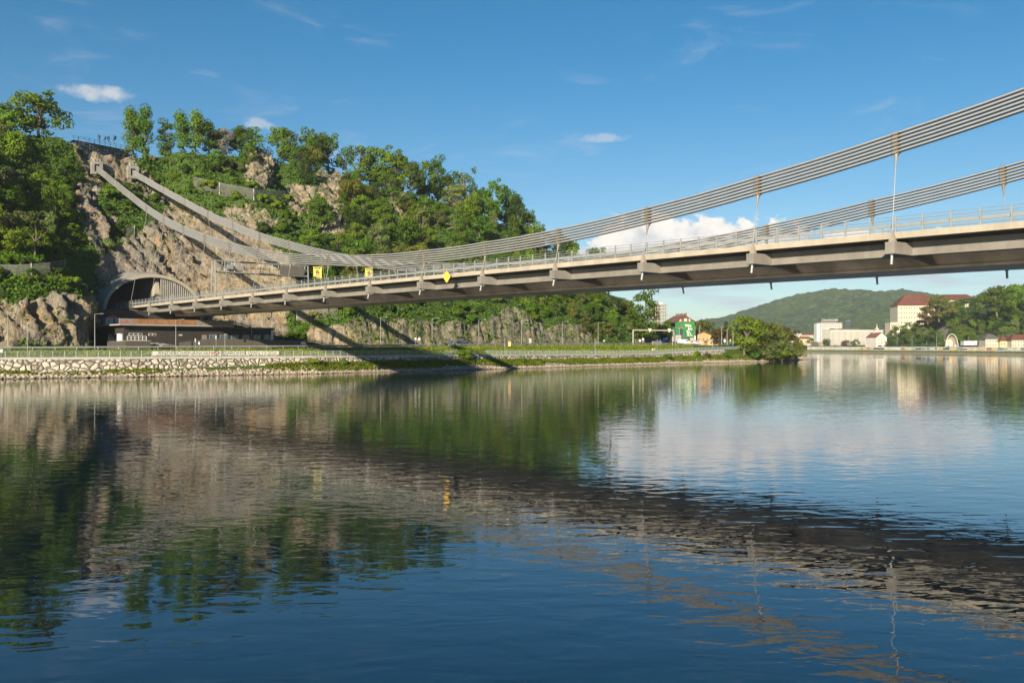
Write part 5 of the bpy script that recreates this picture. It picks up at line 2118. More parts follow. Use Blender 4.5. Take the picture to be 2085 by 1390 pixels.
def green_house():
    d = 405
    s = d / F_PX
    o = pix(1375, 702, d)
    W = 39 * s
    yaw = R(-4)
    He, Hr = (702 - 655) * s, (702 - 643) * s
    root, P, ex, ey = gable_house("mural_house", "tall green house with white lettering and dark figures painted on its gable", o, yaw, W, 17, He, Hr, MAT['green_mural'], MAT['brown_roof'], over=.9, chim=4)
    nv = -ey
    # painted attic band, figures and pale ground floor
    mbx = MB()
    z0 = He - .05
    mbx.prism([P(W * .12, -.01, z0), P(W * .88, -.01, z0), P(W * .68, -.01, z0 + 1.7), P(W * .5, -.01, z0 + 2.1), P(W * .32, -.01, z0 + 1.7)], nv * .03)
    mbx.build("attic_panel", MAT['brown_roof'], root)
    for a, b in ((.22, .3), (.46, .6), (.70, .77)):
        MB().box(P(W * (a + b) / 2, -.06, z0 + .8), (W * (b - a), .03, 1.1), (ex, ey, VZ)).build("attic_window", MAT['offwhite'], root)
    mbx = MB()
    mbx.box(P(W * .5, -.025, 1.7), (W * .96, .04, 3.6), (ex, ey, VZ))
    mbx.build("ground_floor", MAT['black_clad'], root)
    MB().box(P(W * .86, -.06, 1.7), (W * .2, .03, 2.9), (ex, ey, VZ)).build("pale_panel", MAT['galv'], root)
    MB().box(P(W * .52, -.06, 1.2), (W * .3, .03, 2.2), (ex, ey, VZ)).build("blue_panel", MAT['blue'], root)
    mbx = MB()
    for pts in ([(.18, .36), (.36, .36), (.40, .62), (.30, .74), (.2, .62)],):
        mbx.prism([P(W * a, -.01, He * b) for a, b in pts], nv * .04)
    mbx.build("painted_figure", MAT['dark_car'], root)
    mbx = MB()
    mbx.prism([P(W * .31 + .62 * math.cos(2 * math.pi * k / 16), -.05, He * .80 + .75 * math.sin(2 * math.pi * k / 16)) for k in range(16)], nv * .03)
    mbx.build("painted_face", MAT['brown_roof'], root)
    for k, (tx, a, b) in enumerate((("We", .66, .83), ("bu", .77, .70), ("fo", .67, .57), ("iLL.", .76, .45))):
        text("lettering", tx, 1.9, frame(P(W * a, -.05, He * b), ex, VZ, nv), MAT['white'], root, .02, bold=.02)


green_house()
o = pix(1415, 701, 415)
gable_house("orange_house", "low orange house with a shallow brown roof right of the green house", o, R(28), 9.5, 13, 4.3, 5.6, MAT['orange_wall'], MAT['brown_roof'], windows=((2.2, 2.2, .9, 1.1), (4.7, 2.4, .9, 1.1), (7.2, 2.2, .9, 1.1)))
o = pix(1441, 702, 400)
gable_house("low_shed", "low orange-brown shed before the rusty bush", o, R(5), 5.0, 5, 1.6, 2.0, MAT['orange_wall'], MAT['concrete_grey'], "shed", windows=((1.4, .8, .8, .8),))
o = pix(1366, 702, 470)
gable_house("village_house", "dark-roofed house with chimneys just behind the green house", o, R(10), 11, 10, 12.0, 15.0, MAT['cream'], MAT['brown_roof'], chim=3)


def frame_tower():
    """high-rise shell under construction: slabs on columns"""
    d = 1000
    s = d / F_PX
    o = pix(1329, 665, d)
    root = thing("unfinished_tower", "pale high-rise shell of open concrete floors above the trees", "tower", tuple(o))
    W, D = 31 * s, 14
    nfl = 12
    z0 = o.z - 20
    zt = pix(0, 620, d).z
    fh = (zt - z0) / nfl
    for k in range(nfl + 1):
        MB().box((o.x + W / 2, d + D / 2, z0 + k * fh), (W, D, .8)).build("floor_slab", MAT['concrete'], root)
    mbx = MB()
    for i in range(7):
        for j in (0, 1):
            mbx.box((o.x + .4 + (W - .8) * i / 6, d + .4 + (D - .8) * j, (z0 + zt) / 2), (.6, .6, zt - z0))
    mbx.build("columns", MAT['concrete'], root)
    MB().box((o.x + W * .35, d + D * .55, (z0 + zt) / 2), (W * .45, D * .6, zt - z0 - .2)).build("core", MAT['grey_clad'], root)
    MB().box((o.x + W * .40, d + D * .5, zt + 1.4), (W * .55, D * .6, 2.2)).build("roof_house", MAT['offwhite'], root)


frame_tower()


# ================================================================== right bank and town
RB = [(255, 1130), (315, 985), (345, 830), (372, 660), (400, 500), (430, 380)]     # waterline of the right bank
def rbx(y):
    return float(ip(y, [p[1] for p in RB][::-1], [p[0] for p in RB][::-1]))


def right_bank():
    ys = np.concatenate([np.arange(330, 1140, 10.0), [1160, 1250, 1400, 1700]])
    V = []
    prof = [(-6, -2.2), (0, -.1), (4, .7), (10, 1.6), (14, 1.9), (14.3, 1.9), (70, 5.3), (160, 6.5), (900, 9.0)]
    for y in ys:
        x0 = rbx(y) if y < 1140 else rbx(1130) - (y - 1130) * .25
        for a, z in prof:
            V.append((x0 + a, y, z + .25 * float(vnoise(y * .2, a * .3, 0, 3)) * (0 < z < 2)))
    tag(np_mesh("far_bank", V, grid_faces(len(ys), len(prof)), MAT['bank']), kind='structure')
    # plain land behind the bends at the far end of the reach
    mbx = MB()
    mbx.add([(-700, 1180, 1.0), (420, 1180, 1.0), (1800, 1500, 4), (1800, 3500, 8), (-900, 3500, 8)], [(0, 1, 2, 3, 4)])
    tag(mbx.build("far_plain", MAT['bank']), kind='structure')
    # quay wall with painted panels
    root = thing("quay_wall", "long low quay wall with colourful graffiti panels along the far bank", "quay wall", (rbx(800) + 16, 800, 2))
    ys = np.arange(560, 1010, 10.0)
    V = []
    for y in ys:
        x0 = rbx(y) + 16
        for a, z in ((0, 1.2), (0, 3.0), (.1, 3.0), (.4, 5.6), (1.1, 5.6)):
            V.append((x0 + a, y, z))
    np_mesh("wall", V, grid_faces(len(ys), 5), MAT['offwhite_wall'], root)
    rr = random.Random(5)
    cols = ['paint_red', 'paint_blue', 'offwhite', 'white', 'galv', 'orange_wall', 'paint_pink', 'graffiti', 'galv', 'concrete_grey', 'offwhite']
    y = 620.0
    k = 0
    while y < 905 and k < 44:
        ln = rr.uniform(3, 9)
        x0, x1 = rbx(y) + 16, rbx(y + ln) + 16
        h = rr.uniform(1.2, 2.0)
        z = 3.1
        MB().add([(x0 - .05 + .02, y, z), (x1 - .05 + .02, y + ln, z), (x1 + .25 * h / 1.7 - .06, y + ln, z + h), (x0 + .25 * h / 1.7 - .06, y, z + h),
                  (x0 + .3, y, z), (x1 + .3, y + ln, z), (x1 + .45, y + ln, z + h), (x0 + .45, y, z + h)],
                 [(0, 1, 2, 3), (0, 3, 7, 4), (1, 5, 6, 2), (3, 2, 6, 7), (0, 4, 5, 1)]).build("graffiti_panel", MAT[rr.choice(cols)], root)
        y += ln + rr.choice([0, 0, 1.5, 5])
        k += 1


MAT['paint_red'] = simple('faded_red', (.34, .11, .09), .9, var=.4)
MAT['paint_blue'] = simple('faded_blue', (.16, .22, .32), .9, var=.4)
MAT['paint_pink'] = simple('faded_pink', (.42, .26, .25), .9, var=.4)
MAT['offwhite_wall'] = simple('stained_render', (0.42, 0.40, 0.36), 0.9, var=0.3, scale=0.25)
right_bank()


def block(name, label, cat, px0, px1, ytop, ybot, d, depth, wall, floors, cols, win=(.55, .5), yaw=0.0, roofmat=None, hip=0.0, band=None, skip=None):
    s = d / F_PX
    W, H = (px1 - px0) * s, (ybot - ytop) * s
    o = pix(px0, ybot, d)
    root = thing(name, label, cat, tuple(o))
    ex, ey = Vector((math.cos(yaw), math.sin(yaw), 0)), Vector((-math.sin(yaw), math.cos(yaw), 0))

    def P(a, b, z):
        return o + ex * a + ey * b + VZ * z
    MB().box(P(W / 2, depth / 2, H / 2 - 2), (W, depth, H + 4), (ex, ey, VZ)).build("wall", wall, root)
    fh, cw = H / floors, W / cols
    for i in range(floors):
        for j in range(cols):
            if skip and skip(i, j):
                continue
            MB().box(P((j + .5) * cw, -.05, (i + .5) * fh), (cw * win[0], .1, fh * win[1]), (ex, ey, VZ)).build("window", MAT['far_window'], root)
    if hip:
        mbx = MB()
        e = .8
        zr = H + hip
        q = [P(-e, -e, H + .02), P(W + e, -e, H + .02), P(W + e, depth + e, H + .02), P(-e, depth + e, H + .02), P(hip * .9, depth / 2, zr), P(W - hip * .9, depth / 2, zr)]
        mbx.add(q, [(0, 1, 5, 4), (1, 2, 5), (2, 3, 4, 5), (3, 0, 4), (3, 2, 1, 0)])
        mbx.build("roof", roofmat or MAT['red_roof'], root)
    else:
        MB().box(P(W / 2, depth / 2, H + .35), (W + .4, depth + .4, .7), (ex, ey, VZ)).build("roof", roofmat or MAT['concrete_grey'], root)
    return root, P, W, H


r, P, W, H = block("office_tower", "white office tower with rows of small windows and rooftop lettering", "office tower", 1668.5, 1716, 658, 696, 1190, 15, MAT['offwhite'], 9, 12, (.72, .46), 0.06,
                   skip=lambda i, j: (i in (4,) and j % 4) or (i == 6 and j % 5 > 2))
MB().box(P(-1.5, 6, H / 2 - 1), (3, 12, H + 1), (Vector((1, 0, 0)), Vector((0, 1, 0)), VZ)).build("stair_wall", MAT['white'], r)
MB().box(P(W / 2 - 1, 6, H + 1.8), (W * .7, 6, 2.4), (Vector((1, 0, 0)), Vector((0, 1, 0)), VZ)).build("roof_house", MAT['grey_roof'], r)
text("lettering", "CAmnOCOM", 3.7, frame(P(W / 2 - .5, 2.5, H + 4.2), (1, 0, 0), (0, 0, 1), (0, -1, 0)), MAT['white'], r, .15)
r, P, W, H = block("colonnade_building", "long white office block with tall narrow piers beside the tower", "office building", 1691, 1812, 672, 694, 1080, 18, MAT['offwhite'], 1, 44, (.27, .82), 0.22)
MB().box(P(W / 2, 8, -1.8), (W, 17.4, 6), (Vector((math.cos(.22), math.sin(.22), 0)), Vector((-math.sin(.22), math.cos(.22), 0)), VZ)).build("plinth", MAT['concrete_grey'], r)
MB().box(P(W * .35, 9, H + 1.3), (W * .5, 8, 1.2), (Vector((math.cos(.22), math.sin(.22), 0)), Vector((-math.sin(.22), math.cos(.22), 0)), VZ)).build("roof_house", MAT['grey_roof'], r)
block("glass_tower", "slim dark teal glass tower before the wooded mountain", "tower", 1725.5, 1731.5, 653, 690, 1500, 10, MAT['teal_glass'], 9, 2, (.7, .6))
o = pix(1784, 704, 960)
gable_house("red_roof_house", "cream house with a steep red roof at the foot of the castle hill", o, R(14), 13, 17, 9.0, 14.0, MAT['offwhite'], MAT['brown_roof'], windows=((3.2, 6.2, 1.1, 1.4), (6.6, 6.2, 1.1, 1.4), (3.2, 3.2, 1.1, 1.4), (6.6, 3.2, 1.1, 1.4)))
o = pix(1769, 704, 975)
gable_house("red_roof_house", "white-walled wing with a big red roof behind the cream house", o, R(-20), 15, 22, 9.0, 17.5, MAT['offwhite'], MAT['red_roof'], chim=1)
p = pix(1785.5, 672, 1100)
ch = thing("church_turret", "small pale onion turret with a spire above the red roofs", "church turret", (p.x, p.y, 20))
MB().tube([(p.x, p.y, 15), (p.x, p.y, 25.5)], 2.6, 10).build("drum", MAT['cream'], ch)
MB().tube([(p.x, p.y, 25.5), (p.x, p.y, 26.8), (p.x, p.y, 28.3), (p.x, p.y, 29.5), (p.x, p.y, 34)], [2.7, 2.4, 1.2, .5, .08], 10).build("spire", MAT['cream'], ch)
# castle on the hill
r, P, W, H = block("castle", "large cream castle with a red hipped roof on the wooded hill", "castle", 1828, 1913, 622, 662, 960, 26, MAT['cream'], 4, 17, (.30, .42), -0.10, MAT['red_roof'], 12.5)
r2, P2, W2, H2 = block("castle", "far wing of the castle showing mostly red roof between treetops", "castle", 1916, 1986, 611, 655, 940, 24, MAT['cream'], 4, 12, (.3, .42), -0.12, MAT['red_roof'], 6.5)
r3, P3, W3, H3 = block("castle_terrace", "low cream terrace building at the castle's left foot", "terrace building", 1813, 1832, 657, 675, 955, 14, MAT['cream'], 2, 4, (.3, .4))
# yellow houses at the right edge
block("yellow_house", "yellow house with a grey gabled roof at the hill foot", "house", 2007, 2036, 690, 706, 725, 12, MAT['cream'], 2, 5, (.35, .45), -0.05, MAT['grey_roof'], 4.2)
block("yellow_house", "deeper yellow house with a red roof between its two neighbours", "house", 2037, 2059, 694, 706, 720, 11, MAT['yellow_wall'], 1, 4, (.35, .45), -0.05, MAT['red_roof'], 4.2)
block("yellow_house", "pale yellow house with a long red roof at the right edge", "house", 2060, 2102, 692, 706, 712, 12, MAT['cream'], 2, 8, (.35, .45), -0.05, MAT['red_roof'], 4.5)


def shell_portal():
    d = 800
    s = d / F_PX
    c = pix(1938, 706, d)
    root = thing("shell_portal", "pale half-dome tunnel portal at the foot of the wooded hill", "portal", tuple(c))
    rx, rz = 12.5 * s, 26 * s
    mbx = MB()
    V, F = [], []
    for i in range(13):
        a = math.pi * i / 12
        for j in range(6):
            b = (math.pi / 2) * j / 5
            V.append((c.x - rx * math.cos(a) * math.cos(b * .8), c.y + 7 * math.sin(b), c.z + rz * math.sin(a) * math.cos(b * .8)))
    for i in range(12):
        for j in range(5):
            F.append((i * 6 + j, (i + 1) * 6 + j, (i + 1) * 6 + j + 1, i * 6 + j + 1))
    mbx.add(V, F)
    mbx.build("shell", MAT['concrete'], root)
    pts = [Vector((c.x - rx * math.cos(math.pi * k / 24), c.y - .2, c.z + rz * math.sin(math.pi * k / 24))) for k in range(25)]
    MB().tube(pts, .32, 6).build("rim", MAT['offwhite'], root)
    MB().box((c.x, c.y + 5.8, c.z + rz * .28), (rx * 1.3, .3, rz * .56)).build("back_wall", MAT['cream'], root)


shell_portal()
p = pix(1956, 701, 780)
k_ = thing("kiosk", "low white kiosk roof right of the shell portal", "kiosk", tuple(p))
MB().box((p.x + 7, p.y, p.z + 1.0), (22 * 780 / F_PX * 1.2, 6, 3.4)).build("wall", MAT['white'], k_)
MB().box((p.x + 7, p.y, p.z + 2.95), (28 * 780 / F_PX, 7, .35)).build("roof", MAT['offwhite'], k_)
p = pix(1893, 700, 860)
k_ = thing("billboard", "red and cream billboard left of the shell portal", "billboard", tuple(p))
MB().box((p.x, p.y, p.z + 1.6), (8 * 860 / F_PX, .2, 7 * 860 / F_PX)).build("board", MAT['cream'], k_)
MB().box((p.x - 1.3, p.y - .12, p.z + 1.6), (2.2, .05, 7 * 860 / F_PX - .2)).build("red_field", MAT['red'], k_)
MB().tube([(p.x, p.y + .2, 4.5), (p.x, p.y + .2, p.z + 1)], .12, 6).build("sign_post", MAT['galv'], k_)
for px, yt, d, lb in ((1857, 684, 870, "thin lamp mast under the castle's right end"), (1826.5, 687, 900, "thin lamp mast left of the graffiti panels"), (1907, 681, 830, "dark flag mast left of the shell portal"),
                      (1972.5, 685, 790, "lamp mast with a short arm right of the shell portal"), (1887, 693, 850, "pale bracket mast beside the billboard"), (1746.5, 690, 980, "thin mast before the colonnade building"), (1696, 690, 1000, "mast beside the stone bridge ramp")):
    p = pix(px, 706, d)
    root = thing("mast", lb, "mast", tuple(p))
    MB().tube([p - VZ * 1, (p.x, p.y, pix(0, yt, d).z)], [.18, .10], 6).build("shaft", MAT['galv'], root)
    MB().box((p.x + .8, p.y, pix(0, yt, d).z), (1.8, .3, .15)).build("arm", MAT['galv'], root)
QUAY_CARS = [(1766, 'white', "white car parked before the red-roofed houses"), (1792, 'dark_car', "dark car parked under the trees left of the masts"), (1932, 'white', "left of two white cars in the shell portal"),
             (1942, 'white', "right of two white cars in the shell portal"), (1985, 'dark_car', "dark car right of the kiosk on the far quay"), (1999, 'red', "small red car left of the yellow houses"),
             (2052, 'dark_car', "dark car before the middle yellow house"), (2068, 'white', "white car before the pale yellow house")]
for px, paint, lb in QUAY_CARS:
    d = 770 if px > 1900 else 930
    p = pix(px, 705, d)
    car("parked_car", lb, "car", (p.x, p.y, p.z - .4), R(105) if px > 1900 else R(20), 4.4, 1.8, 1.6, paint)


def far_bridge():
    a, b = pix(1585, 703, 1180), pix(1668, 703, 1240)
    root = thing("road_bridge", "pale low road bridge crossing the river in the distance", "bridge", tuple(a))
    mbx = MB()
    z0, z1 = pix(0, 702.5, 1200).z, pix(0, 698.5, 1200).z
    mbx.hexa([Vector((a.x, a.y, z0)), Vector((b.x, b.y, z0)), Vector((b.x, b.y + 20, z0)), Vector((a.x, a.y + 20, z0)), Vector((a.x, a.y, z1)), Vector((b.x, b.y, z1)), Vector((b.x, b.y + 20, z1)), Vector((a.x, a.y + 20, z1))])
    mbx.build("deck", MAT['offwhite'], root)
    for k in (.05, .3, .68):
        p = a.lerp(b, k)
        MB().box((p.x, p.y + 8, 2.5), (3.0, 9, z0 + 3)).build("pier", MAT['concrete_grey'], root)
    mbx = MB().tube([Vector((a.x, a.y, z1 + 1)), Vector((b.x, b.y, z1 + 1))], .12, 4)
    mbx.build("railing", MAT['galv'], root)
    q = pix(1676, 706, 1180)
    st = thing("stone_abutment", "brown stone bridge abutment with a dark arch beside the office tower", "abutment", tuple(q))
    mbx = MB()
    pts = [(-8, -5), (34, -5), (34, 5.4), (20, 5.6), (-8, 7.0)]
    mbx.prism([Vector((q.x + x, q.y - 6, 5 + z)) for x, z in pts], (0, 30, 0))
    MAT['brown_stone'] = stone_mat('ashlar', .5, (.25, .2, .15), (.36, .30, .23), (.16, .13, .1), .3)
    mbx.build("wall", MAT['brown_stone'], st)
    mbx = MB()
    mbx.prism([Vector((q.x + 13 + 6.5 * math.cos(math.pi * k / 10), q.y - 6.2, 2.5 + 4.6 * math.sin(math.pi * k / 10))) for k in range(11)], (0, .1, 0))
    mbx.build("arch_shade_panel", MAT['dark'], st)  # flat near-black panel on the wall stands in for the arch's inner shade
    # moored barge in front of it
    p = Vector((pix(1692, 716, 1010).x, 1010, 0))
    bt = thing("river_barge", "small grey work boat moored before the stone abutment", "boat", tuple(p))
    mbx = MB()
    L, Wd = 17, 5
    lo = [(-L / 2 + 1.5, -Wd / 2 + .5), (L / 2 - 1, -Wd / 2 + .5), (L / 2 - .2, 0), (L / 2 - 1, Wd / 2 - .5), (-L / 2 + 1.5, Wd / 2 - .5)]
    hi = [(-L / 2 - 1, -Wd / 2), (L / 2, -Wd / 2), (L / 2 + .8, 0), (L / 2, Wd / 2), (-L / 2 - 1, Wd / 2)]
    v = [p + Vector((x, y, -.6)) for x, y in lo] + [p + Vector((x, y, 1.5)) for x, y in hi]
    mbx.add(v, [(4, 3, 2, 1, 0), (5, 6, 7, 8, 9)] + [(i, (i + 1) % 5, 5 + (i + 1) % 5, 5 + i) for i in range(5)])
    mbx.build("hull", MAT['galv'], bt)
    MB().box(p + Vector((3.5, 0, 2.8)), (5, 3, 2.6)).build("wheelhouse", MAT['offwhite'], bt)
    MB().box(p + Vector((3.5, -1.55, 3.1)), (4, .06, .9)).build("window", MAT['glass'], bt)


far_bridge()
for a in ((1606, 1632, 679, 700, 1400, MAT['offwhite'], 3, 6, None, 0, "white flat-roofed block peeping above the willow"),
          (1628, 1655, 690, 702, 1330, MAT['yellow_wall'], 2, 6, MAT['brown_roof'], 4.0, "low house with a brown roof above the distant bridge"),
          (1632, 1668, 682, 700, 1500, MAT['cream'], 3, 8, MAT['red_roof'], 3.4, "cream town house with a thin red roof left of the tower")):
    px0, px1, yt, yb, d, wm, fl, cl, rm, hip, lb = a
    block("town_house", lb, "house", px0, px1, yt, yb, d, 14, wm, fl, cl, (.4, .45), 0.05, rm, hip)


# ------------------------------------------------------------------ distant wooded mountain
def mountains():
    pts = [(1250, 690), (1330, 682), (1380, 671), (1430, 652), (1480, 645), (1530, 629), (1580, 612), (1620, 601), (1660, 594), (1695, 588), (1740, 592), (1790, 594), (1835, 590), (1862, 594), (1900, 606), (1960, 622), (2050, 640), (2200, 655), (2500, 680)]
    d = 3600.0
    xs = np.arange((1240 - CX) / F_PX * d, (2500 - CX) / F_PX * d, 6.0)
    ridge = np.interp(xs, [(p[0] - CX) / F_PX * d for p in pts], [(HOR - p[1]) / F_PX * d + CAM_H for p in pts])
    vs = np.linspace(0, 1, 150)
    X = np.repeat(xs[:, None], len(vs), 1)
    Vv = np.repeat(vs[None, :], len(xs), 0)
    Y = d - 1500 + Vv * 1750
    big = fbm(X * 0.0021, Y * 0.0016, 0.5, 4, 3)
    rid = fbm(X * 0.0045 + big, Y * 0.0018, 2.5, 4, 8, .5, True)
    prof = np.interp(Vv, [0, .15, .35, .6, .85, 1.0], [0, .10, .34, .68, 1.0, .92])
    Z = 8 + (ridge[:, None] - 8) * prof + (rid * 34 + big * 26) * np.sin(np.pi * np.clip(Vv / .86, 0, 1)) ** 1.0 * np.clip(ridge[:, None] / 160, 0, 1)
    can = np.maximum(fbm(X * 0.055, Y * 0.055, 1.5, 2, 15), -.3)
    Z = Z + can * 11.0 * np.clip(Vv * 8, 0, 1)
    m, nt, b = new_mat('forest_canopy')
    n = pos_noise(nt, 0.045, 6, 0.7)
    n2 = pos_noise(nt, 0.004, 5, 0.6)
    c1 = ramp(nt, n, [(0.34, (0.010, 0.024, 0.012)), (0.5, (0.034, 0.060, 0.018)), (0.66, (0.085, 0.125, 0.03))])
    f = ramp(nt, n2, [(0.48, (0, 0, 0)), (0.6, (.8, .8, .8))])
    c2 = ramp(nt, n, [(0.3, (0.022, 0.042, 0.010)), (0.7, (0.075, 0.105, 0.024))])
    nt.links.new(mixc(nt, f, c1, c2), b.inputs['Base Color'])
    b.inputs['Roughness'].default_value = 1
    b.inputs['Specular IOR Level'].default_value = 0
    o = np_mesh("wooded_mountain", np.stack([X, Y, Z], -1).reshape(-1, 3), grid_faces(*X.shape), m)
    tag(o, kind='structure')


mountains()


# ------------------------------------------------------------------ wooded hill of the right bank (ground under its trees)
RH = [(1795, 708), (1815, 690), (1835, 676), (1870, 664), (1930, 655), (1985, 640), (2010, 618), (2040, 600), (2085, 596), (2160, 598)]


def rh_z(x, y):
    """height of the castle hill"""
    px = CX + F_PX * x / np.maximum(y, 880.0)
    top = (HOR - np.interp(px, [p[0] for p in RH], [p[1] for p in RH])) / F_PX * 880 + CAM_H
    xb = np.interp(y, [p[1] for p in RB][::-1], [p[0] for p in RB][::-1])
    inl = np.clip((x - xb - 42) / 75.0, 0, 1)
    return 5.0 + (top - 5.0) * np.interp(inl, [0, .06, .3, .7, 1], [0, .16, .45, .86, 1]) * np.clip((px - 1790) / 40, 0, 1)


def right_hill():
    xs = np.arange(330, 640, 3.0)
    ys = np.arange(600, 1060, 5.0)
    X, Y = np.meshgrid(xs, ys, indexing='ij')
    Z = rh_z(X, Y)
    Z = Z + fbm(X * .05, Y * .05, 0, 4, 6) * 3.5 * np.clip((Z - 6) / 6, 0, 1)
    xb = np.interp(Y, [p[1] for p in RB][::-1], [p[0] for p in RB][::-1])
    Z = np.where(X < xb + 41, -2.6, Z)
    F = grid_faces(*X.shape)
    ok = (Z.ravel()[F] > -2).all(1)
    px, py = proj(X, Y, Z)
    veg = np.ones_like(Z)
    for poly in ([(1905, 690), (1920, 655), (1932, 655), (1930, 680), (1915, 700)], [(1965, 640), (1985, 636), (1985, 655), (1965, 655)], [(2030, 670), (2055, 660), (2050, 685)]):
        veg[in_poly(px, py, poly)] = 0.1
    o = np_mesh("castle_hill", np.stack([X, Y, Z], -1).reshape(-1, 3), F[ok], MAT['rock'], None, False, {'veg': veg.ravel(), 'grey': np.full(Z.size, .6)})
    tag(o, kind='structure')


right_hill()
# ================================================================== vegetation
from mathutils.bvhtree import BVHTree
rng = np.random.default_rng(11)


def leaf_quads(C, N, size, aspect=0.75):
    """one quad per centre C with normal N"""
    n = len(C)
    r = rng.normal(size=(n, 3))
    A = np.cross(N, r)
    A /= np.linalg.norm(A, axis=1, keepdims=True) + 1e-9
    Bv = np.cross(N, A)
    s = (size * rng.uniform(.65, 1.35, n))[:, None]
    V = np.stack([C - A * s * .5 - Bv * s * aspect * .28, C + A * s * .12 - Bv * s * aspect * .5, C + A * s * .5 + Bv * s * aspect * .25, C - A * s * .15 + Bv * s * aspect * .5], 1)
    return V.reshape(-1, 3)


def quads(V):
    return np.arange(len(V)).reshape(-1, 4)


def crown_data(shape, H, npuff, nleaf, leaf, seed):
    g = np.random.default_rng(seed)
    prm = {'round': (.53, .34, .45), 'tall': (.52, .21, .47), 'wide': (.56, .46, .42), 'open': (.58, .28, .42), 'willow': (.60, .42, .40), 'shrub': (.42, .55, .5), 'cone': (.52, .20, .48)}[shape]
    cz, rx, rz = prm[0] * H, prm[1] * H, prm[2] * H
    P, Rr = [], []
    for k in range(npuff):
        d = g.normal(size=3)
        d /= np.linalg.norm(d)
        if shape == 'shrub':
            d[2] = abs(d[2]) * .9 - .12
        rr = g.uniform(.45, 1.0) ** .6 * (g.uniform(1.05, 1.28) if g.random() < .22 else 1.0)
        q = np.array([d[0] * rx * rr, d[1] * rx * rr, cz + d[2] * rz * rr])
        if shape == 'cone':
            zz = g.uniform(.08, 1.0)
            a = g.uniform(0, 6.28)
            q = np.array([math.cos(a) * rx * (1.02 - zz) * g.uniform(.6, 1), math.sin(a) * rx * (1.02 - zz) * g.uniform(.6, 1), .1 * H + zz * .9 * H])
        # lean and lumps
        q[:2] *= 1 + .25 * math.sin(q[2] * 1.3 + seed)
        P.append(q)
        Rr.append(H * (.055 + .115 * g.random() ** 1.2) * (1.15 if shape in ('wide', 'round') else 1.0) * (.6 if shape == 'cone' else 1) * (1.9 if shape == 'shrub' else 1))
    Cs, Ns = [], []
    for q, r in zip(P, Rr):
        m = int(nleaf * (r / (H * .11)) ** 1.5)
        d = g.normal(size=(m, 3))
        d /= np.linalg.norm(d, axis=1, keepdims=True)
        rad = r * g.uniform(.35, 1.08, m) ** .55
        sq = np.array([1.15, 1.15, .80])
        c = q + d * rad[:, None] * sq
        if shape == 'willow':
            c[:, 2] -= np.abs(g.normal(size=m)) * r * 1.3 * np.clip((np.hypot(c[:, 0], c[:, 1]) / rx), 0, 1)
        nn = d * 1.15 + np.array([0, 0, .25]) + g.normal(size=(m, 3)) * .42
        nn /= np.linalg.norm(nn, axis=1, keepdims=True)
        c[:, 2] = np.maximum(c[:, 2], .02 * H)
        Cs.append(c)
        Ns.append(nn)
    return np.array(P), np.concatenate(Cs), np.concatenate(Ns)


VARIANTS = {}


def make_variant(shape, H, npuff, nleaf, leaf, seed):
    P, C, N = crown_data(shape, H, npuff, nleaf, leaf, seed)
    V = leaf_quads(C, N, leaf)
    me = bpy.data.meshes.new("crown")
    F = quads(V)
    me.vertices.add(len(V))
    me.vertices.foreach_set('co', V.astype(np.float32).ravel())
    me.loops.add(F.size)
    me.loops.foreach_set('vertex_index', F.astype(np.int32).ravel())
    me.polygons.add(len(F))
    me.polygons.foreach_set('loop_start', np.arange(0, F.size, 4, dtype=np.int32))
    me.polygons.foreach_set('loop_total', np.full(len(F), 4, np.int32))
    me.update(calc_edges=True)
    me.materials.append(MAT['leaf_mid'])
    g = random.Random(seed)
    mbx = MB()
    if shape == 'shrub':
        for k in range(6):
            q = Vector(P[k])
            mbx.tube([(0, 0, -.3), (q.x * .4, q.y * .4, q.z * .5), q], [.03 * H / 3, .025 * H / 3, .01], 5)
    else:
        r0 = H * .022
        tz = (.80 if shape != 'cone' else .95) * H
        bend = [Vector((g.uniform(-.02, .02) * H, g.uniform(-.02, .02) * H, 0)) for _ in range(4)]
        tr = [Vector((0, 0, -.6)), Vector((0, 0, .15 * H)) + bend[0], Vector((0, 0, .38 * H)) + bend[1], Vector((0, 0, .6 * H)) + bend[2], Vector((0, 0, tz)) + bend[3]]
        mbx.tube(tr, [r0 * 1.35, r0, r0 * .8, r0 * .5, r0 * .15], 7)
        if shape != 'cone':
            for k in range(min(9, len(P))):
                q = Vector(P[k])
                z0 = min(max(.28 * H, q.z * .55), .6 * H)
                b0 = Vector((bend[1].x, bend[1].y, z0))
                mbx.tube([b0, b0.lerp(q, .55) + VZ * .03 * H, q], [r0 * .55, r0 * .33, r0 * .08], 5)
    bm_ = mbx.build("trunk", MAT['bark'])
    tm = bm_.data
    bpy.data.objects.remove(bm_)
    return me, tm, H


for shp, H, npf, nl, lf, seeds in (('round', 10, 30, 90, .44, (1, 2, 3)), ('tall', 10, 26, 80, .42, (4, 5, 6)), ('wide', 10, 36, 85, .46, (7, 8)), ('open', 10, 17, 70, .42, (9, 10)),
                                   ('willow', 10, 34, 95, .42, (12, 13)), ('cone', 10, 40, 50, .40, (14,)), ('shrub', 3, 14, 70, .30, (15, 16, 17, 18))):
    VARIANTS[shp] = [make_variant(shp, H, npf, nl, lf, s) for s in seeds]

PLANTS = []      # (root, px, py, colour word, kind word, zone)
LEAFW = {'leaf_bright': 'bright green', 'leaf_mid': 'mid-green', 'leaf_dark': 'dark green', 'leaf_pale': 'pale green', 'leaf_olive': 'olive green', 'leaf_rust': 'rusty brown', 'blossom': 'cream-flowering'}


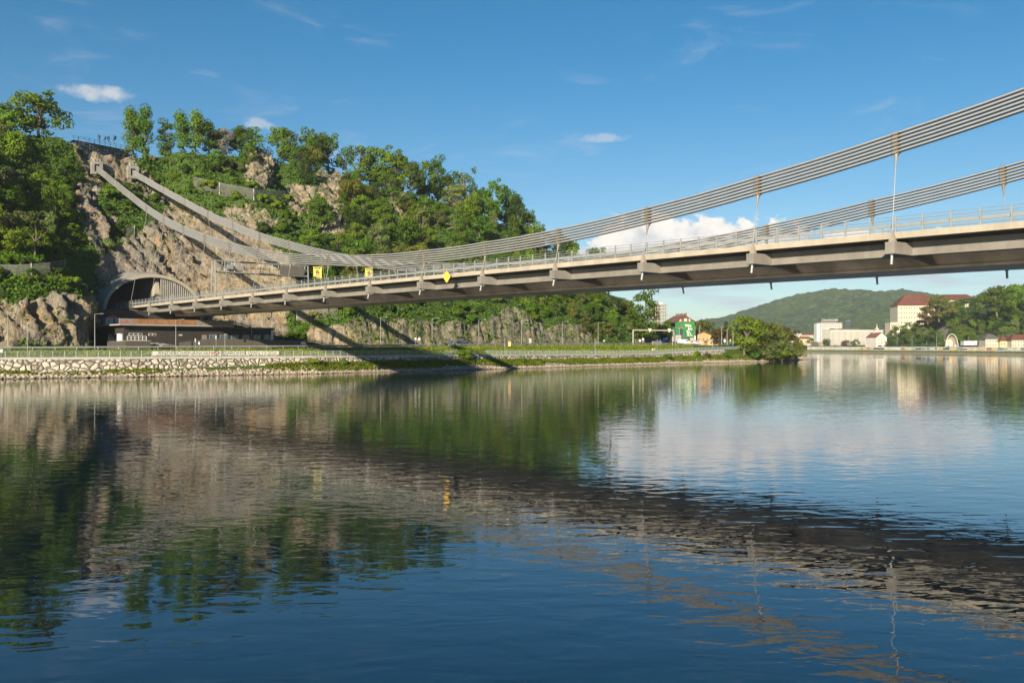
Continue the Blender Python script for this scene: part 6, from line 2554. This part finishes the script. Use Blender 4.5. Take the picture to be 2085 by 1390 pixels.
def plant(loc, h, shape, leafm, zone, wide=1.0, label=None, group=None):
    kind = 'shrub' if shape == 'shrub' else ('conifer' if shape == 'cone' else 'broadleaf_tree')
    crown, trunk, H = rnd.choice(VARIANTS[shape])
    root = bpy.data.objects.new(kind, None)
    root.empty_display_size = .3
    COL.objects.link(root)
    root.location = loc
    root.rotation_euler = (rnd.gauss(0, .05), rnd.gauss(0, .05), rnd.uniform(0, 6.28)) if shape != 'cone' else (0, 0, 0)
    k = h / H
    asp = rnd.uniform(.86, 1.14)
    root.scale = (k * wide * asp, k * wide / asp, k)
    for nm, me in (("trunk" if shape != 'shrub' else "stems", trunk), ("crown" if shape != 'shrub' else "foliage", crown)):
        o = bpy.data.objects.new(nm, me)
        COL.objects.link(o)
        o.parent = root
        if me is crown:
            o.material_slots[0].link = 'OBJECT'
            o.material_slots[0].material = MAT[leafm]
    root['category'] = 'shrub' if shape == 'shrub' else 'tree'
    if label:
        root['label'] = label
    if group:
        root['group'] = group
    px, py = proj(loc[0], loc[1], loc[2] + h * .6)
    PLANTS.append([root, px, py, LEAFW[leafm], {'shrub': 'shrub', 'conifer': 'conifer', 'broadleaf_tree': 'tree'}[kind], zone])
    return root


hill_o = bpy.data.objects['hill']
_me = hill_o.data
_co = np.empty(len(_me.vertices) * 3, np.float32)
_me.vertices.foreach_get('co', _co)
_co = _co.reshape(-1, 3)
_fv = np.empty(len(_me.polygons) * 4, np.int32)
_me.polygons.foreach_get('vertices', _fv)
_fv = _fv.reshape(-1, 4)
HBVH = BVHTree.FromPolygons([tuple(c) for c in _co.tolist()], _fv.tolist())
_veg = np.empty(len(_me.vertices), np.float32)
_me.attributes['veg'].data.foreach_get('value', _veg)


def look(px, py):
    d = Vector(((px - CX) / F_PX, 1, (HOR - py) / F_PX)).normalized()
    loc, nrm, idx, dist = HBVH.ray_cast(Vector((0, 0, CAM_H)), d)
    if loc is None:
        return None
    return loc, nrm, float(_veg[_fv[idx]].mean())


def ground(x, y):
    loc, nrm, idx, dist = HBVH.ray_cast(Vector((x, y, 300)), Vector((0, 0, -1)))
    return loc


# --- skyline and landmark trees of the hill: column, crown top row, width, shape, leaf
SKY = [(4, 205, 46, 'round', 'leaf_mid'), (-30, 225, 60, 'round', 'leaf_dark'), (86, 184, 104, 'round', 'leaf_bright'),
       (278, 222, 34, 'tall', 'leaf_bright'), (301, 219, 34, 'tall', 'leaf_mid'), (343, 246, 34, 'tall', 'leaf_mid'), (381, 230, 36, 'tall', 'leaf_mid'), (404, 228, 38, 'tall', 'leaf_bright'),
       (433, 248, 32, 'tall', 'leaf_mid'), (462, 260, 42, 'round', 'blossom'), (497, 254, 44, 'round', 'leaf_mid'), (523, 262, 40, 'tall', 'leaf_bright'), (572, 250, 44, 'round', 'leaf_mid'),
       (596, 262, 34, 'tall', 'leaf_dark'), (626, 259, 42, 'round', 'leaf_mid'), (650, 275, 30, 'tall', 'leaf_dark'), (676, 268, 52, 'round', 'leaf_mid'), (712, 276, 40, 'open', 'leaf_mid'),
       (741, 292, 40, 'tall', 'leaf_bright'), (775, 296, 62, 'round', 'leaf_mid'), (812, 302, 60, 'round', 'leaf_bright'), (842, 322, 40, 'round', 'leaf_dark'), (870, 326, 46, 'round', 'leaf_mid'),
       (898, 322, 34, 'tall', 'leaf_mid'), (920, 352, 40, 'round', 'leaf_mid'), (956, 316, 48, 'open', 'leaf_mid'), (985, 380, 40, 'round', 'leaf_dark'), (1010, 366, 46, 'round', 'leaf_mid'),
       (1040, 376, 50, 'round', 'leaf_mid'), (1065, 394, 44, 'round', 'leaf_dark'), (1084, 425, 40, 'round', 'leaf_mid'), (1105, 455, 44, 'round', 'leaf_bright'), (1140, 474, 56, 'round', 'leaf_mid'), (1176, 486, 46, 'round', 'leaf_bright')]
for px, top, wpx, shp, lf in SKY:
    g = None
    for py in range(top + 26, top + 190, 4):
        g = look(px, py)
        if g:
            break
    if g is None:
        continue
    loc = Vector(g[0]) + VU * 2.5
    gg = ground(loc.x, loc.y)
    if gg is not None:
        loc = Vector((loc.x, loc.y, gg.z))
    zt = CAM_H + (HOR - top) / F_PX * loc.y
    h = min(max(zt - loc.z, 5), 21)
    W0 = {'round': .36 * 2, 'tall': .25 * 2, 'wide': .46 * 2, 'open': .3 * 2}[shp] * h
    plant(loc, h, shp, lf, 'hill', min(1.5, max(.65, wpx / F_PX * loc.y / W0)), group="trees on the river hill")

# --- the wood on the slope
cells = []


def free(loc, r):
    for q, r2 in cells:
        if (q - loc).length < (r + r2) * .5:
            return False
    cells.append((loc, r))
    return True


ntree = nshrub = 0
LID = ([-70, 22, 30, 45, 130, 262, 270, 600, 700, 800, 900, 1000, 1100, 1190, 1310, 1330], [215, 222, 262, 285, 292, 306, 290, 284, 298, 328, 350, 390, 462, 500, 590, 640])
tries = 0
while tries < 5200 and (ntree < 158 or nshrub < 125):
    tries += 1
    px, py = rnd.uniform(-70, 1325), rnd.uniform(285, 700)
    g = look(px, py)
    if not g:
        continue
    loc, nrm, veg = g
    loc = Vector(loc)
    t, u = tu_of(loc.x, loc.y)
    if 34 < t < 92 and loc.z < 36 and u < 92:
        continue
    if veg < .5 and rnd.random() > .035:
        continue
    shrub_zone = (255 < px < 600 and 330 < py < 560) or (px < 215 and py > 535) or py > 610 or veg < .5 or (140 < px < 260)
    slope_r = px > 600 or px < 180
    if shrub_zone and not (px > 1090 and py > 590):
        if nshrub >= 125:
            continue
        h = rnd.uniform(1.8, 4.2) if veg > .5 else rnd.uniform(1.0, 2.0)
        if not free(loc, h * .95):
            continue
        plant(loc - VZ * .2, h, 'shrub', rnd.choice(['leaf_bright', 'leaf_mid', 'leaf_bright', 'leaf_mid', 'leaf_dark', 'leaf_pale']), 'hill', rnd.uniform(.8, 1.2), group="shrubs on the river hill")
        nshrub += 1
    else:
        if ntree >= 158:
            continue
        h = rnd.uniform(7.0, 12.0) if slope_r else rnd.uniform(4.5, 7.5)
        if py > 590:
            h = rnd.uniform(5, 8.5)
        if not free(loc, h * .66):
            continue
        ppx, ppy = proj(loc.x, loc.y, loc.z + h * 1.0)
        if ppy < ip(ppx, *LID):
            cells.pop()
            continue
        shp = rnd.choice(['round', 'round', 'round', 'tall', 'wide', 'open'])
        lf = rnd.choice(['leaf_bright', 'leaf_mid', 'leaf_mid', 'leaf_dark', 'leaf_bright', 'leaf_pale', 'leaf_olive'])
        if px < 170:
            lf = rnd.choice(['leaf_bright', 'leaf_bright', 'leaf_mid', 'leaf_pale'])
        plant(loc - VZ * .3, h, shp, lf, 'hill', rnd.uniform(.85, 1.2), group="trees on the river hill")
        ntree += 1


# --- undergrowth on every green part of the hill: too many leaves to count
def undergrowth():
    C, N = [], []
    n = 0
    for q_ in range(32000):
        px, py = (rng.uniform(-80, 1330), rng.uniform(270, 702)) if q_ < 26000 else (rng.uniform(-900, -70), rng.uniform(180, 702))
        g = look(px, py)
        if not g:
            continue
        loc, nrm, veg = g
        p_ok = .9 if veg > .6 else (.30 if veg > .3 else (.16 if veg > .15 else .035))
        if rng.random() > p_ok:
            continue
        loc = np.array(loc)
        tt_, uu_ = tu_of(loc[0], loc[1])
        if 36 < tt_ < 90 and loc[2] < 34 and uu_ < 90:
            continue
        m = rng.integers(4, 8) if q_ < 26000 else 14
        c = loc + rng.normal(size=(m, 3)) * (np.array([.55, .55, .30]) if q_ < 26000 else np.array([1.2, 1.2, 1.3])) + np.array([0, 0, .28]) + np.array(nrm) * .25
        nn = np.array(nrm) * .6 + rng.normal(size=(m, 3)) * .6 + np.array([0, 0, .4])
        C.append(c)
        N.append(nn / np.linalg.norm(nn, axis=1, keepdims=True))
    C, N = np.concatenate(C), np.concatenate(N)
    V = leaf_quads(C, N, .62)
    k = len(C) // 2
    for nm, sl, mt in (("undergrowth", slice(0, k * 4), 'leaf_mid'), ("undergrowth_shade_tone", slice(k * 4, None), 'leaf_dark')):  # darker half colours in the shade of the gaps between trees
        o = np_mesh(nm, V[sl], quads(V[sl]), MAT[mt])
        tag(o, kind='stuff')


undergrowth()


# --- grass and weeds of the river bank
def tufts(name, pts, h, mat, n_per=3, size=.36):
    pts = np.asarray(pts)
    C = np.repeat(pts, n_per, 0) + rng.normal(size=(len(pts) * n_per, 3)) * np.array([.22, .22, .06])
    hh = np.repeat(np.asarray(h), n_per) if np.ndim(h) else np.full(len(C), h)
    C[:, 2] += hh * rng.uniform(.1, .8, len(C))
    N = rng.normal(size=C.shape) * np.array([1, 1, .45]) + np.array([0, 0, .35])
    N /= np.linalg.norm(N, axis=1, keepdims=True)
    V = leaf_quads(C, N, size)
    tag(np_mesh(name, V, quads(V), MAT[mat]), kind='stuff')


def bank_points(n, t0, t1, a0, a1, keep=None):
    out = []
    for _ in range(n):
        t, a = rng.uniform(t0, t1), rng.uniform(a0, a1)
        if keep and not keep(t, a):
            continue
        pr = bank_profile(t)
        z = float(np.interp(a, [p[0] for p in pr], [p[1] for p in pr]))
        out.append(tuple(K(t, float(u_s(t)) + a, z)))
    return out


_ga, _gb = at_px(309, 11.2, z_prom)[1], at_px(572, 11.2, z_prom)[1]
pts = bank_points(15000, -60, 240, 10.6, 16.6, lambda t, a: not (_ga - .5 < t < _gb + .5 and a < 12.6))
tufts("embankment_grass", pts, .30, 'grass', 3, .34)
pts = bank_points(2500, -60, 240, 9.8, 10.8)
tufts("verge_grass", pts, .22, 'grass', 3, .26)
pts = bank_points(17000, -60, 345, 2.0, 5.0, lambda t, a: fbm(t * .09, a * .4, 0.7, 3, 71) + float(ip(t, [-60, 20, 50, 70, 120, 345], [-.25, -.12, .15, .5, .45, .6])) * (1 - abs(a - 3.7) / 3.0) > .02)
hs = [.25 + .65 * float(ip(tu_of(p[0], p[1])[0], [0, 50, 90, 240], [0, .35, 1, 1.2])) * (.5 + .5 * float(vnoise(p[0] * .3, p[1] * .3, 0, 5))) for p in pts]
tufts("bank_weeds", pts, hs, 'grass', 4, .36)


# --- riprap along the waterline
def riprap():
    bm = bmesh.new()
    bmesh.ops.create_icosphere(bm, subdivisions=1, radius=1)
    bv = np.array([v.co[:] for v in bm.verts])
    bf = np.array([[v.index for v in f.verts] for f in bm.faces])
    bm.free()
    V, F = [], []
    b = 0
    for _ in range(9000):
        t = rng.uniform(-50, 350)
        a = rng.beta(1.6, 2.0) * 4.2 - .5
        s = (.09 + .30 * rng.random() ** 2.2) * (1.3 if t < 60 else .8)
        pr = bank_profile(t)
        z = float(np.interp(a, [p[0] for p in pr], [p[1] for p in pr]))
        c = np.array(K(t, float(u_s(t)) + a, z + s * .25))
        v = bv * (rng.uniform(.7, 1.25, 3) * s) * (1 + rng.normal(size=(len(bv), 1)) * .13)
        an = rng.uniform(0, 6.28)
        Rz = np.array([[math.cos(an), -math.sin(an), 0], [math.sin(an), math.cos(an), 0], [0, 0, .72]])
        V.append(v @ Rz.T + c)
        F.append(bf + b)
        b += len(bv)
    MAT['riprap'] = simple('riprap_stone', (0.31, 0.265, 0.205), .95, var=.6, scale=1.8, bump=.3)
    nt = MAT['riprap'].node_tree
    b = nt.nodes['Principled BSDF']
    src = b.inputs['Base Color'].links[0].from_socket
    gm = nt.nodes.new('ShaderNodeNewGeometry')
    sp = nt.nodes.new('ShaderNodeSeparateXYZ')
    nt.links.new(gm.outputs['Position'], sp.inputs[0])
    wet = ramp(nt, sp.outputs[2], [(0.10, (.28, .27, .24)), (0.26, (1, 1, 1))])      # tide line: stones stay wet and algae-dark near the water
    nt.links.new(mixc(nt, 1.0, src, wet, 'MULTIPLY'), b.inputs['Base Color'])
    tag(np_mesh("riprap_stones", np.concatenate(V), np.concatenate(F), MAT['riprap']), kind='stuff')


riprap()

# --- single shrubs of the bank, largest first
for px, a, h, lf, wd, lb in ((945, 4.2, 3.2, 'leaf_bright', 1.25, "large round bright green bush on the bank right of the bridge shadow"),
                             (640, 4.0, 1.7, 'leaf_bright', 1.2, "low green bush at the wall where the bridge shadow begins"),
                             (655, 3.6, 1.4, 'leaf_mid', 1.2, "small mid-green bush right beside the shadow's edge on the bank"),
                             (700, 3.8, 1.5, 'leaf_mid', 1.1, "dark-looking bush inside the bridge shadow on the bank"),
                             (1063, 4.0, 1.5, 'leaf_mid', 1.3, "low bush on the bank below the orange board"),
                             (1358, 3.6, 2.3, 'leaf_mid', 1.0, "bush on the bank below the mural house's sign frame"),
                             (1420, 3.8, 2.6, 'leaf_bright', 1.1, "upright leafy bush on the bank left of a darker one"),
                             (1441, 3.6, 2.2, 'leaf_dark', 1.1, "darker bush on the bank right of an upright leafy one"),
                             (1478, 3.6, 2.4, 'leaf_mid', 1.1, "bush on the bank below the orange-brown shed"),
                             (1388, 3.4, 1.6, 'leaf_pale', 1.1, "small pale bush on the bank below the white van"),
                             (1295, 3.5, 1.5, 'leaf_bright', 1.2, "small bright bush on the bank left under the traffic gantry")):
    t = 0
    for _ in range(8):
        t = t_at(px, float(u_s(t)) + a)
    pr = bank_profile(t)
    z = float(np.interp(a, [p[0] for p in pr], [p[1] for p in pr]))
    plant(K(t, float(u_s(t)) + a, z - .2), h, 'shrub', lf, 'bank', wd, lb, "shrubs along the river bank")

# --- headland trees and the village greenery
for px, top, base, d, wpx, shp, lf, lb in (
        (1516, 638, 718, 352, 62, 'round', 'leaf_bright', "big bright green tree, leftmost of the headland clump"),
        (1541, 646, 718, 362, 56, 'round', 'leaf_olive', "tall olive-green tree just right of the headland's brightest tree"),
        (1571, 652, 722, 372, 66, 'round', 'leaf_olive', "broad olive tree in the middle of the headland clump"),
        (1597, 664, 724, 385, 52, 'round', 'leaf_rust', "rusty-topped tree at the right of the headland clump"),
        (1549, 678, 732, 364, 76, 'willow', 'leaf_pale', "grey-green willow hanging over the water on the headland"),
        (1586, 682, 732, 372, 60, 'willow', 'leaf_pale', "second grey-green willow right of the first one on the headland"),
        (1606, 672, 728, 372, 48, 'willow', 'leaf_olive', "olive willow with branches reaching right over the river"),
        (1560, 660, 730, 368, 44, 'open', 'leaf_pale', "thin pale tree between the headland's two willows"),
        (1620, 688, 731, 384, 34, 'open', 'leaf_olive', "small loose olive tree at the headland's river end"),
        (1502, 676, 716, 358, 40, 'open', 'leaf_mid', "loose mid-green tree at the left foot of the headland's brightest tree"),
        (1434, 646, 702, 430, 62, 'wide', 'leaf_olive', "round olive tree behind the orange house"),
        (1472, 668, 703, 392, 50, 'wide', 'leaf_rust', "low rusty-brown tree left of the headland clump"),
        (1478, 654, 700, 440, 17, 'cone', 'leaf_dark', "dark pointed conifer behind the rusty-brown tree"),
        (1334, 655, 702, 400, 44, 'round', 'leaf_dark', "dark tree behind the gantry's beam left of its signals"),
        (1352, 662, 702, 398, 40, 'round', 'leaf_dark', "dark tree behind the gantry's slanted leg"),
        (1310, 588, 692, 360, 52, 'tall', 'leaf_mid', "tall narrow tree at the hill's very right edge under the deck"),
        (1362, 650, 702, 425, 34, 'round', 'leaf_mid', "mid-green tree touching the green house's roof"),
        (1243, 497, 560, 480, 46, 'open', 'leaf_pale', "thin pale tree showing above the deck railing before the cloud"),
        (1215, 500, 560, 470, 40, 'round', 'leaf_mid', "round tree top left of the thin pale one above the deck")):
    p = pix(px, base, d)
    zt = pix(px, top, d).z
    h = zt - p.z
    W0 = {'round': .72, 'wide': .92, 'willow': .9, 'cone': .4, 'open': .6, 'tall': .5}[shp] * h
    plant(p, h, shp, lf, 'headland', min(1.7, max(.6, wpx / F_PX * d / W0)), lb, "trees around the headland")
for px, top, base, d, wd, lf, lb in ((1592, 704, 733, 368, 1.2, 'leaf_bright', "rounded bright green bush on the headland's tip"), (1612, 704, 731, 372, 1.3, 'leaf_olive', "olive bush at the headland's very end"),
                                     (1526, 708, 735, 357, 1.3, 'leaf_mid', "mid-green bush at the left foot of the first willow"), (1556, 712, 735, 360, 1.4, 'leaf_olive', "low olive bush at the waterline below the two willows"), (1573, 714, 735, 364, 1.4, 'leaf_mid', "low mid-green bush at the waterline right of the olive one"), (1622, 715, 729, 395, 1.2, 'leaf_dark', "small dark bush beside the sand spit")):
    p = pix(px, base, d)
    plant(p, (base - top) / F_PX * d, 'shrub', lf, 'headland', wd, lb, "shrubs along the river bank")
# sand spit
V = []
for i in range(14):
    for j in range(6):
        x = ip(i, [0, 13], [pix(1600, 0, 420).x, pix(1655, 0, 445).x])
        V.append((x, 405 + j * 8 + i * 1.5, .42 * math.sin(math.pi * (j + .5) / 6) * (1 - (i / 13) ** 2) - .04))
tag(np_mesh("sand_spit", V, grid_faces(14, 6), simple('wet_sand', (.40, .32, .23), .9, var=.1), None, True), kind='structure')

# --- saplings on the crest
for px, top, base, lb in ((202, 274, 289, "first of four thin saplings on the bare crest"), (213, 276, 290, "second of four thin saplings on the bare crest"),
                          (222, 277, 291, "third of four thin saplings on the bare crest"), (233, 273, 292, "last and tallest of four thin saplings on the bare crest")):
    d = 312
    p = pix(px, base, d)
    plant(p, (base + 2 - top) / F_PX * d, 'open', 'leaf_dark', 'crest', .55, lb, "saplings on the crest")

# --- wood on the castle hill
nt_ = 0
cells.clear()
for _ in range(4000):
    if nt_ >= 92:
        break
    px, d = rnd.uniform(1808, 2100), rnd.uniform(690, 930)
    x = (px - CX) / F_PX * d
    xb = rbx(d)
    if x < xb + 46:
        continue
    z = float(rh_z(np.array(x), np.array(d)))
    if z < 5.5:
        continue
    if 1900 < px < 1936 and 655 < proj(x, d, z + 4)[1] < 690 and rnd.random() < .8:
        continue
    cpx, cpy = proj(x, d, z + 6)
    if px < 1880 and d < 960 and (HOR - (z + 9 - CAM_H) * F_PX / d - 0) < 640 and cpx < 1862:
        continue
    h = rnd.uniform(7.5, 13)
    if 1990 < px < 2085 and d < 740:
        continue
    if not free(Vector((x, d, z)), h * .78):
        continue
    plant(Vector((x, d, z - .5)), h, rnd.choice(['round', 'round', 'wide', 'tall']), rnd.choice(['leaf_bright', 'leaf_mid', 'leaf_mid', 'leaf_olive', 'leaf_pale', 'leaf_dark']), 'castle', rnd.uniform(.9, 1.3), group="trees on the castle hill")
    nt_ += 1
for px, top, base, d, wpx, lf, lb in ((2030, 577, 640, 800, 52, 'leaf_mid', "huge rounded tree crowning the castle hill, left of a twin"), (2066, 577, 640, 800, 50, 'leaf_bright', "huge rounded tree crowning the castle hill at the right edge"),
                                      (1912, 600, 652, 870, 50, 'leaf_olive', "olive spreading tree standing before the castle's red roof"), (1902, 640, 668, 900, 46, 'leaf_mid', "mid-green tree before the castle's lower right wall"), (1928, 614, 660, 885, 40, 'leaf_bright', "bright tree before the middle of the castle's far wing"), (1948, 610, 655, 880, 40, 'leaf_mid', "tree hiding the far castle wing's windows"), (1968, 606, 650, 880, 44, 'leaf_dark', "dark tree hiding the right end of the far castle wing"), (1872, 650, 676, 905, 40, 'leaf_olive', "olive tree below the castle's front wall"), (1848, 656, 680, 905, 34, 'leaf_mid', "tree below the castle's left front corner"), (1889, 622, 658, 870, 34, 'leaf_rust', "thin rusty tree before the castle's cream wall"),
                                      (1820, 662, 700, 930, 24, 'leaf_dark', "dark round tree beside the red-roofed houses"), (1742, 690, 707, 965, 30, 'leaf_mid', "low green tree before the colonnade building"),
                                      (1723, 692, 707, 975, 22, 'leaf_rust', "low reddish tree left of the green one before the colonnade"), (1684, 689, 706, 1000, 20, 'leaf_mid', "low tree at the foot of the office tower"),
                                      (1652, 687, 702, 1300, 24, 'leaf_mid', "green tree above the distant bridge")):
    p = pix(px, base, d)
    h = (base - top) / F_PX * d
    plant(p, h, 'wide' if wpx > 40 else 'round', lf, 'castle', min(1.5, max(.6, wpx / F_PX * d / (.85 * h))), lb, "trees on the far bank")
# quay grass on the far bank: a loose green strip
pts = []
for _ in range(2600):
    y = rng.uniform(600, 1010)
    a = rng.uniform(8, 14)
    pts.append((rbx(y) + a, y, 1.4 + (a - 8) * .08))
tufts("quay_grass", pts, .5, 'grass', 2, .9)


# ------------------------------------------------------------------ labels for the plants that have none yet
LM = [(62, "at the photo's left end"), (150, "left of the cable anchorages"), (262, "around the cable anchorages"), (350, "above the tunnel mouth"), (440, "above the slatted screen"), (560, "above the sign gantry"),
      (690, "over the left STOP-board"), (800, "over the right STOP-board"), (890, "over the cables' low point"), (1000, "over the yellow diamond"), (1130, "on the hill's right shoulder"), (1400, "at the hill's right end")]
LC = [(1850, "below the castle front"), (1905, "below the castle roofs"), (1955, "above the shell portal"), (2000, "above the kiosk"), (2045, "left above yellow houses"), (2200, "by the right edge")]
ORD = ["first", "second", "third", "fourth", "fifth", "sixth", "seventh", "eighth", "ninth", "tenth", "eleventh", "twelfth"]


def band(zone, py):
    if zone == 'castle':
        return "near the hilltop" if py < 620 else ("mid-way up the hill" if py < 660 else "low on the hill")
    for lim, w in ((300, "on the skyline"), (360, "just under the skyline"), (430, "high on the slope"), (500, "mid-way up the slope"), (560, "low on the slope"), (625, "level with the deck")):
        if py < lim:
            return w
    return "close to the road"


buckets = {}
for it in PLANTS:
    root, px, py, colr, kindw, zone = it
    if root.get('label'):
        continue
    lm = next(w for lim, w in (LC if zone == 'castle' else LM) if px < lim)
    buckets.setdefault((colr, kindw, band(zone, py), lm), []).append(it)
for (colr, kindw, bd_, lm), its in buckets.items():
    its.sort(key=lambda q: q[1])
    for k, it in enumerate(its):
        if len(its) == 1:
            it[0]['label'] = f"{colr} {kindw} {bd_} {lm}"
        else:
            it[0]['label'] = f"{ORD[min(k, 11)]} from left, {colr} {kindw}s {bd_} {lm}"
print("PLANTS", len(PLANTS), "hill trees", ntree, "hill shrubs", nshrub, "castle trees", nt_)
HAZE = 0.00006
# ================================================================== air: even pale haze over the whole valley
if HAZE > 0:
    mbx = MB()
    mbx.box((0, 2600, 200), (9000, 5800, 420))
    m = bpy.data.materials.new('air')
    m.use_nodes = True
    nt = m.node_tree
    nt.nodes.clear()
    out = nt.nodes.new('ShaderNodeOutputMaterial')
    v = nt.nodes.new('ShaderNodeVolumePrincipled')
    v.inputs['Color'].default_value = (0.80, 0.90, 1.0, 1)
    v.inputs['Density'].default_value = HAZE
    v.inputs['Anisotropy'].default_value = 0.0
    nt.links.new(v.outputs[0], out.inputs['Volume'])
    tag(mbx.build("haze", m), kind='stuff')
